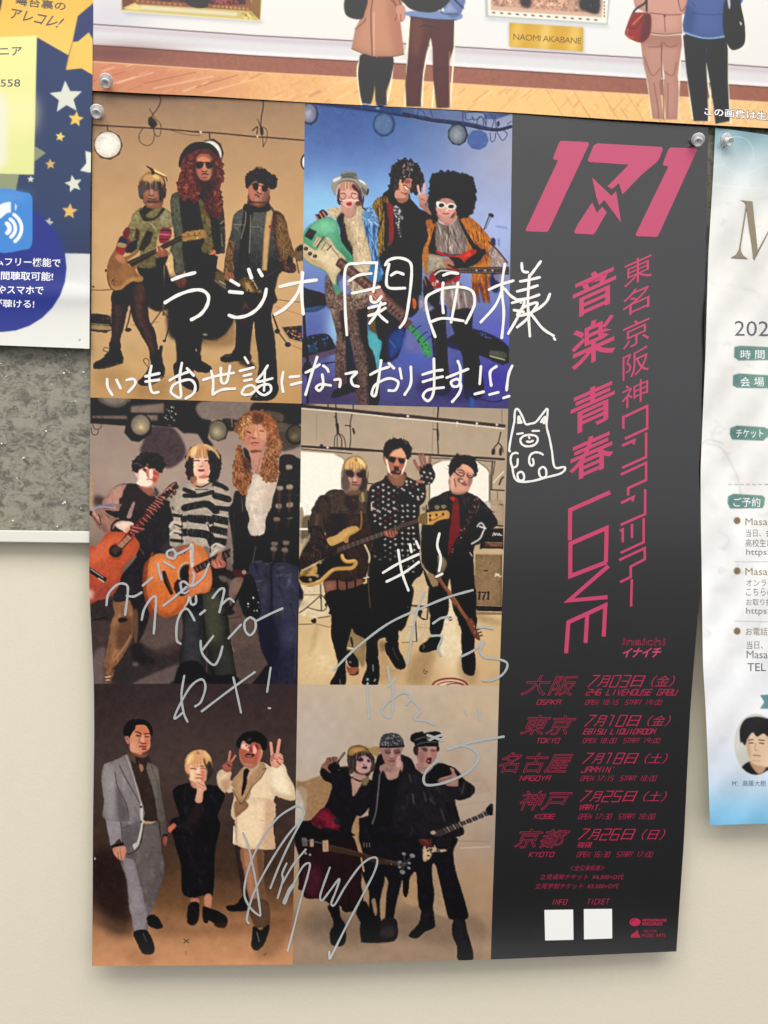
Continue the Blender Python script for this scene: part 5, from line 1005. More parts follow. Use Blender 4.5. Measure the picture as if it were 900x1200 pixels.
    frame(345,690)
    m = garm([255,40,540,0,520,140,470,320,430,470,420,620,415,780,300,780,300,750,355,640,340,540,300,380,300,200],(30,28,30),f=6); poly([420,520,450,505,510,560,526,630,500,650,440,620],(32,30,32)); poly([425,610,450,640,520,640,520,690,490,705,440,690],(160,96,70)); poly([440,690,490,700,515,670,520,695,480,708],(40,32,32)); ell(455,598,10,8,(150,150,156),b=.5); line([372,740,375,775],1,(150,150,150),al=.7)
    frame(345,590)
    m = garm([180,60,260,-40,560,-60,640,60,640,300,580,610,540,640,250,640,230,560,260,300,240,140],(62,50,44),f=14); 
    for k in range(9): line([285,70+k*24,400,80+k*24,520,66+k*22],.8,(84,72,64),al=.6,clip=m)
    shade(m,[300,40,420,60,400,240,300,260],(44,36,36),b=3,al=.7)
    m = poly([240,640,340,625,440,640,550,615,555,690,500,695,470,690,400,710,350,705,260,738,245,690],(128,84,70)); shade(m,[250,650,330,640,320,700,270,730],(158,108,90),b=2,al=.8)
    for x in (350,425,495): line([x,620,x+4,712],2.4,(38,32,32))
    poly([260,735,350,702,400,710,470,690,555,695,540,905,300,905,290,850],(32,30,32),b=.4); line([530,720,490,850],.8,(84,66,56),al=.6)
    frame(345,470)
    m = garm([165,905,190,830,240,770,290,725,380,720,420,730,560,720,620,760,640,905],(80,68,60),f=18,amp=.3,ln=10); strands(m,[(120,106,92),(50,42,40)],90,60,8,1,wob=60,al=.4); ell(252,815,18,32,(196,128,106),rot=0); ell(482,806,14,14,(170,150,110)); poly([420,760,520,760,510,905,420,860],(54,44,42),b=1.5,al=.8)
    poly([425,690,520,690,540,760,420,760],(120,92,78),b=.5)
    m = poly([395,600,395,540,420,480,470,450,530,452,575,490,598,560,600,660,580,780,560,830,530,800,520,700,440,740,410,730,385,640],(164,142,104),rg=.5)
    poly([440,590,560,590,545,690,500,725,450,700],(110,82,76),b=.5); f = face(495,640,58,84,(176,130,112),(84,60,56),mouth=(130,76,74),shadow=.5); shade(f,[430,560,560,560,560,625,430,625],(92,72,60),b=1.3,al=.7)
    shade(m,[400,480,470,450,560,480,590,560,500,540,420,560],(210,180,124),b=2.5,al=.8); shade(m,[385,620,430,600,440,740,400,730],(118,96,84),b=1.5,al=.9); shade(m,[550,620,600,600,570,800,530,780],(76,58,54),b=1.5,al=.9)
    h = poly([420,540,440,500,560,500,570,560,555,605,500,580,450,590,430,600],(180,152,104),b=.7); strands(h,[(220,190,130),(110,90,68)],60,92,8,.7,wob=10,al=.55,clip=False); ell(497,475,12,12,(110,84,56),b=.6); poly([545,760,560,740,570,800,555,815],(206,176,110),b=.6)
    line([600,670,640,675],1.2,(60,50,46))
    # ------- man middle in patterned shirt
    frame(345,690)
    m = garm([480,0,905,-60,940,60,905,300,850,340,840,430,750,430,740,400,680,430,680,560,590,600,585,440,560,400,470,320],(34,31,33),f=12); poly([585,560,680,560,682,780,560,778,560,720,590,640],(30,28,30)); poly([745,440,840,430,850,490,890,570,905,640,860,655,820,640,770,560,745,520],(30,28,30)); line([800,480,830,560,870,590],1,(110,100,92),al=.6); line([640,620,642,670],1.2,(160,160,160),al=.8); ell(596,738,12,12,(180,180,180),b=.6); line([650,752,662,735],1.2,(180,180,180))
    frame(470,690)
    poly([-10,-10,100,-10,90,120,60,240,-10,340],(34,31,33),b=.5); poly([-10,570,20,590,38,630,10,655,-10,655],(30,28,30)); line([40,100,60,160],1.2,(110,104,100),al=.5)
    frame(345,590)
    m = garm([600,-20,905,-20,905,905,620,905,600,500,640,300],(38,34,36),f=10,ang=88)
    frame(345,470)
    m2 = poly([600,830,610,720,650,670,720,640,760,600,905,600,905,905,620,905],(40,35,38))
    pw = (178,168,158)
    gg = np.random.default_rng(4)
    for (mm,fx,fy,x0_,y0_,xs_,ys_) in ((m2,345,470,640,680,6,5),(m,345,590,655,50,6,9)):
        frame(fx,fy)
        for r in range(ys_):
            for c_ in range(xs_):
                if fy == 590 and 2 < r < 7 and c_ < 2: continue
                x = x0_+c_*42+gg.uniform(-3,3); y = y0_+r*48+gg.uniform(-3,3)+(c_ % 2)*22
                col = pw if gg.random() < .86 else (120,60,66)
                if fy == 590 and r > 6: col = tuple(v*.6 for v in col)
                k = gg.integers(3)
                if k == 0: star(x,y,15,col,b=.2,clip=mm,n=0)
                elif k == 1: poly([x,y+15,x-13,y-3,x-7,y-12,x,y-6,x+7,y-12,x+13,y-3],col,sm=0,b=.2,clip=mm,n=0)
                else: ell(x,y,12,6,col,rot=-20,b=.2,clip=mm,n=0)
    frame(470,470)
    m = garm([-10,620,40,610,100,640,160,660,200,690,200,800,150,860,140,905,-10,905],(40,35,38),f=4)
    mA = poly([165,620,160,540,230,510,260,550,280,610,250,670,200,690,150,780,130,760,130,680],(42,36,38)); 
    for q,fr in ((m,0),(mA,1)):
        for i in range(26 if fr == 0 else 12):
            x = gg.uniform(0,190) if fr == 0 else gg.uniform(170,265); y = gg.uniform(640,900) if fr == 0 else gg.uniform(560,670)
            col = pw if gg.random() < .85 else (120,60,66)
            ell(x,y,11,8,col,rot=gg.uniform(-60,60),clip=q,b=.2,n=0)
    frame(470,590)
    m = garm([-10,-10,140,-10,150,160,160,300,155,420,180,560,100,640,60,780,-10,800],(40,35,38),f=6)
    for r in range(13):
        for c_ in range(3):
            x = 15+c_*45+gg.uniform(-5,5); y = 20+r*45+gg.uniform(-5,5)
            ell(x,y,11,8,pw if r < 9 else (130,122,116),rot=gg.uniform(-60,60),clip=m,b=.2,n=0)
    # raised hand
    frame(470,470)
    for l in ([110,485,130,530,165,580],[152,440,165,490,180,560],[180,435,192,480,205,550],[238,460,236,500,225,560]): line(l,3.2,(140,92,80),b=.3); line(l,1.2,(196,140,120),b=.3,al=.6)
    poly([150,530,180,545,225,520,235,560,220,600,170,600],(112,76,68),b=.5); poly([160,560,235,510,262,560,276,610,250,660,190,640,160,610],(48,38,40),b=.5)
    for x,y in ((190,580),(215,620),(250,630),(170,610),(240,590)): ell(x,y,12,9,pw,b=.25,rot=30)
    poly([118,655,150,640,185,655,170,670,130,665],(190,120,104),b=.4)
    # head middle
    frame(345,470)
    poly([760,580,905,580,890,660,800,640],(120,84,72),b=.4)
    frame(345,470,260)
    poly([380,300,400,340,440,345,448,300],(150,104,86))
    f = face(414,245,40,68,(184,130,106),(92,58,50),brow=(36,26,24),mouth=(116,60,54),shadow=.5); shade(f,[372,240,384,240,392,290,400,300,380,300],(240,214,190),b=.7,al=.8); shade(f,[450,240,462,240,450,300,432,305,446,280],(240,220,200),b=.7,al=.8)
    for x in (398,436): ell(x,240,15,7,(50,36,34),b=.8,al=.6)
    poly([362,225,376,228,378,262,366,250],(170,110,90),b=.4)
    m = poly([366,230,362,195,375,168,405,155,440,155,466,175,478,205,468,235,458,225,450,200,430,190,405,188,388,200,380,216,376,232],(40,36,36),rg=.9); strands(m,[(80,70,66),(26,24,26)],70,-30,6,.8,wob=50,al=.5,clip=False)
    # ------- man right
    frame(470,590)
    m = garm([190,120,240,-20,400,-60,600,-60,690,20,740,70,785,150,770,190,690,240,640,330,590,400,600,905,440,905,400,620,370,700,240,700,170,480,160,200],(42,39,41),f=16)
    frame(470,470)
    m = garm([235,905,240,800,300,770,390,730,540,740,660,810,730,890,740,905],(50,46,47),f=8); strands(m,[(110,104,96)],26,80,7,.8,al=.5); poly([395,720,420,700,540,740,520,790,470,780,430,770],(58,54,54)); poly([400,790,425,780,465,810,470,905,430,905,430,830],(206,62,56)); poly([600,800,640,810,620,905,570,905],(110,92,86),b=.4,n=.2)
    frame(470,590)
    poly([432,-20,465,-20,480,150,480,240,430,330,395,420,385,400,400,200],(128,44,50)); shade(None,[0,0,0,1,1,1],0) if 0 else None
    poly([590,-20,640,-20,560,180,490,300,430,390,380,490,370,470,430,340,520,180],(62,50,50),b=.4); speck(poly([590,-20,630,-20,540,200,440,380,420,360],(62,50,50),al=.05),[(150,110,104),(90,74,70)],30,1)
    poly([695,-10,720,0,730,40,700,20],(230,228,222),b=.4); line([620,190,650,160,680,195,665,240,640,290,575,330],1.6,(220,216,210)); line([640,190,690,205],1.8,(226,222,216)); line([560,400,580,430],1,(200,196,190)); 
    poly([240,690,370,690,380,905,240,905],(34,31,33),b=.4)
    m = poly([225,560,240,480,300,420,350,440,375,490,350,560,320,620,290,670,250,660],(120,104,78)); shade(m,[290,430,350,450,360,520,320,520],(160,150,118),b=1.2); poly([235,500,280,520,300,600,260,610],(40,38,38),b=.6)
    poly([180,500,200,480,290,620,300,670,260,680],(170,140,104),b=.4); line([265,350,290,440,330,420],1.2,(196,176,130)); line([150,170,165,300,165,480,220,570],1.6,(200,180,140),al=.7); poly([155,160,185,160,180,280,160,300],(200,190,160),b=.5,al=.8)
    m = poly([180,160,240,160,260,300,300,440,290,560,230,560,180,480,165,300],(36,33,36)); 
    line([310,610,400,750,470,860,500,905],4,(128,80,58)); line([318,610,406,750,476,860],1.,(166,112,84),al=.7)
    frame(470,690)
    m = garm([440,-20,600,-20,610,200,620,260,600,420,590,520,500,520,490,340,465,260],(34,31,33),f=5); m = garm([240,0,370,0,360,200,350,280,320,370,245,370,235,280,250,140],(34,31,33),f=4)
    poly([250,390,320,385,332,430,300,490,230,515,170,520,148,500,160,460,205,430],(30,28,30)); line([175,450,190,470,180,490],1,(180,150,110),al=.7); poly([500,520,590,510,608,600,600,690,570,708,520,690,498,640],(30,28,30)); line([500,620,515,680,570,708],.8,(110,90,70),al=.6)
    line([350,-20,430,80,490,180,550,260],4.2,(132,84,62)); line([356,-20,436,80,496,180],1.,(170,116,88),al=.7); poly([530,250,580,248,610,320,640,390,640,420,600,400,560,330],(120,74,56)); speck(poly([560,270,600,300,630,400,600,390],(120,74,56),al=.1),[(190,150,120),(50,36,32)],12,.8)
    for x,y in ((630,335),(645,360),(655,385)): line([x-12,y,x+8,y-6],1.6,(60,46,40))
    # bass guitar of the woman
    frame(345,590)
    m = poly([50,640,50,340,110,280,160,250,180,480,180,640,120,665],(40,36,36),b=.5,al=0)
    garm([150,50,210,-60,290,-40,300,60,262,150,250,240,180,260,118,230,122,150],(74,62,55),f=10,amp=.3)
    poly([120,200,200,180,240,240,300,330,340,360,300,440,200,470,50,545,30,500,60,400,130,280],(58,48,44),n=.12,b=.5); strands(poly([130,220,240,240,300,400,100,500,60,420],(58,48,44),al=.2),[(96,82,74),(34,28,28)],60,60,12,1.2,wob=30,al=.5)
    m = poly([265,290,340,260,420,205,490,185,528,205,520,230,460,260,440,290,440,325,420,325,400,310,350,330,300,345],(220,176,108)); shade(m,[400,300,440,260,520,220,520,240,450,290,440,330],(170,124,70),b=1,al=.7)
    poly([300,440,420,400,430,500,340,520,250,560,200,620,180,500],(34,31,31),b=.4)
    line([390,425,400,455,430,475,490,470,500,490,470,525,400,530,320,540,260,590,200,645,120,655,60,640,45,600],4.4,(196,152,88),b=.4); line([390,420,405,450,440,470,490,462],1.4,(230,190,124)); line([320,535,260,580,200,635,120,645],1.2,(224,184,116))
    m = poly([60,590,50,560,120,530,180,505,188,560,160,590,100,600],(206,164,96)); shade(m,[60,590,110,520,150,520,90,600],(90,70,50),b=.9,al=.6); poly([48,595,180,590,215,560,220,600,160,640,80,645,50,620],(34,30,30),b=.4)
    for x,y in ((132,622),(188,590),(212,480)): ell(x,y,14,15,(170,150,110),b=.4)
    m = poly([340,355,560,275,740,215,905,160,905,200,740,262,560,330,400,400,370,400],(66,54,48),sm=0)
    for k in range(4): line([350,368+k*10,905,168+k*8],.45,(170,156,136),al=.65)
    for k in range(14): x = 400+k*38; y = 345-k*13.6; line([x,y,x+8,y+34-k*.3],.6,(150,136,118),al=.7)
    poly([730,245,745,225,830,228,838,250,800,280,750,270],(180,110,92)); 
    for x in (760,785,808): line([x,228,x+14,268],1,(90,54,48))
    line([545,70,548,150,538,210],2,(150,104,70)); line([575,340,610,420,608,480],2.2,(210,190,150)); line([608,480,605,700,620,850],.9,(120,104,92),al=.8); line([565,610,605,600],1.6,(200,190,160)); line([628,0,630,60],1.4,(214,190,160)); line([115,140,120,240],1.2,(36,32,32)); line([240,130,260,240],1,(36,32,32))
    frame(470,590)
    m = poly([-10,160,150,120,150,165,-10,225],(66,54,50),sm=0)
    for k in range(3): line([-10,175+k*12,150,130+k*10],.45,(160,146,126),al=.65)
    m = poly([150,100,220,75,340,60,380,60,400,90,385,128,350,130,290,150,240,178,150,160],(216,164,92)); shade(m,[150,100,215,80,215,170,150,160],(120,96,64),b=.6,al=.9); line([220,80,225,170],1,(236,200,130)); line([230,150,280,130,330,105],.9,(110,70,46),al=.8)
    for x,y in ((238,102),(290,96),(343,90),(238,134)): ell(x,y,10,12,(84,52,42),b=.4)
    for x,y in ((190,45),(295,35),(348,30)): poly([x-20,y-14,x+20,y-14,x+12,y+14,x-12,y+14],(150,136,110),b=.4)
    line([215,0,222,50],1.2,(200,186,160))
    # head right
    frame(470,470)
    poly([400,620,560,640,540,740,440,760,400,720],(190,140,118),b=.4)
    f = face(505,596,86,112,(214,162,136),(140,92,76),rot=14,turn=.15,mouth=(126,66,60),smile=1,shadow=.35)
    line([440,575,460,600,500,610,520,590,560,615,590,615],1.3,(60,44,44)); line([445,568,500,570,525,583],1.4,(50,38,38)); line([540,590,590,600],1.4,(50,38,38)); poly([395,590,412,590,415,640,400,640],(190,130,108),b=.4)
    m = poly([400,620,388,560,400,500,450,455,520,442,590,460,622,520,622,580,600,625,592,580,560,540,520,510,470,520,430,570,412,620],(38,34,35),rg=.8); strands(m,[(80,70,66),(24,22,24)],90,-20,6,.8,wob=60,al=.45,clip=False)
    frame(345,690)
    heads4()
    finish(.4)
# ---- print 5: brown backdrop,suits
def print5():
    region([107,800,351,800,351,1136,107,1136])
    vgrad([(800,(60,47,48)),(900,(74,60,56)),(960,(70,55,50)),(1020,(72,54,44)),(1060,(120,86,60)),(1080,(164,118,84)),(1110,(186,136,98)),(1136,(196,142,102))])
    sunglow(220,900,90,60,(84,69,64),.5); sunglow(215,1040,30,50,(116,84,58),.55); sunglow(285,1055,20,20,(124,88,60),.4)
    grain(.02,8)
    frame(100,965,250)
    poly([30,120,160,150,210,400,160,470,90,440,60,380,30,340],(44,33,33),b=6,al=.9,v=0); poly([30,340,60,390,200,430,200,470,30,420],(100,74,56),b=4,al=.7,v=0)
    poly([300,380,420,440,570,430,700,410,760,400,860,390,870,420,760,450,560,470,400,470,300,470],(134,94,70),b=3,al=.6,v=0); poly([760,420,860,400,875,440,800,560,720,560],(120,84,62),b=3,al=.5,v=0); poly([180,520,300,560,280,600,180,590],(150,106,76),b=4,al=.5,v=0)
    line([418,490,438,505],1.2,(80,80,50)); line([438,490,418,505],1.2,(80,80,50)); line([425,540,427,556],.8,(120,80,56)); line([755,556,765,550],.9,(70,50,40)); ell(42,150,3,5,(200,190,180),b=.3)
    # left man
    m = garm([150,120,300,100,335,180,320,260,270,400,260,460,210,465,195,380,175,240],(106,96,96),f=14,amp=.22,n=.04); shade(m,[165,160,215,160,230,260,265,380,250,460,205,465,190,300],(150,140,142),b=2,al=.8); shade(m,[230,200,290,180,270,300,250,330],(80,72,72),b=3,al=.7)
    poly([262,395,285,385,310,400,328,435,310,447,280,440,265,425],(36,31,32)); poly([205,460,260,452,290,510,290,545,265,555,240,545,222,510],(34,30,31)); line([245,465,260,500],1,(120,110,104),al=.7)
    frame(105,940)
    m = garm([270,430,430,150,545,150,575,300,570,560,545,700,500,905,440,800,330,905,285,560],(112,102,100),f=10,n=.04,al=.0)
    m = garm([400,150,545,150,580,300,580,480,550,660,460,810,440,810,380,620,360,480,300,430],(106,96,94),f=10,amp=.18); shade(m,[460,480,500,420,540,300,500,440,470,490],(64,56,56),b=2,al=.8)
    poly([280,475,360,478,400,620,440,780,450,905,335,905,310,640],(150,140,142),b=.5,n=.04)
    poly([435,135,530,125,535,165,485,178,430,170],(212,172,140),b=.4,n=.1); line([480,140,500,160],1,(120,80,60))
    poly([430,-20,530,-20,545,115,530,125,435,125],(60,47,42),b=.4)
    m = garm([130,-20,160,-30,270,-20,400,-10,410,60,430,140,420,260,380,380,320,425,280,420,250,300,180,357,165,320,130,130,120,60],(122,113,114),f=14,amp=.2,n=.04)
    shade(m,[120,-30,230,-30,260,200,275,330,180,360,140,200],(158,148,150),b=1.2,al=.85); line([230,20,260,200,270,330],1.6,(70,62,64),al=.8); shade(m,[290,0,310,40,340,170,320,180,290,100],(170,160,160),b=.9,al=.8); line([270,215,320,195],1.3,(72,64,64)); shade(m,[270,220,400,200,380,340,290,410],(96,88,90),b=2,al=.8)
    line([425,60,432,160,410,280,395,330],2.4,(206,198,190)); poly([355,345,400,330,400,350,370,390,358,370],(214,206,200)); ell(420,45,10,9,(60,54,58)); ell(420,162,10,9,(60,54,58)); line([300,425,350,415,400,370,425,310,440,180],1.,(52,44,46))
    poly([540,-20,590,-20,620,120,632,265,600,280,580,300,560,180],(92,82,76),b=.4,n=.04); line([545,0,580,280],1.,(60,50,48)); poly([600,265,632,262,632,285,600,290],(34,30,32)); poly([600,285,628,280,635,320,615,360,600,340],(150,90,76),b=.5)
    poly([185,355,270,330,275,355,190,370],(40,36,38)); m = poly([195,375,270,358,300,380,295,430,275,475,240,468,210,440,195,410],(214,148,122)); 
    for l in ([230,410,240,460],[250,400,262,465]): line(l,.9,(140,84,70))
    frame(105,830)
    poly([340,350,460,370,520,500,540,760,560,905,430,905,420,780,330,470],(60,47,43),b=.4)
    m = garm([310,375,330,420,370,560,420,740,430,905,130,905,120,760,100,600,105,520,120,460,150,445,230,415],(140,131,130),f=14,amp=.2,n=.03)
    line([210,520,230,640,300,780,320,905],1.3,(86,78,78)); shade(m,[225,640,300,790,320,905,240,905],(92,84,86),b=1.5,al=.8); line([245,465,290,560,360,680,410,775],1.4,(92,84,84)); line([300,390,340,500,400,700,418,770],1.2,(188,178,172),al=.8); poly([415,775,432,780,436,905,415,905],(206,198,192)); ell(420,803,10,10,(44,42,50)); shade(m,[110,480,180,460,200,600,200,900,140,905],(164,154,154),b=2,al=.6)
    m = poly([460,450,500,450,555,490,570,600,590,760,610,905,560,905,540,780,510,640,470,520],(120,110,102),b=.4); line([500,460,560,640,555,780],1.,(84,76,72)); shade(m,[560,600,620,800,620,905,560,905],(92,82,78),b=2,al=.7)
    poly([310,350,360,370,380,400,370,450,330,410],(98,76,58)); poly([375,390,450,370,470,450,440,520,400,480],(54,44,42)); poly([405,455,430,460,440,500,420,520,408,490],(180,122,104),b=.4)
    poly([330,300,470,340,460,400,400,400,340,360],(140,90,72),b=.4); poly([288,232,320,222,328,290,305,285],(190,120,98))
    f = face(413,245,84,130,(206,140,112),(112,64,54),turn=.15,rot=2,mouth=(168,84,76),shadow=.4)
    h = poly([285,232,278,190,290,140,330,100,390,88,450,98,495,140,512,190,505,230,495,220,480,180,450,150,410,145,370,155,345,200,325,230,310,228],(26,21,23),rg=.35); strands(h,[(58,50,50),(16,12,14)],50,60,9,.8,wob=40,al=.4)
    # woman centre
    frame(100,965,250)
    m = garm([370,-20,560,-20,548,120,540,300,500,305,480,310,450,315,410,290,405,180,378,80],(33,31,34),f=16,amp=.35,b=.5); poly([448,318,478,318,478,340,450,340],(190,126,100)); poly([505,305,532,300,535,340,525,362,505,345],(204,138,112))
    poly([440,340,480,338,480,400,465,428,440,428,430,405],(32,29,32)); poly([498,355,530,360,570,375,600,400,598,425,560,430,520,410,500,415],(34,30,33)); poly([498,360,515,370,520,418,500,415],(26,23,26)); poly([545,425,600,420,590,440,560,440],(60,44,38),b=.5); line([450,345,480,400],.8,(70,60,60),al=.5)
    frame(105,940)
    poly([640,210,680,175,705,190,700,230,660,250,640,240],(206,112,94))
    frame(100,800,250)
    m = garm([370,460,430,425,500,430,560,440,590,480,560,560,555,640,370,640,400,580],(33,31,34),f=16,amp=.35); poly([440,560,470,500,500,520,490,570,440,612,385,612,420,590],(46,40,40),b=.5); poly([370,612,385,590,400,612,380,640],(200,110,90),al=0)
    poly([450,400,500,410,490,450,450,440],(206,150,124),b=.4)
    f = face(480,372,40,56,(242,190,158),(176,112,92),mouth=(190,84,78),shadow=.2)
    m = poly([422,370,422,330,440,300,475,285,510,292,532,320,538,360,525,395,516,390,518,350,500,345,478,352,450,348,446,380,450,420,432,400],(214,170,116),rg=.35); strands(m,[(240,206,156),(170,126,84),(130,94,70)],70,85,7,.7,wob=14,al=.5)
    poly([520,360,535,350,540,380,525,400],(70,50,44),b=.6,al=.8)
    poly([470,430,478,410,500,402,505,425,512,450,500,462,495,500,478,510,465,498,472,460],(236,178,146)); line([480,425,505,440],.9,(170,110,90)); line([478,438,505,452],.8,(170,110,90)); line([472,415,485,405],1.,(180,110,92))
    # right man in white
    frame(225,940)
    poly([350,345,420,370,440,640,470,800,420,780,380,560],(58,44,42),b=.5); poly([400,372,575,385,580,600,600,760,620,905,500,905,460,760,420,560],(156,108,78),b=.4,n=.05); poly([530,380,575,385,580,600,610,905,560,905,540,600],(104,76,58),b=.9,al=.8); poly([420,400,460,400,500,640,520,780,470,760,440,560],(196,138,108),b=1.2,al=.6)
    poly([400,780,430,760,450,860,440,885,320,888,282,870,290,845,360,830],(24,22,25))
    frame(100,965,250)
    poly([690,330,770,330,778,430,740,440,712,430],(100,74,58),b=.5); poly([710,435,740,450,770,430,778,440,768,480,750,520,720,538,702,520,705,480],(26,23,24)); line([725,460,735,500],1.2,(150,130,110),al=.8)
    frame(225,830)
    m = garm([340,905,345,700,300,690,280,660,320,600,380,530,430,480,560,440,640,480,700,560,680,700,660,780,660,905],(238,212,176),f=8,amp=.08,n=.02)
    frame(225,940)
    m2 = garm([355,-10,660,-10,660,200,678,355,660,385,560,385,440,380,365,350,340,340,355,200],(242,214,176),f=8,amp=.08,n=.02); shade(m2,[600,-10,670,-10,680,390,570,390,590,200],(208,168,136),b=1.8,al=.8); line([345,200,340,335],1.6,(250,232,204)); line([365,120,365,330],1.2,(170,120,92),al=.6); line([560,150,590,158],.9,(200,160,120)); shade(m2,[350,-10,460,30,380,110,350,120],(158,118,90),b=.6,al=.95)
    frame(225,830)
    m = poly([340,660,320,610,380,530,430,480,560,440,600,480,560,560,490,640,470,720,400,780,350,720],(190,150,112),b=.4,n=.04)
    poly([360,760,400,780,430,750,460,795,380,870,360,880],(158,116,88),b=.4)
    m = poly([640,480,740,450,780,540,830,640,840,735,800,752,700,720,640,680,630,560],(250,232,198),b=.4,n=.02); shade(m,[640,640,720,700,840,720,800,755,690,720],(206,172,134),b=1.5,al=.8); shade(m,[760,480,840,640,840,740,810,700],(220,186,146),b=2,al=.7)
    m = poly([210,530,245,500,320,520,310,580,330,600,290,660,270,690,220,640,205,580],(232,204,168),b=.4); shade(m,[240,600,310,570,300,660,260,680],(186,142,108),b=1.5,al=.8)
    line([605,492,560,570,490,640,420,760,395,772,350,700,330,660],1.1,(110,82,62)); line([605,490,575,500],1,(110,82,62)); ell(395,772,6,6,(60,44,38))
    poly([425,480,470,490,540,440,556,430,540,480,470,560,440,620,415,600],(214,178,142),b=.4); poly([425,500,445,488,468,510,450,560,446,620,408,720,404,660,415,600,420,540],(38,29,33))
    f = face(478,375,96,112,(206,134,110),(112,62,52),rot=8,eyes=1,mouth=None,shadow=.4,turn=-.15)
    shade(f,[440,300,530,320,540,370,500,380,470,350,440,330],(244,184,158),b=1.2,al=.8); shade(f,[530,340,580,330,560,430,530,440],(236,170,144),b=1,al=.8); poly([435,372,470,376,505,378,500,395,460,402,440,392],(60,24,26),b=.3); line([448,376,498,382],.9,(210,170,160),al=.8)
    line([405,300,440,295,470,320,450,345,415,330,405,300],.7,(110,62,58)); line([490,310,540,305,560,330,530,350,495,340,488,312],.7,(110,62,58))
    h = poly([365,300,380,250,420,205,480,190,550,200,600,240,612,300,595,340,570,330,555,290,500,270,470,290,430,265,405,285,395,330,375,320],(24,20,22),rg=.4); line([490,255,515,230,510,260],1.4,(110,96,92),al=.6); strands(h,[(60,52,52)],24,60,8,.7,wob=40,al=.4)
    for l,w in (([300,430,312,355],2.8),([318,440,355,388],2.4),([655,400,642,285],3.4),([690,400,712,262],3.8)): line(l,w,(226,160,134) if w > 3 else (196,124,104),b=.25)
    poly([250,470,300,430,330,450,325,490,300,520,265,515],(178,104,86)); line([285,450,305,480],1,(90,50,44)); line([300,460,322,480],1,(90,50,44))
    m = poly([640,400,670,370,720,368,745,400,740,450,700,485,660,480,642,450],(234,168,142)); line([690,430,720,460],1.4,(150,84,72)); line([665,410,700,420],1,(160,92,80)); line([700,400,735,420],1,(160,92,80)); shade(m,[640,370,665,360,670,400,645,440],(170,96,84),b=.7,al=.7)
    heads5()
    finish(.35)
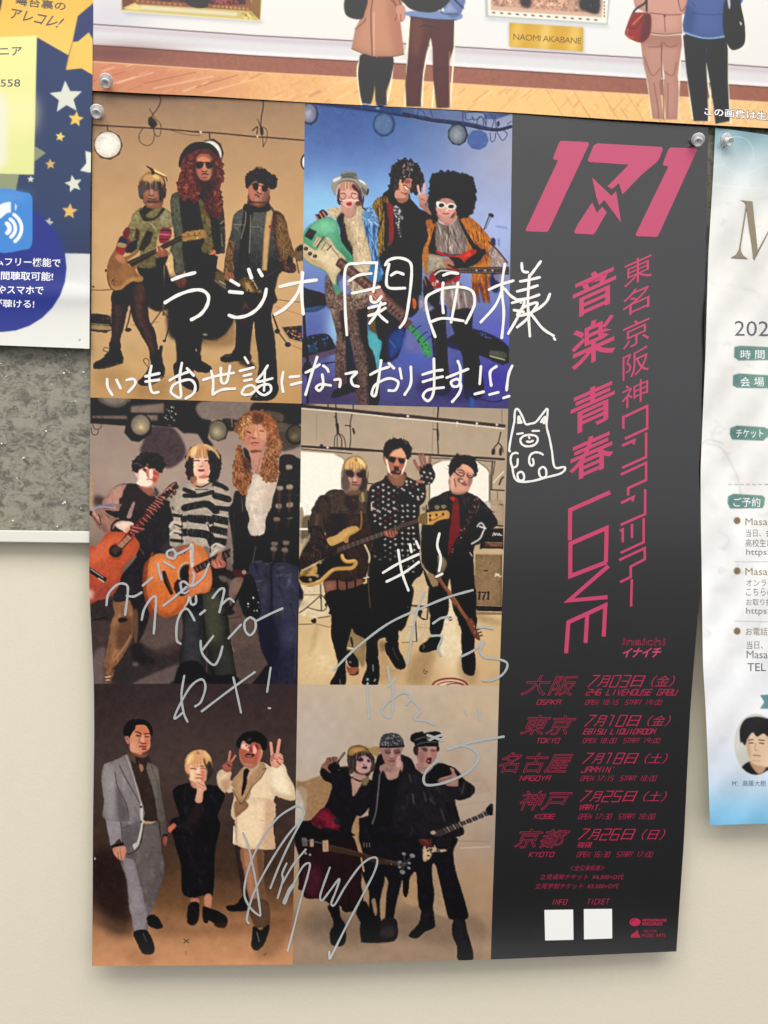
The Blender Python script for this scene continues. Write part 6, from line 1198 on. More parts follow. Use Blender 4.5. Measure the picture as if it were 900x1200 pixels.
# ---- print 6: pale wall,black leather outfits
def print6():
    region([343,802,594,802,594,1134,343,1134])
    vgrad([(802,(200,180,156)),(860,(190,172,152)),(930,(186,166,148)),(1000,(178,152,130)),(1040,(172,142,112)),(1080,(140,116,96)),(1110,(158,134,110)),(1134,(150,126,106))])
    sunglow(370,870,50,60,(198,184,172),.7); sunglow(560,830,60,30,(208,182,146),.5); sunglow(565,1060,26,60,(182,152,122),.7); sunglow(580,980,20,30,(164,148,138),.6); sunglow(355,1060,14,30,(176,142,108),.6)
    grain(.015,10)
    frame(340,800,250)
    poly([30,415,60,418,140,390,190,400,170,480,150,540,100,600,60,612,55,480,28,450],(160,126,90),b=.7,v=0); poly([248,290,262,272,300,266,340,280,350,310,300,300,250,330],(176,144,84),b=.6); poly([340,280,360,272,380,275,378,300,360,310],(176,144,96),b=.5)
    poly([700,390,760,380,830,400,855,440,855,490,790,460,700,470],(176,150,132),b=3,al=.6,v=0); poly([660,300,720,290,740,330,700,360],(182,154,132),b=3,al=.4,v=0); poly([22,460,70,455,60,612,22,612],(196,184,170),b=.7,v=0); poly([28,440,100,430,60,620,55,500],(158,126,92),b=.8,al=.6)
    line([860,500,700,520],.6,(170,148,130)); 
    frame(340,965,250)
    line([700,75,845,78],.9,(150,134,122)); line([720,105,845,100],1,(206,188,166)); 
    for q in ([50,390,250,380,400,470,300,520,120,500],[100,400,200,390,260,440,120,460],[440,400,520,380,540,470,460,480],[560,450,700,430,700,520,560,500],[740,400,820,420,830,500,760,480]): poly(q,(120,100,84),b=4,al=.55,v=0)
    strands(poly([30,380,840,380,850,600,20,600],(0,0,0),al=.001),[(110,92,78),(180,156,130)],60,0,20,5,b=2.2,al=.16)
    # man middle body
    dk = (34,32,36)
    frame(340,965,250)
    m = poly([290,-20,540,-20,540,150,500,200,500,240,490,310,480,300,475,240,440,390,450,430,455,470,430,500,330,505,300,490,300,420,330,400,335,300,300,200,285,100],dk,b=.5,v=.05)
    poly([390,230,402,225,415,250,408,300,400,410,385,410,378,330,376,270],(166,136,104),b=.4,v=0); poly([350,200,400,215,380,330,370,400,335,400],dk,b=.5); poly([346,330,360,320,368,370,360,390],(150,122,96),b=.4,v=0)
    poly([475,250,500,200,540,190,545,340,480,330],(176,142,108),b=.5,v=0); poly([470,200,530,150,545,200,520,210,505,240,500,290,488,315,478,290,476,240],dk,b=.35); poly([480,150,560,120,560,180,500,210],dk)
    poly([300,425,345,408,372,420,376,470,360,500,320,502,300,480],(40,37,39),b=.4); m = poly([385,415,405,400,445,402,456,440,452,478,420,492,372,494,378,450],(46,42,44),b=.4); shade(m,[390,450,440,440,440,480,390,485],(66,60,58),b=2.5,al=.6); line([300,500,380,497,450,482],1.4,(28,26,28),b=.5)
    # right man legs
    m = garm([520,80,700,60,690,120,700,200,730,300,752,380,745,405,700,410,670,400,660,370,625,220,610,170,600,200,612,330,600,370,548,360,535,220],dk,f=10,amp=.25)
    poly([604,200,612,175,625,220,662,380,665,400,614,380,604,350,612,290,605,250],(172,144,116),b=.4,v=0)
    poly([560,360,602,365,612,420,610,440,570,460,540,485,505,480,508,462,545,420],(40,38,40)); poly([692,408,735,405,750,460,770,530,770,578,710,577,705,520,685,470],(44,42,44)); 
    # woman
    poly([32,20,290,-20,300,100,280,300,60,290,40,150],(36,26,30),b=.5)
    m = garm([60,100,280,140,300,250,310,330,290,345,270,370,230,375,218,355,210,350,190,350,130,320,95,320,60,312,55,285,35,275,50,200],(44,28,34),f=20,amp=.3,ang=95,ln=20,w=1.8); shade(m,[60,200,130,180,120,310,70,300],(76,38,46),b=3,al=.8)
    poly([160,350,205,345,215,400,235,430,235,500,210,520,175,510,170,460,185,420],(32,28,32),b=.4); poly([280,370,320,330,345,420,320,450,300,420],(30,28,32),b=.4)
    poly([240,20,262,-10,280,30,300,100,306,130,290,120,270,60],(170,138,104),b=.4,v=0)
    frame(340,970)
    m = poly([300,140,420,160,580,205,700,250,905,280,905,310,700,290,560,240,400,210,310,185],(74,54,44),b=.35); line([340,150,600,215,880,285],.5,(110,86,70),al=.7); line([820,270,822,305],.8,(130,110,96))
    poly([265,108,312,102,314,195,268,198],(206,172,136),sm=0,b=.3); poly([275,118,302,115,304,185,278,188],(180,148,116),sm=0,b=.3,v=0); poly([162,98,194,95,194,155,164,158],(196,164,132),sm=0,b=.3); 
    for k in range(5): line([100+k*8,65+k*5,106+k*9,150],.8,(150,146,146),al=.85)
    line([110,100,270,130],.9,(120,110,104)); ell(128,210,9,9,(170,166,164)); ell(164,222,9,9,(170,166,164)); line([580,250,600,355],1.8,(200,160,116))
    for x in (600,622,645): line([x,125,x+3,160],.7,(150,126,104))
    poly([320,-10,400,-10,380,20,340,18],(130,40,54),b=.6); ell(880,290,12,14,(140,138,140),b=.4)
    frame(455,970)
    line([-10,272,80,292],2.2,(70,60,56)); 
    for x,y,r in ((130,215,16),(198,230,22),(100,280,14),(172,290,13),(95,322,13),(170,330,13),(118,362,22)): ell(x,y,r,r*.75,(150,148,150),b=.35,rot=20); line([x,y,135,295],.6,(100,98,100))
    poly([245,100,290,65,340,70,360,110,340,160,290,155],(94,46,44),b=.4); line([270,90,330,130],1.2,(140,80,72),al=.7)
    m = poly([285,160,340,165,380,145,400,175,470,178,480,190,430,200,370,200,340,250,290,275],(214,184,148)); speck(m,[(30,26,28)],20,1.2); poly([390,60,520,20,540,100,460,170,400,165,380,130],(38,36,39)); poly([540,10,575,40,560,75,545,60],dk); line([470,180,500,160],1.2,(70,34,40))
    m = poly([340,50,480,-30,560,-40,600,-10,480,40,370,90],(60,54,52),sm=0)
    for k in range(9): line([385+k*22,70-k*10,395+k*22,30-k*9],.8,(150,140,128),al=.8)
    frame(340,850)
    # upper bodies
    m = garm([660,905,655,560,690,330,740,230,905,240,1000,300,1040,500,1000,905],dk,f=8); 
    m = poly([735,330,905,290,905,400,860,435,800,445,750,410],(186,146,132),b=.4); shade(m,[740,330,860,330,850,385,760,385],(150,116,106),b=1.5,al=.7); line([775,380,790,350,810,380,830,350],.8,(120,96,92))
    poly([740,390,800,446,870,430,905,380,905,905,700,905],(30,29,32),b=.4); line([730,400,715,560,700,700,670,800],1.6,(110,106,108),al=.9); poly([690,830,800,840,790,880,690,870],(34,36,44),b=1.5,al=.8)
    poly([500,810,530,740,555,740,560,905,510,905],(166,134,98),b=.4,v=0)
    m = garm([250,400,260,360,330,350,420,370,480,340,500,420,640,440,690,480,660,640,580,740,540,740,500,860,500,905,60,905,80,800,140,780,200,750,290,650,330,550,340,480,280,450],dk,f=12,amp=.25)
    m = poly([200,740,280,670,350,720,410,820,380,855,300,830,240,840,170,790],(86,34,44),n=.2); shade(m,[230,720,300,700,400,820,330,840],(140,38,56),b=1.8,al=.7); poly([60,905,80,800,140,780,230,850,300,905],(24,21,25),b=.5); poly([360,760,410,780,400,810,365,800],(40,44,50),b=.6)
    poly([500,430,540,400,600,420,570,500,515,580,505,520],(190,150,134),b=.4); line([510,425,550,450,590,455,610,430],2,(36,30,30)); speck(poly([510,425,610,430,600,460,520,450],(0,0,0),al=.01),[(150,140,130)],12,.6); poly([590,440,630,410,645,440,620,490,585,480],(140,120,84),b=.6)
    m = poly([250,360,258,330,300,290,320,350,330,390,300,405,270,400],(150,108,94)); poly([300,265,340,262,380,255,388,275,370,310,320,330,298,300],(140,98,88)); poly([310,330,380,300,410,350,360,380,320,370],(30,27,32)); line([380,320,410,270,443,228],2.6,(60,44,46)); line([400,280,440,230],1.2,(170,126,112)); line([320,265,330,295],1,(80,54,50)); line([350,262,356,295],1,(80,54,50)); poly([250,360,275,350,330,400,340,440,290,430,250,400],dk); poly([400,345,480,340,470,370,420,380],dk,b=.6)
    # woman head
    poly([540,240,640,240,670,300,650,370,590,400,545,370],(170,130,120),b=.5)
    f = face(603,312,66,92,(208,168,156),(120,88,84),rot=14,turn=.3,mouth=None,shadow=.35); poly([588,346,602,340,622,346,612,356,598,356],(60,20,28),b=.3); 
    for x,y in ((568,278),(632,296)): ell(x,y,22,12,(60,40,44),rot=14,b=.5,al=.8)
    m = poly([470,290,470,220,500,180,560,168,620,190,660,240,690,290,680,360,650,380,655,300,630,260,590,244,552,262,542,320,524,370,494,400,475,360],(72,60,50),rg=.5); strands(m,[(120,100,60),(40,34,34),(90,74,54)],150,80,9,.8,wob=18,al=.55); shade(m,[490,190,560,170,620,195,600,230,520,240],(150,122,66),b=1.8,al=.7)
    for x in (560,580,605,625): line([x,215,x+4,262],.9,(176,150,90),al=.7)
    # middle head and studded cap
    frame(340,800,250)
    f = face(428,308,38,46,(170,126,116),(96,68,66),mouth=(110,60,60),shadow=.4,turn=-.1)
    m = poly([382,272,382,245,395,222,430,214,462,222,476,245,480,272,430,276],(48,45,47)); speck(m,[(150,148,150),(28,26,30),(110,108,110)],190,.8); line([380,273,430,278,480,271],1.8,(34,32,36))
    # right man
    frame(455,850)
    m = garm([60,905,40,700,80,440,130,380,200,340,300,400,400,310,500,330,560,360,620,440,700,500,700,550,660,590,580,612,545,605,560,680,585,780,580,905],(38,36,39),f=26,amp=.35,ang=85,w=2); poly([200,580,215,640,200,560],(120,116,116),b=.4,al=.7); 
    for l in ([290,540,310,620],[200,560,210,640],[430,680,460,780],[340,600,380,640],[620,470,600,560],[170,400,190,460]): line(l,1.6,(96,86,88),b=.6,al=.6)
    poly([235,310,330,340,320,385,260,380,230,350],(170,130,120),b=.4)
    f = face(318,245,72,92,(206,162,148),(120,84,78),rot=10,turn=.3,mouth=None,shadow=.4); poly([310,275,335,265,350,285,345,310,325,312,312,295],(110,50,56)); poly([318,280,332,272,342,290,330,300],(40,14,20)); 
    for x,y in ((298,200),(368,210)): ell(x,y,26,11,(70,46,48),rot=8,b=.6,al=.8)
    line([260,345,290,352,320,345],1.4,(130,110,106),al=.8)
    poly([212,180,235,170,240,215,225,245,208,215],(32,28,30)); poly([380,175,410,170,415,205,395,215],(32,28,30)); line([395,215,385,265],1,(46,38,40))
    m = poly([182,115,190,80,240,58,285,55,290,70,340,55,400,52,435,75,435,100,410,135,412,165,390,172,300,165,225,180,215,150,188,130],(26,26,30)); line([200,135,300,105,410,110],1.2,(140,138,140)); line([220,165,300,145,400,150],1.,(120,118,122)); speck(poly([315,95,360,90,370,130,320,130],(90,90,92)),[(220,220,218),(40,40,44)],30,.8)
    m = poly([400,455,420,430,480,415,520,395,505,350,530,350,550,400,590,440,595,480,560,495,500,498,460,480,430,465],(176,130,118)); line([420,455,520,425],1,(110,74,68)); poly([340,400,400,330,480,340,500,390,430,425,380,470,330,470],(24,23,27),b=.4)
    poly([575,430,600,450,595,500,570,490],(32,30,34))
    m = poly([370,870,560,800,700,740,800,690,820,700,840,720,700,780,590,825,480,880,400,905],(70,62,60),b=.3)
    for k in range(15): x = 455+k*24; y = 855-k*9.6; line([x,y-18,x+22,y+18],1.1,(190,180,166) if k % 2 else (110,100,96),al=.8)
    m = poly([790,690,815,655,850,640,850,730,810,725],(34,34,38)); line([835,640,840,660],1.2,(60,58,60)); poly([345,870,370,855,390,880,360,890],(190,170,150)); line([700,740,800,695],.6,(180,170,160))
    heads6()
    finish(.35)
# ---- illustrated gallery poster (cut by the top of the photograph)
def printgallery():
    DN[:] = [.004,0]
    region([104,0,900,0,900,154,104,154])
    vgrad([(0,(236,233,226)),(60,(234,231,225)),(154,(234,228,218))])
    sunglow(130,20,60,40,(208,204,212),.8); sunglow(700,20,200,60,(234,236,234),.6)
    frame(0,0,1,1)
    def band(y1,y2,c,**k):
        xs = [100,160,220,300,450,600,750,910]
        p = []
        for x in xs: p += [x,y1(x)]
        for x in xs[::-1]: p += [x,y2(x)]
        return poly(p,c,sm=0,v=0,**k)
    def L(*ys):
        xs = [110,180,300,450,600,750,900]
        return lambda x: float(np.interp(x,xs,ys))
    l1 = L(28,33.5,42,50,59,68,80); l2 = L(53,58,66,74,83,92.5,103.5); l3 = L(72,77.5,85,93,102.5,111,121); l4 = L(109,112,122,128,137,146,156)
    band(l1,l2,(222,220,220)); band(lambda x: l1(x)+2,lambda x: l1(x)+7,(206,192,198),b=1.4)
    band(lambda x: l2(x)-5,lambda x: l2(x)-1,(240,238,236),b=1)
    band(l2,l3,(158,104,88),n=.03,b=.3); sunglow(130,62,90,14,(118,78,76),.8)
    fl = band(l3,lambda x: l4(x)+4,(240,190,130),n=.04)
    for x,c,a in ((140,(196,122,96),.9),(220,(206,138,104),.8),(330,(226,164,110),.5),(450,(244,196,130),.6),(600,(250,204,132),.6),(700,(244,200,128),.6),(850,(244,206,150),.5)):
        poly([x-60,l3(x)-8,x+60,l3(x),x+60,l4(x)+6,x-60,l4(x)],c,b=14,al=a,clip=fl,v=0)
    g = np.random.default_rng(11)
    for i in range(150):
        x = g.uniform(105,900); y = g.uniform(l3(x)+2,l4(x)); ln = g.uniform(10,46); an = math.radians(-18-26*min(1,max(0,(x-110)/600)) if x < 620 else g.choice([-50,56]))
        c = [(186,120,90),(255,226,178),(214,152,104)][g.integers(3)]
        line([x,y,x+ln*math.cos(an)*.5,y+ln*math.sin(an)*.5],g.uniform(.5,1.8),c,b=.5,al=.5,clip=fl)
    for x in (640,672,705,735,760): line([x,l3(x),x+24,l4(x)+3],.7,(196,134,80),al=.7)
    for x0,w in ((120,60),(180,70),(240,60)):
        line([x0,l4(x0)-8,x0+w,l3(x0+w)+8],1.3,(250,204,164),al=.7,b=.5); line([x0-10,l4(x0)-14,x0+w-20,l3(x0+w)+3],.8,(150,84,66),al=.7)
    band(lambda x: l1(x)-.5,lambda x: l1(x)+.9,(118,92,98),b=.2); band(lambda x: l2(x)-.7,lambda x: l2(x)+.7,(104,62,60),b=.2); band(lambda x: l3(x)-.6,lambda x: l3(x)+.4,(246,196,150),b=.2)
    # gold frame,left
    frame(100,0,220)
    poly([170,50,850,100,855,115,200,72],(170,170,186),b=1.4,al=.7,sm=0)
    m = poly([175,-10,172,52,838,104,848,-10],(206,186,120),sm=0,v=0); poly([178,0,215,-5,260,20,180,48],(120,76,64),sm=0,b=.5); poly([245,20,220,0,200,-10,790,-10,800,20,800,55,700,48,260,22],(150,96,74),sm=0,b=.5)
    poly([270,28,730,62,728,78,262,45],(250,238,200),sm=0,b=.5); poly([180,40,240,14,275,42,250,52],(236,214,140),sm=0,b=.4,al=.9); poly([735,62,790,60,838,100,770,94],(220,196,120),b=.6,sm=0,n=.2); poly([800,-10,846,-10,838,98,800,60],(146,110,66),sm=0,b=.5); line([846,-5,840,102,175,54],1.,(240,226,160),sm=0)
    poly([250,-10,770,-10,770,24,620,22,260,0],(84,60,66),sm=0,b=.5,n=.3,nc=2); poly([480,-10,560,-10,590,30,540,40,490,20],(28,26,40)); poly([600,-10,700,-10,740,14,680,24,620,10],(150,80,80),n=.3,nc=2)
    for k in range(9): ell(620+k*20,32+k*1.5,6,6,(206,160,90),b=.3); ell(250+k*26,8+k*2,5,5,(190,140,84),b=.3)
    # middle frame and brass plate
    frame(540,0,180)
    poly([140,102,860,150,880,165,160,120],(180,184,190),b=2,al=.8,sm=0)
    poly([142,-10,146,102,862,150,878,-10],(188,192,188),sm=0,v=0); poly([160,-10,164,92,855,138,866,-10],(244,238,222),sm=0,v=0); poly([176,-10,178,62,828,104,838,-10],(214,178,154),sm=0,v=0); poly([184,-10,186,38,808,80,814,-10],(190,148,126),sm=0,n=.16,nc=3,v=0)
    for q,c in (([350,-10,410,-10,408,44,360,40],(70,58,66)),([700,0,740,-10,814,-10,808,80,740,70,700,50],(54,54,60)),([440,0,560,-10,640,40,560,60,450,44],(206,160,136)),([230,-10,330,-10,330,30,250,30],(206,162,136))): poly(q,c,b=1,n=.25,nc=2)
    for k in range(14): ell(195+k*46,76+k*3.3,12,5,(120,96,84),b=.3,rot=8)
    for k in range(6): ell(843,-4+k*20,5,6,(120,96,84),b=.3)
    poly([282,140,724,172,722,312,290,282],(170,168,176),b=2,al=.8,sm=0)
    m = poly([286,134,720,162,718,304,286,276],(214,168,66),sm=0,v=.05,b=.2)
    for x,c in ((350,(244,212,120)),(450,(220,176,74)),(520,(252,226,150)),(620,(216,170,68)),(690,(250,222,140))): poly([x-26,120,x+10,120,x-20,320,x-60,320],c,b=4,al=.8,clip=m,sm=0)
    # visitors,left pair
    frame(380,0,220)
    hl = (255,250,214)
    line([185,262,160,340,180,500],1.8,hl); line([240,275,240,380,222,500],1.6,hl); line([332,275,322,400,300,500],1.8,hl); line([412,90,400,300,388,510],1.8,hl); line([522,190,480,340,470,510],1.8,hl); line([512,190,530,340,520,515],1.6,hl); line([632,95,620,300,605,515],1.8,hl); line([130,238,230,275,385,265,395,120],1.8,hl)
    nv = (36,42,62)
    poly([180,262,250,270,248,380,225,500,185,500,165,380,168,310],nv,v=0); poly([258,270,330,272,325,360,300,440,298,502,252,502,246,380],nv,v=0); line([190,500,222,504],1.6,(200,196,216)); line([252,503,300,503],1.6,(70,70,90))
    ct = (196,142,116)
    m = poly([205,-10,372,-10,385,100,366,105,375,180,385,262,320,274,230,272,132,236,150,140,190,60],ct,sm=0,v=.1); shade(m,[300,0,372,0,385,262,340,270],(176,120,98),b=2.5,al=.7); line([235,-10,225,80,232,270],1.1,(104,64,56)); line([240,60,240,270],.8,(240,200,170)); line([150,140,190,110,200,90],.9,(110,70,60)); line([132,236,230,272,320,274,385,262],1,(110,70,60)); line([330,-10,350,60,340,100],.9,(120,76,64)); line([360,0,370,50,366,100],1,(110,70,60)); line([320,0,400,70],1,(120,80,66))
    poly([345,35,385,30,392,80,378,105,360,100],(206,148,124),v=0); line([368,70,370,104],.8,(120,76,64))
    m = poly([108,-10,205,-10,195,60,180,92,130,88,100,60],(50,34,42)); shade(m,[115,0,140,0,130,60,110,50],(80,56,60),b=1.5)
    br = (96,62,56)
    m = poly([415,80,625,95,622,230,600,300,604,518,540,520,524,380,520,230,512,180,490,260,476,340,462,512,395,512,390,400,402,280],br,sm=0,v=.1); shade(m,[420,100,480,110,450,260,420,250],(120,80,72),b=2,al=.6)
    for l in ([510,130,515,180],[440,340,475,315],[540,340,580,325],[460,130,490,122,550,140],[452,440,464,505],[400,500,465,512]): line(l,.9,(60,36,38))
    line([602,250,603,515],1.4,(200,130,110),al=.7)
    m = poly([410,55,640,60,636,98,412,80],(126,144,184),v=0); m = poly([560,-10,670,-10,668,40,645,78,600,80],(110,128,172),v=.1); line([600,-10,560,60,640,70],.9,(50,56,90)); poly([600,10,640,60,570,64],(150,166,204),sm=0,b=.4); line([412,80,520,94,636,98],.9,(50,52,80)); line([620,-5,668,40],2,(48,54,88))
    poly([385,-10,590,-10,580,30,520,60,430,50,388,20],(24,28,34),v=0)
    # visitors,right pair
    frame(700,0,200)
    for l in ([228,230,268,440,290,625],[350,280,348,420,356,620],[450,180,440,300,425,630],[465,190,480,420,505,630],[690,240,690,420,705,650],[580,320,600,440,590,640],[575,330,585,440,600,520],[155,190,210,232,250,225],[700,262,740,265,785,240,780,140,755,0]): line(l,1.7,hl)
    pk = (192,144,128)
    m = poly([230,225,250,180,445,185,448,240,425,400,432,480,425,632,362,632,352,500,356,400,340,300,345,400,330,440,350,630,292,628,268,440,245,340],pk,sm=0,v=.1); shade(m,[240,190,445,190,440,250,250,240],(166,118,104),b=2,al=.7)
    line([342,240,340,320,350,500,352,630],1,(104,66,62)); line([250,300,290,400,335,360],.8,(120,80,72)); line([355,380,400,400,420,330],.8,(120,80,72)); line([270,250,330,248,345,225,380,250,420,240],.8,(120,80,72)); line([300,440,320,560,325,628],.8,(120,80,72)); line([375,440,372,620],.8,(130,90,80))
    m = poly([190,-10,480,-10,478,70,448,80,450,180,260,184,280,80,200,40],(204,154,136),sm=0,v=.08); line([280,70,380,80,445,78],.9,(104,66,62)); line([355,90,360,170],.9,(120,80,72)); line([275,180,360,188,450,182],1,(240,216,196)); line([425,-10,445,60,470,30],.9,(110,70,66)); line([270,175,360,182,445,176],.9,(104,66,62)); ell(357,86,6,6,(90,56,54))
    line([180,100,200,55,250,20,262,-5],2.4,(52,34,44)); line([262,60,262,-5],2.2,(34,38,56)); m = poly([180,80,200,68,262,70,285,90,280,180,240,225,190,215,152,190,150,160],(156,62,56)); shade(m,[250,80,290,90,280,200,230,220],(92,38,44),b=1.4,al=.8); line([162,145,205,150,240,90],1,(70,28,36)); line([190,130,240,80],1.4,(220,130,100)); line([165,150,160,190,195,200],1,(210,110,96))
    m = poly([454,190,470,180,680,195,690,260,690,420,700,640,625,655,615,560,590,400,575,320,582,450,585,640,510,640,490,500,472,380],(34,42,62),sm=0,v=0); line([576,250,578,280],.8,(90,96,120)); line([600,210,560,340],.7,(60,68,92),al=.6)
    m = poly([478,-10,690,-10,668,60,675,190,600,202,520,190,456,170,452,130],(84,104,152),sm=0,v=.08); shade(m,[460,40,520,60,500,180,460,160],(64,80,126),b=2.5,al=.6); line([500,70,600,80,670,76],.8,(50,62,104),al=.8); line([458,172,530,196,600,204,678,194],1.8,(150,180,226)); line([500,10,520,40],.8,(60,74,116)); poly([690,-10,766,-10,760,20,740,20],(60,90,150),v=0)
    poly([680,0,745,-5,765,60,780,140,778,230,735,264,700,255,670,180,665,80],(30,34,46),v=0); poly([688,5,700,0,704,30,697,50],(190,200,210),b=.3,v=0); poly([750,112,766,125,758,138],(214,220,224),b=.3,sm=0,v=0); line([700,100,690,200],.8,(66,74,92),al=.6)
    region([104,0,900,0,900,154,104,154])
# ---- navy notice with stars,left
def printstars():
    DN[:] = [0,0]
    region([0,0,112,0,112,412,0,412])
    vgrad([(0,(58,70,110)),(160,(66,78,108)),(250,(66,78,108)),(290,(62,72,100)),(412,(60,68,96))])
    frame(0,0,1,1)
    w = poly([-5,290,70,297,112,298,112,412,-5,412],(222,221,218),sm=0,v=0,n=.006)
    poly([70,330,112,338,112,350,60,348],(236,235,232),b=2,al=.7,v=0,n=0); poly([-5,385,112,360,112,412,-5,412],(230,228,220),b=6,al=.7,v=0,n=0); ell(94,399,1,1,(90,86,80)); ell(96,400,1.2,.8,(250,250,250))
    frame(0,0,115,600)
    yl = (236,188,88)
    poly([-20,-20,572,-20,575,18,478,100,445,258,420,340,232,232,-20,250],yl,sm=0,v=0,g=((246,204,108),300,0,300,330)); poly([448,258,480,255,545,200,568,240,572,462,500,420,405,430,425,340],(240,198,100),sm=0,v=0,b=.2)
    poly([445,258,425,340,405,428,450,380,460,300],(232,184,92),b=1,al=.5,sm=0,v=0)
    poly([-20,-20,18,-20,4,70,-20,70],(60,54,60),sm=0,v=0,b=.5)
    poly([-20,230,228,220,210,1070,-20,1066],(240,236,160),sm=0,v=0,g=((228,232,158),0,300,100,1066)); poly([60,600,215,600,210,800,60,800],(246,240,180),b=6,al=.6,v=0)
    poly([-20,600,40,620,45,980,-20,990],(240,236,220),b=3,al=.85,v=0)
    poly([215,895,282,937,212,990],(148,152,124),sm=0,v=0,b=.2); poly([-20,1066,118,1070,92,1200,-20,1200],(152,158,124),sm=0,v=0,b=.2)
    for x,y,r,c,ro in ((406,598,104,(222,224,208),-3),(466,730,50,(244,204,106),8),(370,838,32,(244,214,124),12),(310,1006,34,(214,178,116),-4),(190,1098,22,(220,220,196),5),(452,1126,56,(224,226,206),-12)):
        star(x,y,r,c,rot=ro,b=.2)
    poly([524,925,560,935,560,1058,492,1045,530,1000],(232,234,216),sm=0,v=0,b=.2)
    frame(0,200,120,600)
    star(410,240,48,(232,190,112),rot=6,b=.2); star(286,306,32,(228,224,190),rot=14,b=.2); star(182,52,20,(220,218,190),rot=0,b=.2); poly([470,0,524,0,524,14],(226,226,210),sm=0,v=0)
    ell(10,570,382,378,(44,66,140),b=.2,v=0,n=0); poly([-20,230,200,215,330,350,380,470,300,500,100,500],(52,72,142),b=8,al=.4,v=0)
    poly([-40,130,150,130,185,150,192,190,192,400,182,445,150,464,-40,458],(80,142,214),v=0,n=0,b=.2); poly([-40,130,150,132,180,160,60,180,-40,200],(110,164,228),b=4,al=.6,v=0)
    wh = (250,250,248)
    line([-20,262,0,246,30,222,70,215],12.5,(238,244,248),b=.2); poly([66,180,90,182,90,250,66,246],(80,142,214),sm=0,v=0,b=.2)
    for r,w_ in ((38,7.0),(72,5.6),(108,5.6)):
        c = np.linspace(-54,50,14); line([v for t in c for v in (20+r*math.cos(math.radians(t)),340+r*.92*math.sin(math.radians(t)))],w_*.75,wh,b=.2)
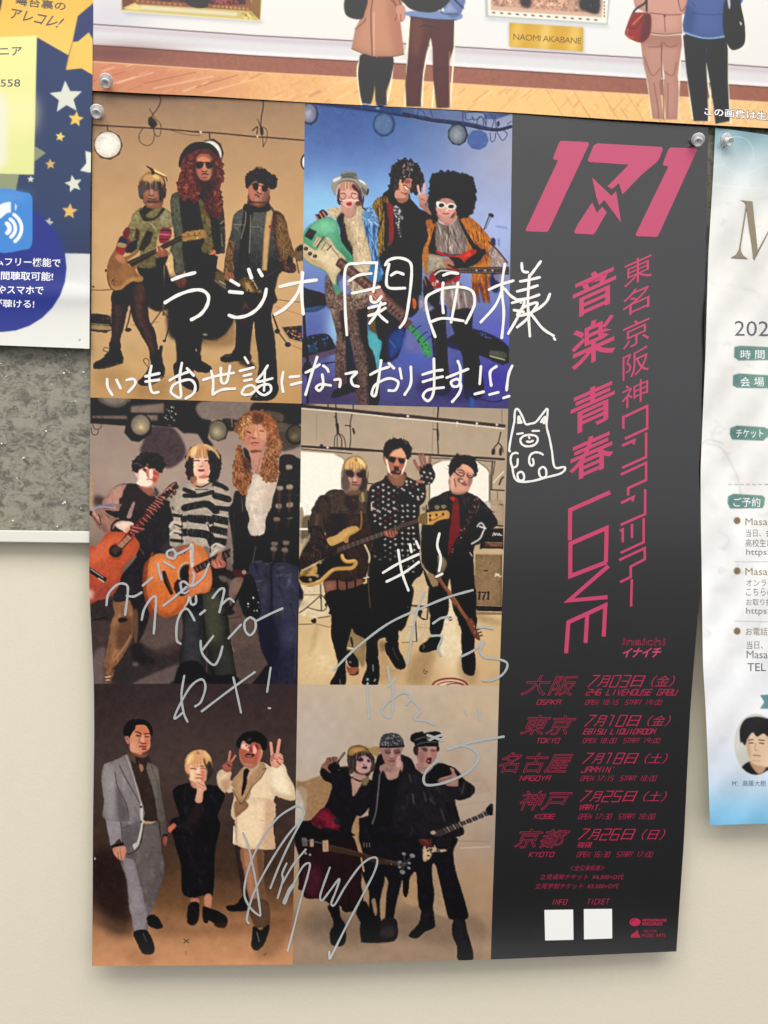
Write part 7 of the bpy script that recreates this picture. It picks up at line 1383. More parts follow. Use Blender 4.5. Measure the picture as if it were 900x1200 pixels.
# ---- marbled flyer,right
def printmarble():
    DN[:] = [.004,0]
    region([816,144,900,144,900,972,816,972])
    vgrad([(144,(118,156,166)),(165,(150,180,188)),(185,(190,206,210)),(215,(220,224,222)),(260,(238,236,230)),(420,(243,241,236)),(560,(246,244,240)),(700,(246,246,244)),(850,(240,241,243)),(900,(214,224,234)),(925,(186,212,232)),(950,(144,200,232)),(972,(122,190,228))])
    for i,(x,y,rx,ry,c,a) in enumerate(((880,240,20,20,(224,224,218),0.48),(870,300,20,24,(230,230,224),0.48),(850,270,14,24,(226,226,224),0.40),(880,480,20,30,(226,228,226),0.40),(850,540,10,10,(214,216,216),0.48),(862,560,8,8,(206,208,210),0.48),(836,590,10,10,(222,224,224),0.48),(855,640,9,14,(218,220,224),0.56),(845,690,14,8,(218,222,222),0.48),(838,720,12,20,(224,228,228),0.48),(870,760,22,10,(232,234,236),0.48),(850,800,20,10,(232,234,240),0.40),(842,890,16,8,(216,222,230),0.48),(880,900,20,10,(218,228,238),0.40),(850,940,10,6,(168,214,238),0.40))): sunglow(x,y,rx,ry,c,a)
    s = CAN[REG[1]:REG[3],REG[0]:REG[2]]; s *= (1+.009*noise(9,21)[REG[1]:REG[3],REG[0]:REG[2]]+.008*noise(22,22)[REG[1]:REG[3],REG[0]:REG[2]])[...,None]
    frame(0,0,1,1)
    g = np.random.default_rng(2)
    for i in range(26):
        x,y = g.uniform(826,900),g.uniform(200,880); pts = [x,y]
        for k in range(4): x += g.uniform(-9,12); y += g.uniform(-3,7); pts += [x,y]
        line(pts,g.uniform(.6,2),(188,190,192),b=1.1,al=.35)
    for l in ([828,520,845,525,858,545,866,565,870,590],[848,520,830,516,822,522]): line(l,1.4,(176,180,180),b=.8,al=.5)
    t = np.linspace(0,2*math.pi,30)
    line([v for a in t for v in (864+19.5*math.cos(a),181+20.5*math.sin(a))],.8,(206,218,222),b=.3,al=.9); line([834,196,848,194,862,204,880,202,900,192],.7,(220,228,230),al=.8); line([834,217,870,220,900,221],.9,(238,238,234),b=.5,al=.8)
    line([828,700,850,795,870,800],.01,(0,0,0),al=0)
    # teal brush labels
    tl = (104,140,136)
    for q in ([861,407,868,405.5,900,407,900,422.5,866,423,860.5,419],[859.5,440,866,438,900,440,900,455.5,864,455,859,452],[856,502,864,499,897,501,900,504,899,513,895,517,858,515.5,855.5,509],[853.5,582,860,579,894,581,897,584,896,592,894,596,856,596.5,853,590]):
        m = poly(q,tl,b=.25,n=.05,v=0,sm=0,g=((120,156,140),856,0,900,0)); 
    for x in range(0,8): line([854+x*7,568,858+x*7,568.3],.7,(130,126,120),sm=0,b=.15)
    line([861,658.5,900,659],.6,(170,172,172),sm=0,b=.2); line([861,728.5,900,729],.6,(170,172,172),sm=0,b=.2)
    for y in (610.5,669.5,740): ell(864.2,y,4,4.2,(134,116,88),b=.2,v=0)
    poly([891,815,905,814,905,831,891,831,896,823],(96,140,146),sm=0,v=0,b=.2)
    # small oval portrait
    frame(780,680,120,480)
    o = ell(425,770,102,144,(206,205,194),b=.3,v=0); shade(o,[330,640,420,630,360,760,330,800],(222,222,212),b=2)
    m = poly([350,915,365,870,410,850,480,880,500,930,420,930],(30,30,30),clip=o); 
    poly([395,850,440,830,480,850,460,900,430,905],(190,150,120),clip=o,b=.5)
    m = poly([378,700,380,790,400,850,440,870,500,860,520,700,440,670],(226,196,164),clip=o,b=.4); shade(o,[378,720,392,720,400,830,385,800],(190,150,120),b=.8,al=.7)
    line([392,752,412,748],1.2,(70,56,50)); line([438,750,465,752],1.2,(70,56,50)); line([395,765,412,764],1.2,(50,40,38)); line([442,765,462,767],1.2,(50,40,38)); line([424,765,420,795,432,800],1,(180,140,112),b=.4); line([412,822,445,824],1.3,(170,100,88)); line([405,845,445,850],1,(200,160,130),b=.5)
    poly([352,760,350,700,372,656,410,642,460,645,500,670,500,760,480,800,478,740,460,720,430,735,410,715,385,745,375,775,360,760],(28,26,26),clip=o)
PINKT = (200, 96, 124); PINKM = (203, 84, 118); PINK = (206, 78, 118); PINKB = (184, 48, 82); PINKD = (164, 48, 76)
# ---------------------------------------------------------------- scene building
def ray(u, v, h):
    """the point at height h (m) proud of the board's face that sits at photo pixel u, v"""
    u = np.asarray(u, float); v = np.asarray(v, float); h = np.asarray(h, float)+0*u
    d = np.stack([(u-CX)/F_PX, (v-CY)/F_PX, np.ones_like(u)], -1)@RCV
    t = (-h-CAM[1])/d[..., 1]
    return CAM+d*t[..., None]
def lin(c):
    c = np.clip(np.asarray(c, float)/255, 0, 1)
    return np.where(c <= .04045, c/12.92, ((c+.055)/1.055)**2.4)
GAIN, VEIL = 1.06, 0.0
def ink(c, v=None, f=1.0):
    """printed ink colour from the colour seen in the photograph (v: its photo row, for the paper's sheen there)"""
    l = lin(c)/GAIN
    if v is not None: l = l-f*(veil(v)[..., None] if np.ndim(v) else veil(v))
    return np.clip(l, .002, .92)
def veil(v):
    return np.interp(v, *VEILTAB)
VEILTAB = ([0, 150, 300, 420, 600, 700, 800, 1050, 1110, 1140], [.10, .092, .088, .078, .055, .036, .020, .020, .038, .05])
def obj(name, me, mat=None, parent=None, **props):
    o = bpy.data.objects.new(name, me); sc.collection.objects.link(o)
    if mat is not None: me.materials.append(mat)
    if parent is not None: o.parent = parent
    for k, v_ in props.items(): o[k] = v_
    return o
def mesh_from(verts, faces, smooth_=True):
    me = bpy.data.meshes.new('m'); me.from_pydata([tuple(map(float, p)) for p in verts], [], faces); me.update()
    if smooth_: me.polygons.foreach_set('use_smooth', [True]*len(me.polygons))
    return me
def grid_mesh(P, col=None):
    """P: (n, m, 3) points, rows from top to bottom; faces look towards the viewer"""
    n, m = P.shape[:2]
    idx = np.arange(n*m).reshape(n, m)
    q = np.stack([idx[:-1, :-1], idx[1:, :-1], idx[1:, 1:], idx[:-1, 1:]], -1).reshape(-1, 4)
    me = bpy.data.meshes.new('sheet')
    me.vertices.add(n*m); me.vertices.foreach_set('co', P.reshape(-1).astype(np.float32))
    me.loops.add(q.size); me.loops.foreach_set('vertex_index', q.reshape(-1).astype(np.int32))
    me.polygons.add(len(q)); me.polygons.foreach_set('loop_start', (np.arange(len(q))*4).astype(np.int32))
    me.polygons.foreach_set('loop_total', np.full(len(q), 4, np.int32)) if hasattr(me.polygons[0], 'loop_total') and False else None
    me.polygons.foreach_set('use_smooth', np.ones(len(q), bool))
    me.update(calc_edges=True)
    if col is not None:
        a = me.attributes.new('ink', 'FLOAT_COLOR', 'POINT')
        a.data.foreach_set('color', np.concatenate([col.reshape(-1, 3), np.ones((n*m, 1))], 1).astype(np.float32).reshape(-1))
    return me
MATS = {}
def node_mat(name):
    m = bpy.data.materials.new(name); m.use_nodes = True
    return m, m.node_tree.nodes, m.node_tree.links, m.node_tree.nodes['Principled BSDF']
def setp(b, **k):
    for n_, v_ in k.items(): b.inputs[n_.replace('_', ' ')].default_value = v_
def paper_mat(name, rough=.42, col=None, bump=.02, spec=.5, coat=0, fine=900):
    """coated paper: ink colour from the sheet (or one colour), slight fibre relief, uneven gloss"""
    m, N, L, b = node_mat(name)
    if col is None:
        at = N.new('ShaderNodeAttribute'); at.attribute_name = 'ink'; L.new(at.outputs['Color'], b.inputs['Base Color'])
    else: b.inputs['Base Color'].default_value = (*col, 1)
    tc = N.new('ShaderNodeTexCoord'); n1 = N.new('ShaderNodeTexNoise'); n1.inputs['Scale'].default_value = fine; n1.inputs['Detail'].default_value = 2
    n2 = N.new('ShaderNodeTexNoise'); n2.inputs['Scale'].default_value = 9; n2.inputs['Detail'].default_value = 3
    L.new(tc.outputs['Object'], n1.inputs['Vector']); L.new(tc.outputs['Object'], n2.inputs['Vector'])
    mr = N.new('ShaderNodeMapRange'); mr.inputs[3].default_value = rough-.05; mr.inputs[4].default_value = rough+.06
    L.new(n2.outputs['Fac'], mr.inputs[0]); L.new(mr.outputs[0], b.inputs['Roughness'])
    bp = N.new('ShaderNodeBump'); bp.inputs['Strength'].default_value = bump; bp.inputs['Distance'].default_value = .0004
    ad = N.new('ShaderNodeMath'); ad.operation = 'MULTIPLY_ADD'; ad.inputs[1].default_value = 3.0
    L.new(n2.outputs['Fac'], ad.inputs[0]); L.new(n1.outputs['Fac'], ad.inputs[2]); L.new(ad.outputs[0], bp.inputs['Height']); L.new(bp.outputs[0], b.inputs['Normal'])
    b.inputs['Specular IOR Level'].default_value = spec
    if coat: b.inputs['Coat Weight'].default_value = coat; b.inputs['Coat Roughness'].default_value = .3
    return m
def flat_mat(name, rgb, rough=.45, metal=0, spec=.5, v=None, mott=0):
    m, N, L, b = node_mat(name)
    c = ink(rgb, v, .5)
    if mott:
        tc = N.new('ShaderNodeTexCoord'); n1 = N.new('ShaderNodeTexNoise'); n1.inputs['Scale'].default_value = 260; L.new(tc.outputs['Object'], n1.inputs['Vector'])
        rp = N.new('ShaderNodeMix'); rp.data_type = 'RGBA'; rp.inputs[6].default_value = (*(c*(1-mott)), 1); rp.inputs[7].default_value = (*np.clip(c*(1+mott), 0, .95), 1)
        L.new(n1.outputs['Fac'], rp.inputs[0]); L.new(rp.outputs[2], b.inputs['Base Color'])
    else: b.inputs['Base Color'].default_value = (*c, 1)
    setp(b, Roughness=rough, Metallic=metal); b.inputs['Specular IOR Level'].default_value = spec
    return m

# ---------- wall and notice board
SETUP_WALL_Y = .0125
def wall_mat():
    m, N, L, b = node_mat('wall_paint')
    tc = N.new('ShaderNodeTexCoord')
    n1 = N.new('ShaderNodeTexNoise'); n1.inputs['Scale'].default_value = 420; n1.inputs['Detail'].default_value = 4; n1.inputs['Roughness'].default_value = .6
    n2 = N.new('ShaderNodeTexNoise'); n2.inputs['Scale'].default_value = 6; n2.inputs['Detail'].default_value = 4
    n3 = N.new('ShaderNodeTexNoise'); n3.inputs['Scale'].default_value = 90; n3.inputs['Detail'].default_value = 3
    for n_ in (n1, n2, n3): L.new(tc.outputs['Object'], n_.inputs['Vector'])
    mx = N.new('ShaderNodeMix'); mx.data_type = 'RGBA'; a = lin(WALLRGB)*1.02
    mx.inputs[6].default_value = (*(a*.955), 1); mx.inputs[7].default_value = (*(a*1.045), 1)
    ad = N.new('ShaderNodeMath'); ad.operation = 'ADD'; L.new(n2.outputs['Fac'], ad.inputs[0]); L.new(n3.outputs['Fac'], ad.inputs[1])
    ml = N.new('ShaderNodeMath'); ml.operation = 'MULTIPLY'; ml.inputs[1].default_value = .5; L.new(ad.outputs[0], ml.inputs[0])
    L.new(ml.outputs[0], mx.inputs[0]); L.new(mx.outputs[2], b.inputs['Base Color'])
    bp = N.new('ShaderNodeBump'); bp.inputs['Strength'].default_value = .22; bp.inputs['Distance'].default_value = .0008; L.new(n1.outputs['Fac'], bp.inputs['Height']); L.new(bp.outputs[0], b.inputs['Normal'])
    setp(b, Roughness=.62); return m
def board_mat():
    """mottled grey-olive vinyl with a swirled, wood-chip like print"""
    m, N, L, b = node_mat('board_vinyl')
    tc = N.new('ShaderNodeTexCoord'); mp = N.new('ShaderNodeMapping'); mp.inputs['Scale'].default_value = (1, 1, 1.5); L.new(tc.outputs['Object'], mp.inputs[0])
    n1 = N.new('ShaderNodeTexNoise'); n1.inputs['Scale'].default_value = 62; n1.inputs['Detail'].default_value = 4; n1.inputs['Roughness'].default_value = .62; n1.inputs['Distortion'].default_value = 1.6
    n2 = N.new('ShaderNodeTexNoise'); n2.inputs['Scale'].default_value = 120; n2.inputs['Detail'].default_value = 5; n2.inputs['Distortion'].default_value = 2.2
    vo = N.new('ShaderNodeTexVoronoi'); vo.feature = 'SMOOTH_F1'; vo.inputs['Scale'].default_value = 95
    for n_ in (n1, n2): L.new(mp.outputs[0], n_.inputs['Vector'])
    ds = N.new('ShaderNodeMix'); ds.data_type = 'RGBA'; ds.inputs[0].default_value = .045; L.new(mp.outputs[0], ds.inputs[6]); L.new(n1.outputs['Color'], ds.inputs[7]); L.new(ds.outputs[2], vo.inputs['Vector'])
    r1 = N.new('ShaderNodeValToRGB'); e = r1.color_ramp.elements
    c0, c1, c2, c3 = [tuple(lin(x)/GAIN)+(1,) for x in ((92, 89, 80), (110, 107, 96), (130, 126, 112), (150, 146, 130))]
    e[0].position = .35; e[0].color = c0; e[1].position = .66; e[1].color = c3
    k = e.new(.47); k.color = c1; k = e.new(.53); k.color = c2
    mm = N.new('ShaderNodeMath'); mm.operation = 'MULTIPLY_ADD'; mm.inputs[1].default_value = .45; L.new(vo.outputs['Distance'], mm.inputs[0])
    m2 = N.new('ShaderNodeMath'); m2.operation = 'MULTIPLY_ADD'; m2.inputs[1].default_value = .5; m2.inputs[2].default_value = .05; L.new(n2.outputs['Fac'], m2.inputs[0])
    m3 = N.new('ShaderNodeMath'); m3.operation = 'MULTIPLY_ADD'; m3.inputs[1].default_value = .45; L.new(n1.outputs['Fac'], m3.inputs[0]); L.new(m2.outputs[0], m3.inputs[2]); L.new(m3.outputs[0], mm.inputs[2])
    sb = N.new('ShaderNodeMath'); sb.operation = 'SUBTRACT'; sb.inputs[1].default_value = .16; L.new(mm.outputs[0], sb.inputs[0])
    L.new(sb.outputs[0], r1.inputs[0]); L.new(r1.outputs[0], b.inputs['Base Color'])
    bp = N.new('ShaderNodeBump'); bp.inputs['Strength'].default_value = .15; bp.inputs['Distance'].default_value = .0005; L.new(n2.outputs['Fac'], bp.inputs['Height']); L.new(bp.outputs[0], b.inputs['Normal'])
    setp(b, Roughness=.5); return m
WALLRGB = (221, 212, 190)
def boxm(x0, x1, y0, y1, z0, z1, bev=0):
    v = [(x, y, z) for x in (x0, x1) for y in (y0, y1) for z in (z0, z1)]
    f = [(0, 1, 3, 2), (4, 6, 7, 5), (0, 4, 5, 1), (2, 3, 7, 6), (0, 2, 6, 4), (1, 5, 7, 3)]
    me = mesh_from(v, f, False)
    if bev:
        import bmesh
        bm = bmesh.new(); bm.from_mesh(me); bmesh.ops.bevel(bm, geom=bm.edges[:], offset=bev, segments=2, affect='EDGES'); bmesh.ops.recalc_face_normals(bm, faces=bm.faces); bm.to_mesh(me); bm.free()
    return me
WALL = obj('wall', boxm(-2.2, 2.8, SETUP_WALL_Y, SETUP_WALL_Y+.1, 0, 3.0), wall_mat(), kind='structure')
zr_t = float(ray(50, 622.3, .001)[2]); zr_b = float(ray(50, 636.0, .001)[2])
BOARD = bpy.data.objects.new('notice_board', None); sc.collection.objects.link(BOARD); BOARD.location = (.2, .02, zr_b)
BOARD['label'] = 'grey mottled notice board with a white bottom rail, behind all the posters'; BOARD['category'] = 'notice board'
def child(o, parent):
    o.parent = parent; o.matrix_parent_inverse = Matrix.Translation(-parent.location); return o
bx0, bx1, bzt = -.75, 1.35, ZT+.62
child(obj('panel', boxm(bx0+.01, bx1-.01, .003, .012, zr_b+.004, bzt-.004), board_mat()), BOARD)
railm = flat_mat('white_rail', (230, 230, 216), .4)
child(obj('rail', boxm(bx0, bx1, -.0006, .0123, zr_b, zr_t, .0006), railm, label='white bottom rail'), BOARD)
child(obj('rail', boxm(bx0, bx1, -.0006, .0123, bzt, bzt+.012, .0006), railm), BOARD)
child(obj('rail', boxm(bx0-.011, bx0, -.0006, .0123, zr_b, bzt+.012, .0006), railm), BOARD)
child(obj('rail', boxm(bx1, bx1+.011, -.0006, .0123, zr_b, bzt+.012, .0006), railm), BOARD)
# old pin holes: torn white rims and dark holes
def blobs(pts, h, r_lo, r_hi, seed, sides=7):
    g = np.random.default_rng(seed); V, F = [], []
    for (u, v) in pts:
        c = ray(u, v, h); r = g.uniform(r_lo, r_hi); st = g.uniform(.4, 1); a0 = g.uniform(0, 3)
        b0 = len(V)
        for k in range(sides):
            a = a0+2*math.pi*k/sides; rr = r*g.uniform(.7, 1.2)
            V.append(c+np.array([rr*math.cos(a), 0, rr*st*math.sin(a)]))
        F.append(tuple(range(b0, b0+sides))[::-1])
    return mesh_from(V, F, False)
wp = [(82, 415), (77, 416.5), (78, 434), (81, 436), (75, 437), (7, 441), (1, 426), (2, 520), (6, 520), (27, 537), (28, 536), (74, 590), (76, 588.5), (95, 595.5), (67, 617), (98, 436), (45, 470), (20, 560), (88, 470), (54, 505), (15, 610), (60, 450)]
child(obj('pin_scar', blobs(wp, -.0027, .0005, .0012, 3), flat_mat('torn_rim', (236, 232, 220), .7), kind='stuff', label='torn white rims of old pin holes'), BOARD)
dp = [(75, 590.5), (6, 520.6), (1, 521), (100, 612), (98, 614), (55, 573), (28, 539), (90, 520), (12, 480), (40, 600), (70, 540), (97, 492), (33, 440), (61, 480)]
child(obj('pin_hole', blobs(dp, -.0026, .0003, .0007, 5), flat_mat('hole_dark', (44, 42, 38), .9), kind='stuff'), BOARD)

# ---------- sheets
def crv(pts):
    xs = [p[0] for p in pts]; ys = [p[1] for p in pts]
    def f(t):
        t = np.asarray(t, float); return (np.interp(t-12, xs, ys)+2*np.interp(t, xs, ys)+np.interp(t+12, xs, ys))/4
    return f
L0 = crv([(80, 108.5), (300, 107.5), (466, 106), (600, 104.8), (690, 104.6), (730, 106.5), (800, 110), (860, 110.5), (960, 109), (1070, 108.5), (1150, 107.5)])
C1 = crv([(80, 358), (120, 357.3), (345, 354.6), (466, 353.4), (600, 351.3), (700, 350), (802, 348.8), (960, 346), (1040, 344), (1150, 342.8)])
C2 = crv([(80, 601), (133, 600.5), (300, 598), (478, 595.6), (600, 592), (655, 590), (803, 585), (980, 580), (1060, 577), (1150, 574.5)])
R0 = crv([(80, 831), (147, 830), (300, 827), (420, 824.5), (600, 822), (681, 821), (780, 813), (830, 809), (900, 805.5), (985, 801.5), (1050, 797), (1115, 792.6), (1150, 791)])
B0 = crv([(100, 107.6), (357, 120.6), (600, 133), (835, 146)]); B1 = crv([(100, 465.6), (354, 473), (596, 479), (830, 483)])
B2 = crv([(100, 801.6), (349, 802.2), (586, 803.4), (830, 803)]); B3 = crv([(100, 1132.4), (343, 1130.4), (576, 1124.5), (800, 1114.6)])
def hmain(u, v):
    u = np.asarray(u, float); v = np.asarray(v, float)
    t = np.clip((v-640)/490, 0, 1); s = (u-108)/700
    h = .0018+.0010*np.exp(-((v-630)/90)**2)+.0005*np.sin(s*4.2+v*.006)
    h = h+.0016*t**2*(.4+s)+.0070*np.clip((v-1050)/85, 0, 1)**2
    h = h+.0012*np.exp(-((u-106)/26)**2)*np.sin(np.clip((v-600)/260, 0, 1)*math.pi)
    return h
def hgal(u, v):
    return .0034+.0010*np.sin(np.asarray(u)/105.0)+0*np.asarray(v)+.0016*np.exp(-((np.asarray(u, float)-150)/60)**2)
def hleft(u, v):
    v = np.asarray(v, float); u = np.asarray(u, float)
    return .0052+.0012*np.exp(-((v-345)/14)**2)+.0006*np.sin(v/60)+.0022*np.clip((v-350)/60, 0, 1)**2
def hright(u, v):
    v = np.asarray(v, float); u = np.asarray(u, float)
    return .0042+.0012*np.sin(v/70+u/30)+.0009*np.sin(v/31-u/17)+.0005*np.sin(v/13+u/9)+.006*np.clip((v-640)/320, 0, 1)**1.5
def corner_grid(Lf, Rf, Tf, Bf, nx, ny):
    """photo-pixel lattice between two side curves and a top and bottom curve"""
    s = np.linspace(0, 1, nx)[None, :]; t = np.linspace(0, 1, ny)[:, None]
    v = Tf(450+0*s)*(1-t)+Bf(450+0*s)*t+0*s
    for _ in range(4):
        u = Lf(v)*(1-s)+Rf(v)*s
        v = Tf(u)*(1-t)+Bf(u)*t
    return u, v
def sample(u, v, bb):
    x = np.clip(u*SC, bb[0]*SC+1, min(bb[2]*SC, CWd)-2); y = np.clip(v*SC, bb[1]*SC+1, min(bb[3]*SC, CHt)-2)
    xi = x.astype(int); yi = y.astype(int); fx = (x-xi)[..., None]; fy = (y-yi)[..., None]
    return (CAN[yi, xi]*(1-fx)*(1-fy)+CAN[yi, xi+1]*fx*(1-fy)+CAN[yi+1, xi]*(1-fx)*fy+CAN[yi+1, xi+1]*fx*fy)
STEP = .8
def print_sheet(name, fn, bb, Lf, Rf, Tf, Bf, hf, dh, mat, parent=None, **props):
    fn()
    nx = int((float(Rf(bb[1]+50))-float(Lf(bb[1]+50)))/STEP)+1; ny = int((float(Bf(450))-float(Tf(450)))/STEP)+1
    u, v = corner_grid(Lf, Rf, Tf, Bf, nx, ny)
    col = ink(sample(u, v, bb), v, .40 if parent is not None else .45)
    return obj(name, grid_mesh(ray(u, v, hf(u, v)+dh), col), mat, parent, **props)
def sheet_edge(o, t=.00022):
    md = o.modifiers.new('paper_thickness', 'SOLIDIFY'); md.thickness = t; md.offset = -1; es = o.modifiers.new('sharp_rim', 'EDGE_SPLIT'); es.split_angle = .6
photo_m = paper_mat('printed_gloss_paper', rough=.25, bump=.03, spec=.40)
matte_m = paper_mat('printed_matte_paper', rough=.5, bump=.05)
blackc = lin((34, 34, 36))
u, v = corner_grid(L0, R0, B0, B3, 70, 100)
POSTER = obj('concert_poster', grid_mesh(ray(u, v, hmain(u, v))), paper_mat('black_gloss_stock', rough=.25, col=(.008, .008, .009), bump=.03, spec=1.0),
             label='large black and photo tour poster signed in white and silver marker', category='poster')
sheet_edge(POSTER)
for nm, fn, bb, lf, rf, tf, bf, lb in (
        ('photo_print', print1, (106, 106, 358, 473), L0, C1, B0, B1, 'warm beige studio photo of three costumed players'),
        ('photo_print', print2, (352, 118, 602, 478), C1, C2, B0, B1, 'blue studio photo of three players with a green bass'),
        ('photo_print', print3, (103, 466, 354, 804), L0, C1, B1, B2, 'dim studio photo with two acoustic guitars'),
        ('photo_print', print4, (347, 474, 596, 806), C1, C2, B1, B2, 'cream wall photo with a yellow bass and an amplifier'),
        ('photo_print', print5, (107, 800, 351, 1136), L0, C1, B2, B3, 'brown backdrop photo of three people in suits and black'),
        ('photo_print', print6, (343, 802, 594, 1134), C1, C2, B2, B3, 'pale wall photo of three people in black leather')):
    print_sheet(nm, fn, bb, lf, rf, tf, bf, hmain, .00012, photo_m, POSTER, label=lb)
kx = lambda c: (lambda t: np.full(np.shape(t), float(c)) if np.ndim(t) else float(c))
G3 = crv([(90, 105.4), (107, 106), (180, 110), (235, 112.3), (357, 119.8), (480, 126), (600, 132), (720, 140), (900, 150.3), (960, 154)])
GAL = print_sheet('gallery_poster', printgallery, (105, 0, 900, 154), crv([(-90, 110), (0, 109.4), (110, 106.8), (160, 106)]), kx(944), kx(-46), G3, hgal, 0, matte_m,
                  label='illustrated poster of visitors standing in an art gallery, cut off at the top', category='poster')
STARS = print_sheet('star_notice', printstars, (0, 0, 112, 412), kx(-40), crv([(-80, 110.5), (0, 109.6), (120, 107.8), (240, 105.6), (407, 104.8), (480, 104.5)]), kx(-46), crv([(-60, 403), (0, 404.6), (105, 408.6), (130, 410)]), hleft, 0, matte_m,
                    label='navy notice with yellow and white stars at the left edge', category='notice')
RF = crv([(100, 838.6), (149, 838.4), (200, 836), (300, 830), (420, 826.6), (500, 823), (550, 821), (600, 821.2), (680, 822.4), (780, 823.8), (830, 827), (905, 830), (965, 832), (1000, 833)])
MARB = print_sheet('concert_flyer', printmarble, (818, 146, 900, 970), RF, kx(944), crv([(820, 149), (838, 149.4), (900, 158), (950, 165)]), crv([(820, 967), (832, 967), (900, 965), (950, 964)]), hright, 0, paper_mat('printed_flyer_paper', rough=.45, bump=.05, fine=300),
                   label='white marbled recital flyer with gold lettering at the right edge', category='flyer')
# ---------------------------------------------------------------- lettering and marker strokes, as thin ink shapes on the sheets
def text_geo(body, outline=False, off=0., spacing=1.):
    c = bpy.data.curves.new('t', 'FONT'); c.body = body; c.offset = off; c.space_character = spacing; c.resolution_u = 3
    if outline: c.fill_mode = 'NONE'
    o = bpy.data.objects.new('t', c); sc.collection.objects.link(o)
    me = bpy.data.meshes.new_from_object(o.evaluated_get(bpy.context.evaluated_depsgraph_get()))
    V = np.array([v.co[:2] for v in me.vertices]); F = [tuple(p.vertices) for p in me.polygons]; E = [tuple(e.vertices) for e in me.edges]
    bpy.data.objects.remove(o); bpy.data.curves.remove(c); bpy.data.meshes.remove(me)
    V = (V-V.min(0))/np.maximum(V.max(0)-V.min(0), 1e-6)
    return V, F, E
def toframe(fr, p):
    a = np.asarray(p, float).reshape(-1, 2); k = fr[2]/(fr[3] if len(fr) > 3 else 900.)
    return a*k+np.array([fr[0], fr[1]])
def quadmap(V, Q):
    x, y = V[:, 0:1], V[:, 1:2]
    TL, TR, BR, BL = Q
    return (BL*(1-x)+BR*x)*(1-y)+(TL*(1-x)+TR*x)*y
def place(UV, F, hf, dh):
    P = ray(UV[:, 0], UV[:, 1], hf(UV[:, 0], UV[:, 1])+dh)
    me = mesh_from(P, F, False)
    # make every face look at the viewer (-y)
    fl = [p.index for p in me.polygons if p.normal.y > 0]
    if fl:
        F = [f[::-1] if i in set(fl) else f for i, f in enumerate(F)] if len(fl) < len(F) else [f[::-1] for f in F]
        me = mesh_from(P, F, False)
    return me
def text(name, body, fr, box, mat, parent, hf, dh=.0002, outline=0, off=0., skew=None, spacing=1., **props):
    """box = x0,y0,x1,y1 (upright; skew = how far the top leans right) or eight numbers TL,TR,BR,BL, in frame units"""
    if len(box) == 4:
        s = skew or 0; x0, y0, x1, y1 = box
        box = [x0+s, y0, x1, y0, x1-s, y1, x0, y1]
    Q = toframe(fr, box)
    V, F, E = text_geo(body, bool(outline), off, spacing)
    UV = quadmap(V, Q)
    if outline:
        w = outline/2; VV, FF = [], []
        for a, b in E:
            p, q = UV[a], UV[b]; d = q-p; l = np.hypot(*d)
            if l < 1e-4: continue
            d = d/l; n_ = np.array([-d[1], d[0]])*w; e = d*w*.5; k = len(VV)
            VV += [p-e-n_, q+e-n_, q+e+n_, p-e+n_]; FF.append((k, k+1, k+2, k+3))
        UV = np.array(VV); F = FF
        P = ray(UV[:, 0], UV[:, 1], hf(UV[:, 0], UV[:, 1])+dh+np.repeat(np.arange(len(FF))*2e-7, 4))
        return obj(name, mesh_from(P, [f[::-1] for f in FF], False), mat, parent, **props)
    return obj(name, place(UV, F, hf, dh), mat, parent, **props)
def shape(name, polys, fr, mat, parent, hf, dh=.0002, **props):
    VV, F = [], []
    for p in polys:
        a = toframe(fr, p); k = len(VV); VV += list(a); F.append(tuple(range(k, k+len(a))))
    return obj(name, place(np.array(VV), F, hf, dh), mat, parent, **props)
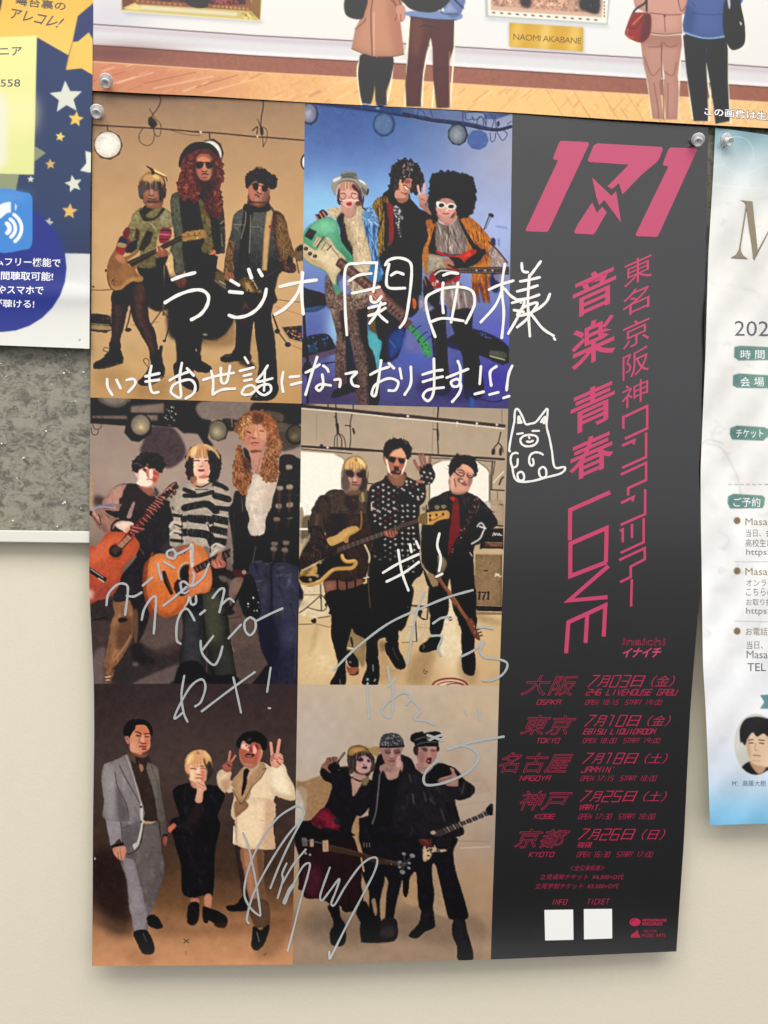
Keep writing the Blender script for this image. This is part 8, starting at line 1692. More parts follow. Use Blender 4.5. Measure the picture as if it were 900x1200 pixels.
def ribbon(strokes, fr, w, hf, dh, sm=True, square=False, taper=None, seed=0):
    """marker strokes: a strip with round ends that climbs a hair as it goes, so crossings stay clean"""
    V, F, H = [], [], []; lift = 0.; g = np.random.default_rng(seed)
    for st in strokes:
        wid = w
        if isinstance(st, tuple): st, wid = st
        a = toframe(fr, st)
        if sm and len(a) > 2: a = smooth(a.astype(np.float32), closed=False, k=7).astype(float)
        elif not sm and len(a) > 2 or square: pass
        keep = [0]+[i for i in range(1, len(a)) if np.hypot(*(a[i]-a[i-1])) > .15]; a = a[keep]
        if len(a) < 2: continue
        if sm:
            d = np.gradient(a, axis=0); d /= np.hypot(d[:, 0], d[:, 1])[:, None]+1e-9; n_ = np.stack([-d[:, 1], d[:, 0]], 1)
            m = np.ones(len(a))
        else:
            seg = np.diff(a, axis=0); seg /= np.hypot(seg[:, 0], seg[:, 1])[:, None]
            sn = np.stack([-seg[:, 1], seg[:, 0]], 1)
            n_ = np.vstack([sn[:1], sn[:-1]+sn[1:], sn[-1:]]); n_ /= np.hypot(n_[:, 0], n_[:, 1])[:, None]
            m = np.ones(len(a)); m[1:-1] = 1/np.clip((n_[1:-1]*sn[:-1]).sum(1), .35, 1); d = np.vstack([seg, seg[-1:]])
        ww = (wid/2*m*(1+.08*np.sin(np.arange(len(a))*.9+g.uniform(0, 6)) if sm else wid/2*m))[:, None]
        if not sm: ww = (wid/2*m)[:, None]
        if taper: ww = ww*np.linspace(1, taper, len(a))[:, None]
        k = len(V)
        for i in range(len(a)):
            V += [a[i]-n_[i]*ww[i], a[i]+n_[i]*ww[i]]; lift += 2.2e-6 if sm else 6e-7; H += [lift, lift]
        for i in range(len(a)-1): F.append((k+2*i, k+2*i+2, k+2*i+3, k+2*i+1))
        if not square:
            for e, sgn in ((0, -1), (len(a)-1, 1)):
                an = math.atan2(d[e, 1]*sgn, d[e, 0]*sgn); r = float(ww[e, 0]); k2 = len(V)
                tt = np.linspace(math.pi/2, -math.pi/2, 7)
                for t in tt: V.append(a[e]+r*np.array([math.cos(an+t), math.sin(an+t)])); H.append(H[k+2*e] if e == 0 else lift)
                F.append(tuple(range(k2, k2+7)))
    UV = np.array(V); P = ray(UV[:, 0], UV[:, 1], hf(UV[:, 0], UV[:, 1])+dh+np.array(H))
    me = mesh_from(P, F, False)
    nr = np.zeros(len(me.polygons)*3); me.polygons.foreach_get('normal', nr); nr = nr.reshape(-1, 3)
    if (nr[:, 1] > 0).any(): me = mesh_from(P, [f[::-1] if nr[i, 1] > 0 else f for i, f in enumerate(F)], False)
    return me
pink = flat_mat('magenta_ink', PINK, .38, v=400); pinkd = flat_mat('dim_magenta_ink', PINKD, .38, v=900)
P_ = POSTER
A = (590, 150, 260)
shape('band_logo', [[240, 52, 340, 57, 347, 62, 345, 70, 183, 416, 176, 422, 94, 419, 90, 412, 220, 134, 214, 129, 204, 129, 201, 122, 224, 62, 231, 53],
    [382, 62, 640, 77, 647, 84, 632, 124, 622, 138, 560, 190, 482, 270, 468, 224, 440, 248, 421, 237, 508, 149, 347, 138, 341, 131, 366, 70],
    [359, 200, 438, 275, 457, 256, 477, 384, 409, 292, 388, 314, 376, 280],
    [360, 301, 379, 344, 401, 319, 419, 342, 372, 424, 362, 432, 293, 429, 286, 421, 303, 388],
    [684, 79, 780, 82, 786, 88, 628, 436, 620, 442, 540, 439, 536, 431, 667, 160, 664, 154, 650, 153, 646, 146, 668, 88, 675, 80]], A, flat_mat('logo_magenta_ink', PINKT, .38, v=200), P_, hmain, label='large pink slanted band logo 171')
K = (640, 280, 160, 738.)
tm = flat_mat('title_magenta_ink', PINKM, .38, v=450)
for ch, x0, x1, tl, tr, br, bl in (('東', 420, 572, 136, 68, 200, 268), ('名', 412, 558, 300, 235, 365, 430), ('京', 414, 558, 470, 405, 541, 606), ('阪', 413, 556, 635, 570, 705, 770), ('神', 408, 551, 805, 740, 862, 927)):
    text('title_character', ch, K, [x0, tl, x1, tr, x1, br, x0, bl], tm, P_, hmain, off=-.002)
for ch, x0, x1, tl, tr, br, bl in (('音', 143, 378, 229, 122, 335, 440), ('楽', 137, 376, 492, 385, 611, 718), ('青', 132, 371, 852, 745, 963, 1070), ('春', 124, 364, 1117, 1012, 1218, 1325)):
    text('title_character', ch, K, [x0, tl, x1, tr, x1, br, x0, bl], tm, P_, hmain, off=.013)
K2 = (640, 520, 160, 738.)
def strokes_part(name, st, fr, w, mat, **pr):
    return obj(name, ribbon(st, fr, w, hmain, .0002, sm=False, square=True), mat, P_, **pr)
strokes_part('title_character', [[417, 1026, 417, 964, 546, 903, 546, 1024, 425, 1080]], K, 2.9, tm)
strokes_part('title_character', [[410, 1118, 476, 1088, 472, 1110], ], K, 2.9, tm)
strokes_part('title_character', [[540, -60, 540, 72, 410, 130]], K2, 2.9, tm)
strokes_part('title_character', [[403, 167, 540, 103, 540, 196, 443, 240, 443, 280], ], K2, 2.9, tm)
strokes_part('title_character', [[405, 320, 472, 288, 466, 312], [535, 246, 535, 380, 402, 439]], K2, 2.9, tm)
strokes_part('title_character', [[398, 471, 414, 463, 414, 532], [464, 433, 464, 510], [527, 402, 527, 532, 402, 590]], K2, 2.9, tm)
strokes_part('title_character', [[394, 629, 533, 564, 533, 624, 457, 664, 457, 720, 400, 748]], K2, 2.9, tm)
strokes_part('title_character', [[463, 732, 459, 880]], K2, 2.9, tm)
strokes_part('title_letter', [[346, 262, 130, 358, 128, 522]], K2, 4.8, tm)
strokes_part('title_letter', [[326, 640, 130, 716, 131, 540, 327, 455, 323, 640]], K2, 4.8, tm)
strokes_part('title_letter', [[337, 660, 122, 848, 332, 829]], K2, 4.8, tm)
strokes_part('title_letter', [[108, 1132, 120, 965, 320, 873, 311, 1042], [222, 925, 213, 1077]], K2, 4.8, tm)
text('reading_text', 'inaichi', K2, [420, 1050, 645, 1050, 640, 1090, 412, 1086], pinkd, P_, hmain, outline=.55, off=.01)
text('reading_text', 'イナイチ', K2, [425, 1103, 628, 1100, 612, 1156, 404, 1156], tm, P_, hmain, off=.03)
D1 = (570, 770, 240); D2 = (570, 880, 240); D3 = (570, 1000, 240)
dt = flat_mat('date_magenta_ink', PINKB, .38, v=850); dn = flat_mat('venue_magenta_ink', PINKD, .38, v=900)
def sk(x0, y0, x1, y1, s): return [x0+s, y0, x1, y0, x1-s, y1, x0, y1]
for city, cb, fr in (('大阪', [190, 80, 410, 82, 372, 168, 148, 168], D1), ('東京', [186, 256, 402, 258, 350, 341, 146, 341], D1), ('名古屋', [76, 8, 390, 10, 345, 96, 45, 95], D2), ('神戸', [166, 176, 382, 178, 330, 260, 136, 260], D2), ('京都', [152, 343, 374, 345, 318, 426, 120, 426], D2)):
    text('city_name', city, fr, cb, dn, P_, hmain, outline=.62, off=.012)
SEG = dict(zip("0123456789ABCDEFGHIJKLMNOPQRSTUVWXYZ:+,.'", '0020240400|001014|002022020424|00202404 0222|000222 2024|200002222404|200004242202|002004|0020240400 0222|2202002024|04002024 0222|0020240400 0222|20000424|0020240400|20000424 0222|200004 0222|200004242212|0004 2024 0222|1014|20240403|0004 2002 0224|000424|0400122024|04002420|0020240400|0400202202|0020240400 1324|0400202202 1224|200002222404|0020 1014|00042420|001420|0004122420|0024 2004|0012 2012 1214|002004 24 0424|1112 1314|1113 0222|1415|1314|1011'.split('|')))
def seg(name, body, fr, box, mat, w):
    """squared techno capitals and figures drawn as fine strokes"""
    Q = toframe(fr, box).reshape(4, 2); n = len(body); adv = 2.75; W = adv*n-.75; st = []
    for i, ch in enumerate(body.upper()):
        for piece in SEG.get(ch, '').split():
            if len(piece) < 4: continue
            p = np.array([[int(piece[k])+adv*i, int(piece[k+1])] for k in range(0, len(piece), 2)], float)
            st.append(list(quadmap(np.stack([p[:, 0]/W, 1-p[:, 1]/4], 1), Q).reshape(-1)))
    return obj(name, ribbon(st, (0, 0, 1, 1), w, hmain, .0002, sm=False, square=True), mat, P_)
def sub_box(b, f0, f1):
    """the slice f0..f1 of a slanted box"""
    a = np.array(b).reshape(4, 2); t0 = a[0]+(a[1]-a[0])*f0; t1 = a[0]+(a[1]-a[0])*f1; b0 = a[3]+(a[2]-a[3])*f0; b1 = a[3]+(a[2]-a[3])*f1
    return [*t0, *t1, *b1, *b0]
for s_, b_, fr in (('OSAKA', (220, 188, 330, 208, 8), D1), ('TOKYO', (217, 357, 324, 377, 8), D1), ('NAGOYA', (146, 110, 284, 130, 8), D2), ('KOBE', (210, 278, 304, 298, 8), D2), ('KYOTO', (186, 445, 300, 465, 8), D2)):
    seg('city_reading', s_, fr, sk(*b_), dt, .7)
for dd, wd, b_, fr in (('03', '（金）', (438, 81, 836, 131, 22), D1), ('10', '（金）', (424, 256, 818, 304, 22), D1), ('18', '（土）', (414, 10, 805, 56, 22), D2), ('25', '（土）', (404, 177, 801, 223, 22), D2), ('26', '（日）', (396, 343, 794, 391, 22), D2)):
    B_ = sk(*b_); seg('date_figure', '7', fr, sub_box(B_, .02, .10), dt, 1.05); seg('date_figure', dd, fr, sub_box(B_, .27, .47), dt, 1.05)
    for ch, f0, f1 in (('月', .125, .235), ('日', .51, .64), (wd, .74, 1)): text('date_character', ch, fr, sub_box(B_, f0, f1), dt, P_, hmain, off=-.004)
for s_, b_, fr, n_ in (('246 LIVEHOUSE GABU', (437, 142, 843, 167, 12), D1, .85), ('ebisu LIQUIDROOM', (424, 316, 748, 338, 12), D1, .85), ("JAMMIN'", (416, 70, 570, 94, 10), D2, .85), ('VARIT.', (404, 237, 512, 260, 10), D2, .85),
        ('OPEN 18:15  START 19:00', (433, 189, 773, 209, 9), D1, .6), ('OPEN 18:00  START 19:00', (422, 357, 766, 377, 9), D1, .6), ('OPEN 17:15  START 18:00', (412, 110, 750, 131, 9), D2, .6), ('OPEN 17:30  START 18:00', (402, 277, 744, 299, 9), D2, .6), ('OPEN 16:30  START 17:00', (396, 444, 734, 466, 9), D2, .6),
        ('INFO', (284, 203, 357, 225, 8), D3, .8), ('TICKET', (440, 201, 542, 223, 8), D3, .8)):
    seg('venue_line' if n_ > .8 else 'time_line', s_, fr, sk(*b_), dt if n_ > .8 and s_ not in ('INFO', 'TICKET') else dn, n_)
text('venue_line', '磔磔', D2, sk(397, 400, 468, 426, 8), dt, P_, hmain)
for s_, b_ in (('＜全公演共通＞', (364, 52, 524, 76, 8)), ('立見通常チケット  ¥4,500+D代', (233, 92, 607, 116, 8)), ('立見学割チケット  ¥3,500+D代', (212, 132, 585, 156, 8))):
    text('ticket_line', s_, D3, sk(*b_), dn, P_, hmain)
white = flat_mat('unprinted_white', (240, 240, 236), .4, v=1080)
shape('blank_code_square', [[255, 249, 381, 247, 383, 380, 258, 383]], D3, white, P_, hmain)
shape('blank_code_square', [[428, 245, 552, 244, 553, 374, 429, 378]], D3, white, P_, hmain)
LG = (720, 1060, 80)
def ring(cx, cy, rx, ry, w, n=28):
    o = []
    for i in range(n):
        a, b = 2*math.pi*i/n, 2*math.pi*(i+1)/n
        o.append([cx+rx*math.cos(a), cy+ry*math.sin(a), cx+rx*math.cos(b), cy+ry*math.sin(b), cx+(rx-w)*math.cos(b), cy+(ry-w)*math.sin(b), cx+(rx-w)*math.cos(a), cy+(ry-w)*math.sin(a)])
    return o
shape('label_logo', ring(272, 232, 74, 52, 20)+[[212, 240, 240, 215, 290, 195, 320, 215, 326, 240, 290, 262, 262, 290, 240, 262]], LG, dt, P_, hmain)
text('label_name', 'NIPPONOPHONE', LG, sk(366, 188, 690, 226, 6), dt, P_, hmain, off=.03); text('label_name', 'RECORDS', LG, sk(364, 234, 636, 276, 6), dt, P_, hmain, off=.03)
shape('maker_logo', [[222, 390, 262, 372, 300, 330, 318, 365, 312, 385, 342, 412, 340, 436, 215, 438]], LG, dn, P_, hmain)
text('label_name', 'VICTOR', LG, sk(380, 332, 560, 368, 4), dn, P_, hmain); text('label_name', 'MUSIC ARTS', LG, sk(366, 384, 676, 430, 4), dn, P_, hmain)

# ---- marker writing
wm = flat_mat('white_marker', (246, 244, 238), .4, v=330); sm_ = flat_mat('silver_marker', (196, 200, 198), .32, metal=.35)
def pen(strokes, fr, w, mat, label, n='handwriting', dh=.0004):
    me = ribbon(strokes, fr, w, hmain, dh); return obj(n, me, mat, P_, label=label)
A1 = (170, 280, 230); A2 = (390, 280, 270); A3 = (110, 400, 260); A4 = (350, 400, 270)
pen([[125, 187, 170, 170, 228, 155], [92, 292, 150, 258, 215, 236, 262, 236, 290, 262, 284, 305, 255, 345, 213, 370]], A1, 3.9, wm, 'white marker character ra')
pen([[393, 190, 430, 212], [388, 242, 445, 247], [475, 140, 488, 178], [521, 142, 536, 168], [385, 350, 420, 360, 470, 350, 515, 320, 545, 275, 556, 230]], A1, 3.9, wm, 'white marker character ji')
pen([[618, 219, 690, 202, 786, 188], [722, 155, 718, 250, 725, 343], [716, 210, 690, 265, 645, 315, 597, 346]], A1, 3.9, wm, 'white marker character o')
pen([[55, 375, 48, 260, 50, 115, 100, 96, 172, 93], [172, 93, 166, 150, 158, 205], [65, 163, 100, 142, 150, 135], [76, 212, 125, 202, 182, 188], [220, 98, 210, 150, 218, 190, 282, 192], [205, 102, 220, 82, 260, 74, 300, 90, 308, 130, 300, 220, 285, 310, 262, 346], [228, 142, 250, 130, 276, 138], [148, 225, 152, 245, 172, 246, 190, 225], [140, 270, 170, 262, 205, 252], [140, 300, 175, 288, 205, 270], [188, 248, 172, 290, 143, 330], [172, 285, 190, 305, 212, 324]], A2, 3.3, wm, 'white marker character kan')
pen([[432, 142, 458, 133, 489, 135], [431, 172, 427, 230, 432, 288], [489, 172, 478, 240, 462, 325], [400, 382, 375, 310, 364, 235, 395, 208, 440, 192, 500, 188, 545, 205, 554, 250, 540, 290, 520, 328], [378, 326, 430, 310, 510, 320]], A2, 3.3, wm, 'white marker character sai')
pen([[610, 198, 650, 180, 705, 163], [672, 98, 660, 190, 668, 290, 660, 386], [665, 190, 635, 260, 578, 325], [672, 195, 695, 222, 735, 248], [738, 95, 742, 125, 762, 130], [812, 88, 790, 118, 772, 142], [732, 166, 765, 160, 808, 150], [720, 205, 760, 195, 800, 182], [724, 237, 765, 232, 806, 218], [768, 142, 762, 250, 770, 380], [700, 250, 748, 242, 725, 300, 685, 370], [708, 278, 745, 285], [848, 215, 830, 250, 780, 285, 722, 300, 745, 268, 800, 250, 760, 310, 720, 345], [780, 300, 820, 350, 862, 378], [864, 388, 868, 393]], A2, 3.2, wm, 'white marker character sama')
pen([[54, 153, 56, 185, 75, 218], [92, 157, 108, 190]], A3, 3.1, wm, 'white marker character i')
pen([[133, 157, 160, 153, 168, 172, 140, 206]], A3, 3.1, wm, 'white marker character tsu')
pen([[233, 100, 225, 150, 235, 205, 262, 206], [210, 142, 265, 130], [210, 163, 265, 156]], A3, 3.1, wm, 'white marker character mo')
pen([[357, 88, 348, 150, 353, 225, 325, 218, 312, 200, 330, 172, 385, 155, 410, 175, 405, 210, 372, 232], [308, 158, 340, 140, 382, 124], [378, 110, 405, 138]], A3, 3.1, wm, 'white marker character o with a loop')
pen([[476, 120, 484, 160, 482, 216], [515, 108, 518, 165, 540, 162, 552, 100], [444, 156, 500, 140, 567, 128], [482, 216, 520, 196, 572, 192]], A3, 3.1, wm, 'white marker character se')
pen([[612, 65, 626, 88], [592, 120, 648, 106], [608, 140, 638, 133], [610, 160, 640, 154], [612, 186, 600, 212, 630, 216, 656, 196, 640, 178, 612, 186], [705, 98, 685, 130, 660, 164, 724, 150], [694, 118, 690, 200], [668, 182, 662, 200, 690, 218, 718, 200, 712, 176, 680, 178, 664, 190], [612, 218, 640, 214]], A3, 2.9, wm, 'white marker character wa')
pen([[768, 125, 762, 165, 768, 205], [795, 145, 832, 141], [800, 176, 840, 166]], A3, 3.1, wm, 'white marker character ni')
pen([[28, 122, 55, 108, 82, 90], [72, 62, 50, 130, 27, 208], [96, 95, 110, 106, 116, 118], [92, 130, 96, 170, 82, 192, 68, 182, 85, 168, 125, 172]], A4, 3.1, wm, 'white marker character na')
pen([[140, 150, 162, 150, 160, 178]], A4, 3.1, wm, 'small white marker character tsu'); pen([[184, 127, 228, 120, 206, 145, 212, 170, 234, 176]], A4, 3.1, wm, 'white marker character te')
pen([[280, 130, 315, 112, 352, 100], [322, 75, 312, 150, 300, 210, 286, 205, 300, 170, 350, 145, 388, 158, 378, 190, 352, 192], [352, 86, 372, 105]], A4, 3.1, wm, 'white marker character o after te')
pen([[395, 106, 402, 145], [438, 100, 438, 165, 414, 208]], A4, 3.1, wm, 'white marker character ri')
pen([[484, 130, 530, 116, 562, 112], [486, 158, 530, 145, 562, 138], [528, 68, 528, 190, 508, 232, 486, 215, 505, 190, 566, 180]], A4, 3.1, wm, 'white marker character ma')
pen([[578, 142, 620, 125, 662, 108], [622, 78, 632, 110, 628, 168, 604, 176, 596, 158, 622, 148, 634, 175, 625, 205, 600, 236]], A4, 3.1, wm, 'white marker character su')
pen([[712, 98, 707, 166], [752, 172, 748, 120, 772, 98], [812, 190, 820, 130, 834, 96], [688, 206, 722, 197], [745, 208, 780, 199], [800, 221, 822, 214]], A4, 3.2, wm, 'three white exclamation marks')
E1 = (115, 610, 230)
pen([[38, 388, 48, 335, 92, 292, 130, 295, 136, 330, 124, 432], [132, 345, 165, 348, 198, 330], [205, 298, 248, 262], [275, 198, 280, 235, 292, 272], [303, 190, 350, 217], [345, 132, 318, 142, 318, 165, 345, 175, 358, 155, 345, 135], [352, 160, 395, 138, 432, 118], [434, 118, 432, 185]], E1, 2.7, sm_, 'silver signature line over the guitars')
pen([[200, 455, 212, 405, 245, 355, 265, 355, 262, 430, 255, 518], [300, 390, 345, 355, 405, 305], [385, 330, 378, 290, 395, 280, 425, 300, 440, 260, 435, 238], [435, 300, 480, 262, 508, 200], [420, 352, 428, 384, 448, 378, 448, 345]], E1, 2.7, sm_, 'silver signature line across the middle guitar')
pen([[378, 565, 360, 545, 362, 470, 385, 415, 412, 408, 442, 458], [468, 430, 490, 412], [525, 355, 555, 318, 578, 315, 568, 370, 556, 420], [566, 385, 600, 358, 622, 372], [528, 530, 475, 598], [470, 552, 478, 610, 528, 662, 555, 630, 570, 578], [598, 540, 655, 478], [697, 443, 672, 465, 675, 505, 697, 526, 720, 500, 720, 460, 697, 443], [722, 462, 785, 430, 845, 403]], E1, 2.7, sm_, 'silver signature line reaching the jeans')
pen([[395, 712, 382, 800, 392, 880, 410, 922], [390, 880, 350, 908, 372, 850, 425, 760, 475, 728, 492, 765, 472, 830, 445, 852], [475, 875, 600, 780, 718, 695], [620, 720, 638, 800, 655, 880], [791, 675, 775, 785], [782, 860, 788, 861]], E1, 2.5, sm_, 'silver signature line ending in an exclamation mark')
F1 = (390, 620, 220, 852.)
pen([[228, 198, 300, 155, 390, 114], [245, 238, 320, 200, 390, 150], [297, 95, 312, 190, 343, 278], [350, 70, 357, 103], [378, 55, 392, 86], [484, 20, 474, 75, 490, 130, 482, 190], [470, 216, 497, 203]], F1, 2.9, wm, 'white marker characters over the patterned shirt')
pen([[5, 640, 100, 545, 250, 430, 400, 360, 520, 310, 635, 277], [415, 285, 380, 380, 360, 480, 338, 612], [455, 428, 490, 405, 527, 398], [440, 485, 495, 488, 478, 540, 490, 572], [580, 580, 640, 550, 687, 508, 668, 550, 690, 582, 750, 590, 792, 610, 775, 655, 725, 685, 680, 686], [655, 447, 690, 445, 728, 452]], F1, 2.6, sm_, 'long silver stroke across the legs')
pen([[158, 700, 158, 780, 166, 858], [250, 625, 258, 690], [290, 675, 250, 715], [270, 700, 275, 790, 262, 852, 232, 845, 226, 812, 262, 775, 320, 742, 355, 762, 335, 795]], F1, 2.4, sm_, 'grey marker character ha at the top of the pale wall photo')
pen([[345, 760, 385, 800, 400, 825, 372, 862, 420, 870, 462, 888]], F1, 2.4, sm_, 'grey zigzag marker stroke on the pale wall photo')
pen([[600, 823, 607, 840], [662, 815, 668, 866]], F1, 2.2, sm_, 'two short grey marker ticks')
pen([[440, 958, 470, 942, 495, 935], [545, 988, 600, 985, 648, 1008, 660, 1045, 610, 1105, 510, 1150, 430, 1162, 412, 1135, 430, 1090, 480, 1048], [522, 1000, 640, 965, 775, 942], [430, 935, 495, 958]], F1, 2.9, sm_, 'silver oval stroke around the pointing hand')
G1 = (270, 920, 190)
pen([[70, 265, 100, 340, 120, 430, 140, 530, 165, 700, 158, 722, 110, 680, 78, 610, 88, 510, 125, 400, 190, 275, 270, 175, 370, 112], [102, 767, 92, 735, 130, 600, 220, 430, 310, 290, 400, 180, 405, 135, 370, 112], [405, 178, 330, 320, 270, 450, 222, 572]], G1, 2.4, sm_, 'looping silver signature beside the white jacket')
pen([[312, 435, 288, 490, 290, 530, 262, 628], [418, 358, 350, 440, 288, 545], ([300, 652, 325, 590, 345, 560], 4.6), [345, 560, 400, 455, 440, 435, 430, 500, 395, 620, 350, 800, 318, 920]], G1, 2.3, sm_, 'silver signature strokes between the lower photos')
pen([[552, 458, 515, 560, 498, 620, 510, 640, 550, 590, 605, 520, 585, 590, 560, 655, 580, 662, 640, 560, 720, 450, 780, 405, 815, 412, 800, 480, 740, 600, 640, 790, 560, 950, 550, 955, 549, 925]], G1, 2.3, sm_, 'silver zigzag signature over the skirt')
DG = (580, 460, 100)
def dogpen(st, label=None):
    o = obj('dog_doodle' if label else 'doodle_stroke', ribbon(st, DG, 2.5, hmain, .0004), wm, P_ if label else DOG)
    if label: o['label'] = label
    return o
DOG = dogpen([[158, 620, 150, 600, 165, 500, 195, 350, 205, 300, 208, 220, 220, 178, 240, 175, 262, 200, 295, 265, 325, 332, 375, 328, 430, 312, 490, 240, 530, 190, 548, 172, 556, 200, 545, 350, 575, 480, 600, 610, 630, 785, 720, 785, 742, 800, 720, 835, 670, 862, 560, 890, 400, 932, 280, 942, 220, 918, 195, 860, 186, 800], [186, 800, 175, 760]], 'white marker doodle of a sitting dog')
dogpen([[245, 322, 250, 250, 268, 290, 280, 318, 250, 315]]); dogpen([[485, 312, 505, 280, 532, 258, 520, 325, 505, 300]])
dogpen([[235, 437, 295, 428]]); dogpen([[396, 405, 465, 404]])
dogpen([[358, 445, 300, 460, 268, 500, 290, 550, 350, 568, 420, 550, 452, 500, 430, 458, 358, 445]]); dogpen([[358, 468, 364, 482]]); dogpen([[336, 516, 370, 520, 400, 508]])
dogpen([[240, 642, 215, 636, 178, 655, 165, 710, 178, 770, 200, 790, 235, 765, 240, 702]]); dogpen([[506, 655, 470, 635, 420, 632, 375, 658, 360, 710, 368, 755, 390, 772, 408, 750, 400, 700]])
dogpen([[270, 835, 238, 860, 248, 915, 285, 930, 308, 900, 298, 850, 270, 835]]); dogpen([[495, 785, 465, 820, 475, 880, 505, 898, 538, 880, 540, 820, 520, 790, 495, 785]])

# ---- lettering on the neighbours
dk = flat_mat('dark_grey_ink', (84, 76, 74), .5); dk2 = flat_mat('navy_grey_ink', (70, 76, 96), .5); whi = flat_mat('white_ink', (246, 247, 250), .5)
T1 = (0, 0, 115, 600.)
text('lettering', '舞台裏の', T1, [95, -22, 405, 12, 398, 66, 92, 32], dk, STARS, hleft, dh=.0001, off=.012)
text('lettering', 'アレコレ!', T1, [72, 50, 400, 110, 345, 172, 60, 110], dk, STARS, hleft, dh=.0001, off=.012)
text('lettering', 'ピアニア', T1, [-150, 288, 134, 282, 132, 338, -150, 340], dk2, STARS, hleft, dh=.0001, off=.008)
text('lettering', '03-558', T1, [-110, 488, 124, 484, 122, 530, -110, 528], dk2, STARS, hleft, dh=.0001)
T2 = (0, 200, 120, 600.)
text('lettering', 'ムフリー機能で', T2, [-30, 506, 356, 514, 354, 566, -30, 556], whi, STARS, hleft, dh=.0001, off=.014)
text('lettering', '時間聴取可能!', T2, [-55, 588, 312, 594, 310, 646, -55, 638], whi, STARS, hleft, dh=.0001, off=.014)
text('lettering', 'やスマホで', T2, [-15, 672, 256, 676, 254, 726, -15, 720], whi, STARS, hleft, dh=.0001, off=.014)
text('lettering', 'が聴ける!', T2, [-40, 752, 202, 756, 200, 806, -40, 800], whi, STARS, hleft, dh=.0001, off=.014)
T3 = (540, 0, 180)
text('plaque_lettering', 'NAOMI AKABANE', T3, [308, 196, 708, 222, 704, 256, 308, 232], flat_mat('brown_ink', (130, 98, 50), .5), GAL, hgal, dh=.0001, spacing=.9)
T4 = (700, 0, 200)
text('caption_outline', 'この画像は生成', T4, [560, 563, 955, 590, 955, 644, 560, 612], flat_mat('caption_edge_ink', (30, 34, 48), .5), GAL, hgal, dh=.0001, off=.05)  # printed dark outline behind the white caption
text('caption_lettering', 'この画像は生成', T4, [565, 566, 950, 593, 950, 640, 565, 608], whi, GAL, hgal, dh=.0002, off=.014)
T5 = (840, 190, 60, 514.)
br = flat_mat('bronze_ink', (140, 126, 104), .4)
shape('flyer_letter', [[302, 388, 358, 392, 412, 884, 380, 984, 366, 960, 304, 480], [234, 378, 302, 388, 304, 480, 292, 480, 294, 430, 280, 400], [292, 436, 304, 440, 240, 860, 222, 880], [222, 878, 240, 858, 246, 900, 270, 940, 318, 972, 230, 964, 138, 958, 190, 930], [412, 884, 520, 684, 524, 700, 390, 962]], T5, br, MARB, hright, dh=.0006)
T6 = (800, 140, 100, 429.)
text('flyer_line', '2025', T6, [262, 1012, 490, 1016, 490, 1090, 260, 1088], flat_mat('slate_ink', (92, 94, 104), .4), MARB, hright, dh=.0001, off=-.004)
T7 = (800, 400, 100, 400.)
for s_, b_ in (('時 間', (272, 40, 384, 82)), ('会 場', (270, 168, 382, 212)), ('チケット', (250, 412, 378, 452)), ('ご予約', (238, 732, 364, 776))):
    text('flyer_tag_text', s_, T7, list(b_), whi, MARB, hright, dh=.0001, off=.004)
g6 = flat_mat('flyer_grey_ink', (128, 128, 128), .45); g7 = flat_mat('flyer_gold_ink', (150, 134, 106), .45)
for s_, b_, m_ in (('Masac', (294, 828, 420, 862), g7), ('当日、会', (296, 880, 420, 916), g6), ('高校生以', (294, 926, 425, 964), g6), ('https:/', (298, 972, 420, 1010), g6), ('Masac', (294, 1062, 420, 1096), g7), ('オンライ', (298, 1116, 425, 1148), g6), ('こちらの', (298, 1156, 425, 1192), g6)):
    text('flyer_line', s_, T7, list(b_), m_, MARB, hright, dh=.0001)
T8 = (780, 680, 120, 480.)
for s_, b_, m_ in (('お取り扱', (378, 86, 500, 118), g6), ('https:/', (378, 128, 500, 166), g6), ('お電話で', (376, 222, 512, 258), g7), ('当日、会', (380, 284, 512, 322), g6), ('Masac', (380, 330, 500, 366), g6), ('TEL 0', (384, 388, 512, 426), flat_mat('flyer_dark_ink', (96, 98, 104), .45)), ('Pf：高藤大樹', (312, 938, 470, 966), flat_mat('flyer_caption_ink', (104, 108, 116), .45))):
    text('flyer_line', s_, T8, list(b_), m_, MARB, hright, dh=.0001)

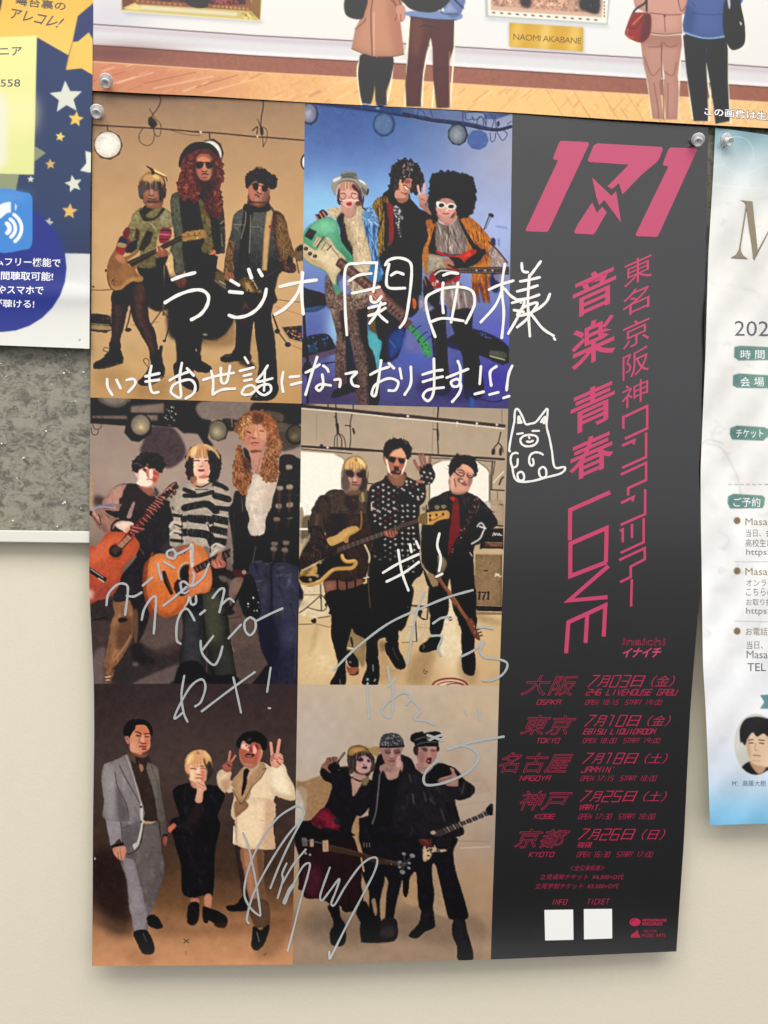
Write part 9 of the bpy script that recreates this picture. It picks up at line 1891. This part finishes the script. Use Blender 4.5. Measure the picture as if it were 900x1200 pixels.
# ---------------------------------------------------------------- clear push pins
def lathe(prof, n=28):
    V, F = [], []
    for r, z in prof:
        for k in range(n): a = 2*math.pi*k/n; V.append((r*math.cos(a), r*math.sin(a), z))
    for i in range(len(prof)-1):
        for k in range(n): k2 = (k+1) % n; F.append((i*n+k, i*n+k2, (i+1)*n+k2, (i+1)*n+k))
    F.append(tuple(range(n))[::-1]); F.append(tuple((len(prof)-1)*n+k for k in range(n)))
    return mesh_from(V, F)
def pin_mat():
    m, N, L, b = node_mat('clear_plastic')
    setp(b, Roughness=.07, IOR=1.52); b.inputs['Base Color'].default_value = (.99, .99, .99, 1); b.inputs['Transmission Weight'].default_value = .35; b.inputs['Coat Weight'].default_value = 1.0; b.inputs['Coat Roughness'].default_value = .04
    return m
PM = pin_mat(); STEEL = flat_mat('pin_steel', (170, 170, 172), .25, metal=1)
flange = lathe([(.0052, 0), (.0056, .0003), (.0056, .0008), (.0052, .0011), (.0024, .0012)])
grip = lathe([(.0022, .0012), (.0020, .0020), (.0021, .0038), (.0033, .0054), (.0039, .0060), (.0039, .0068), (.0034, .0072), (.0026, .0068), (.0018, .0060), (.0006, .0057)])
needle = lathe([(.0005, -.009), (.0005, .0014)], 8)
for i, (u_, v_, hf, tilt, yaw, lb) in enumerate((
        (124.5, 93.5, hgal, .98, .04, 'clear push pin holding the lower left corner of the gallery poster'),
        (114.0, 130.0, hmain, .78, .05, 'clear push pin at the top left corner of the black tour poster'),
        (818.0, 163.0, hmain, .86, -.34, 'clear push pin at the top right corner of the black tour poster'),
        (849.5, 163.5, hright, .64, .48, 'clear push pin leaning right on the marbled flyer'))):
    c = ray(u_, v_, float(hf(u_, v_))+.0006+.0040*math.hypot(tilt, yaw))
    r = bpy.data.objects.new('push_pin', None); sc.collection.objects.link(r); r.location = c
    # the pin's axis leans: z of the lathe points to the viewer, drooping by tilt and turned by yaw
    ax = Vector((yaw, -1, -tilt)).normalized()
    r.rotation_euler = ax.to_track_quat('Z', 'Y').to_euler()
    r['label'] = lb; r['category'] = 'push pin'; r['group'] = 'clear push pins holding the posters'
    for nm, me in (('flange', flange), ('grip', grip), ('needle', needle)):
        o = bpy.data.objects.new(nm, me); sc.collection.objects.link(o); o.parent = r
for me, m_ in ((flange, PM), (grip, PM), (needle, STEEL)): me.materials.append(m_)
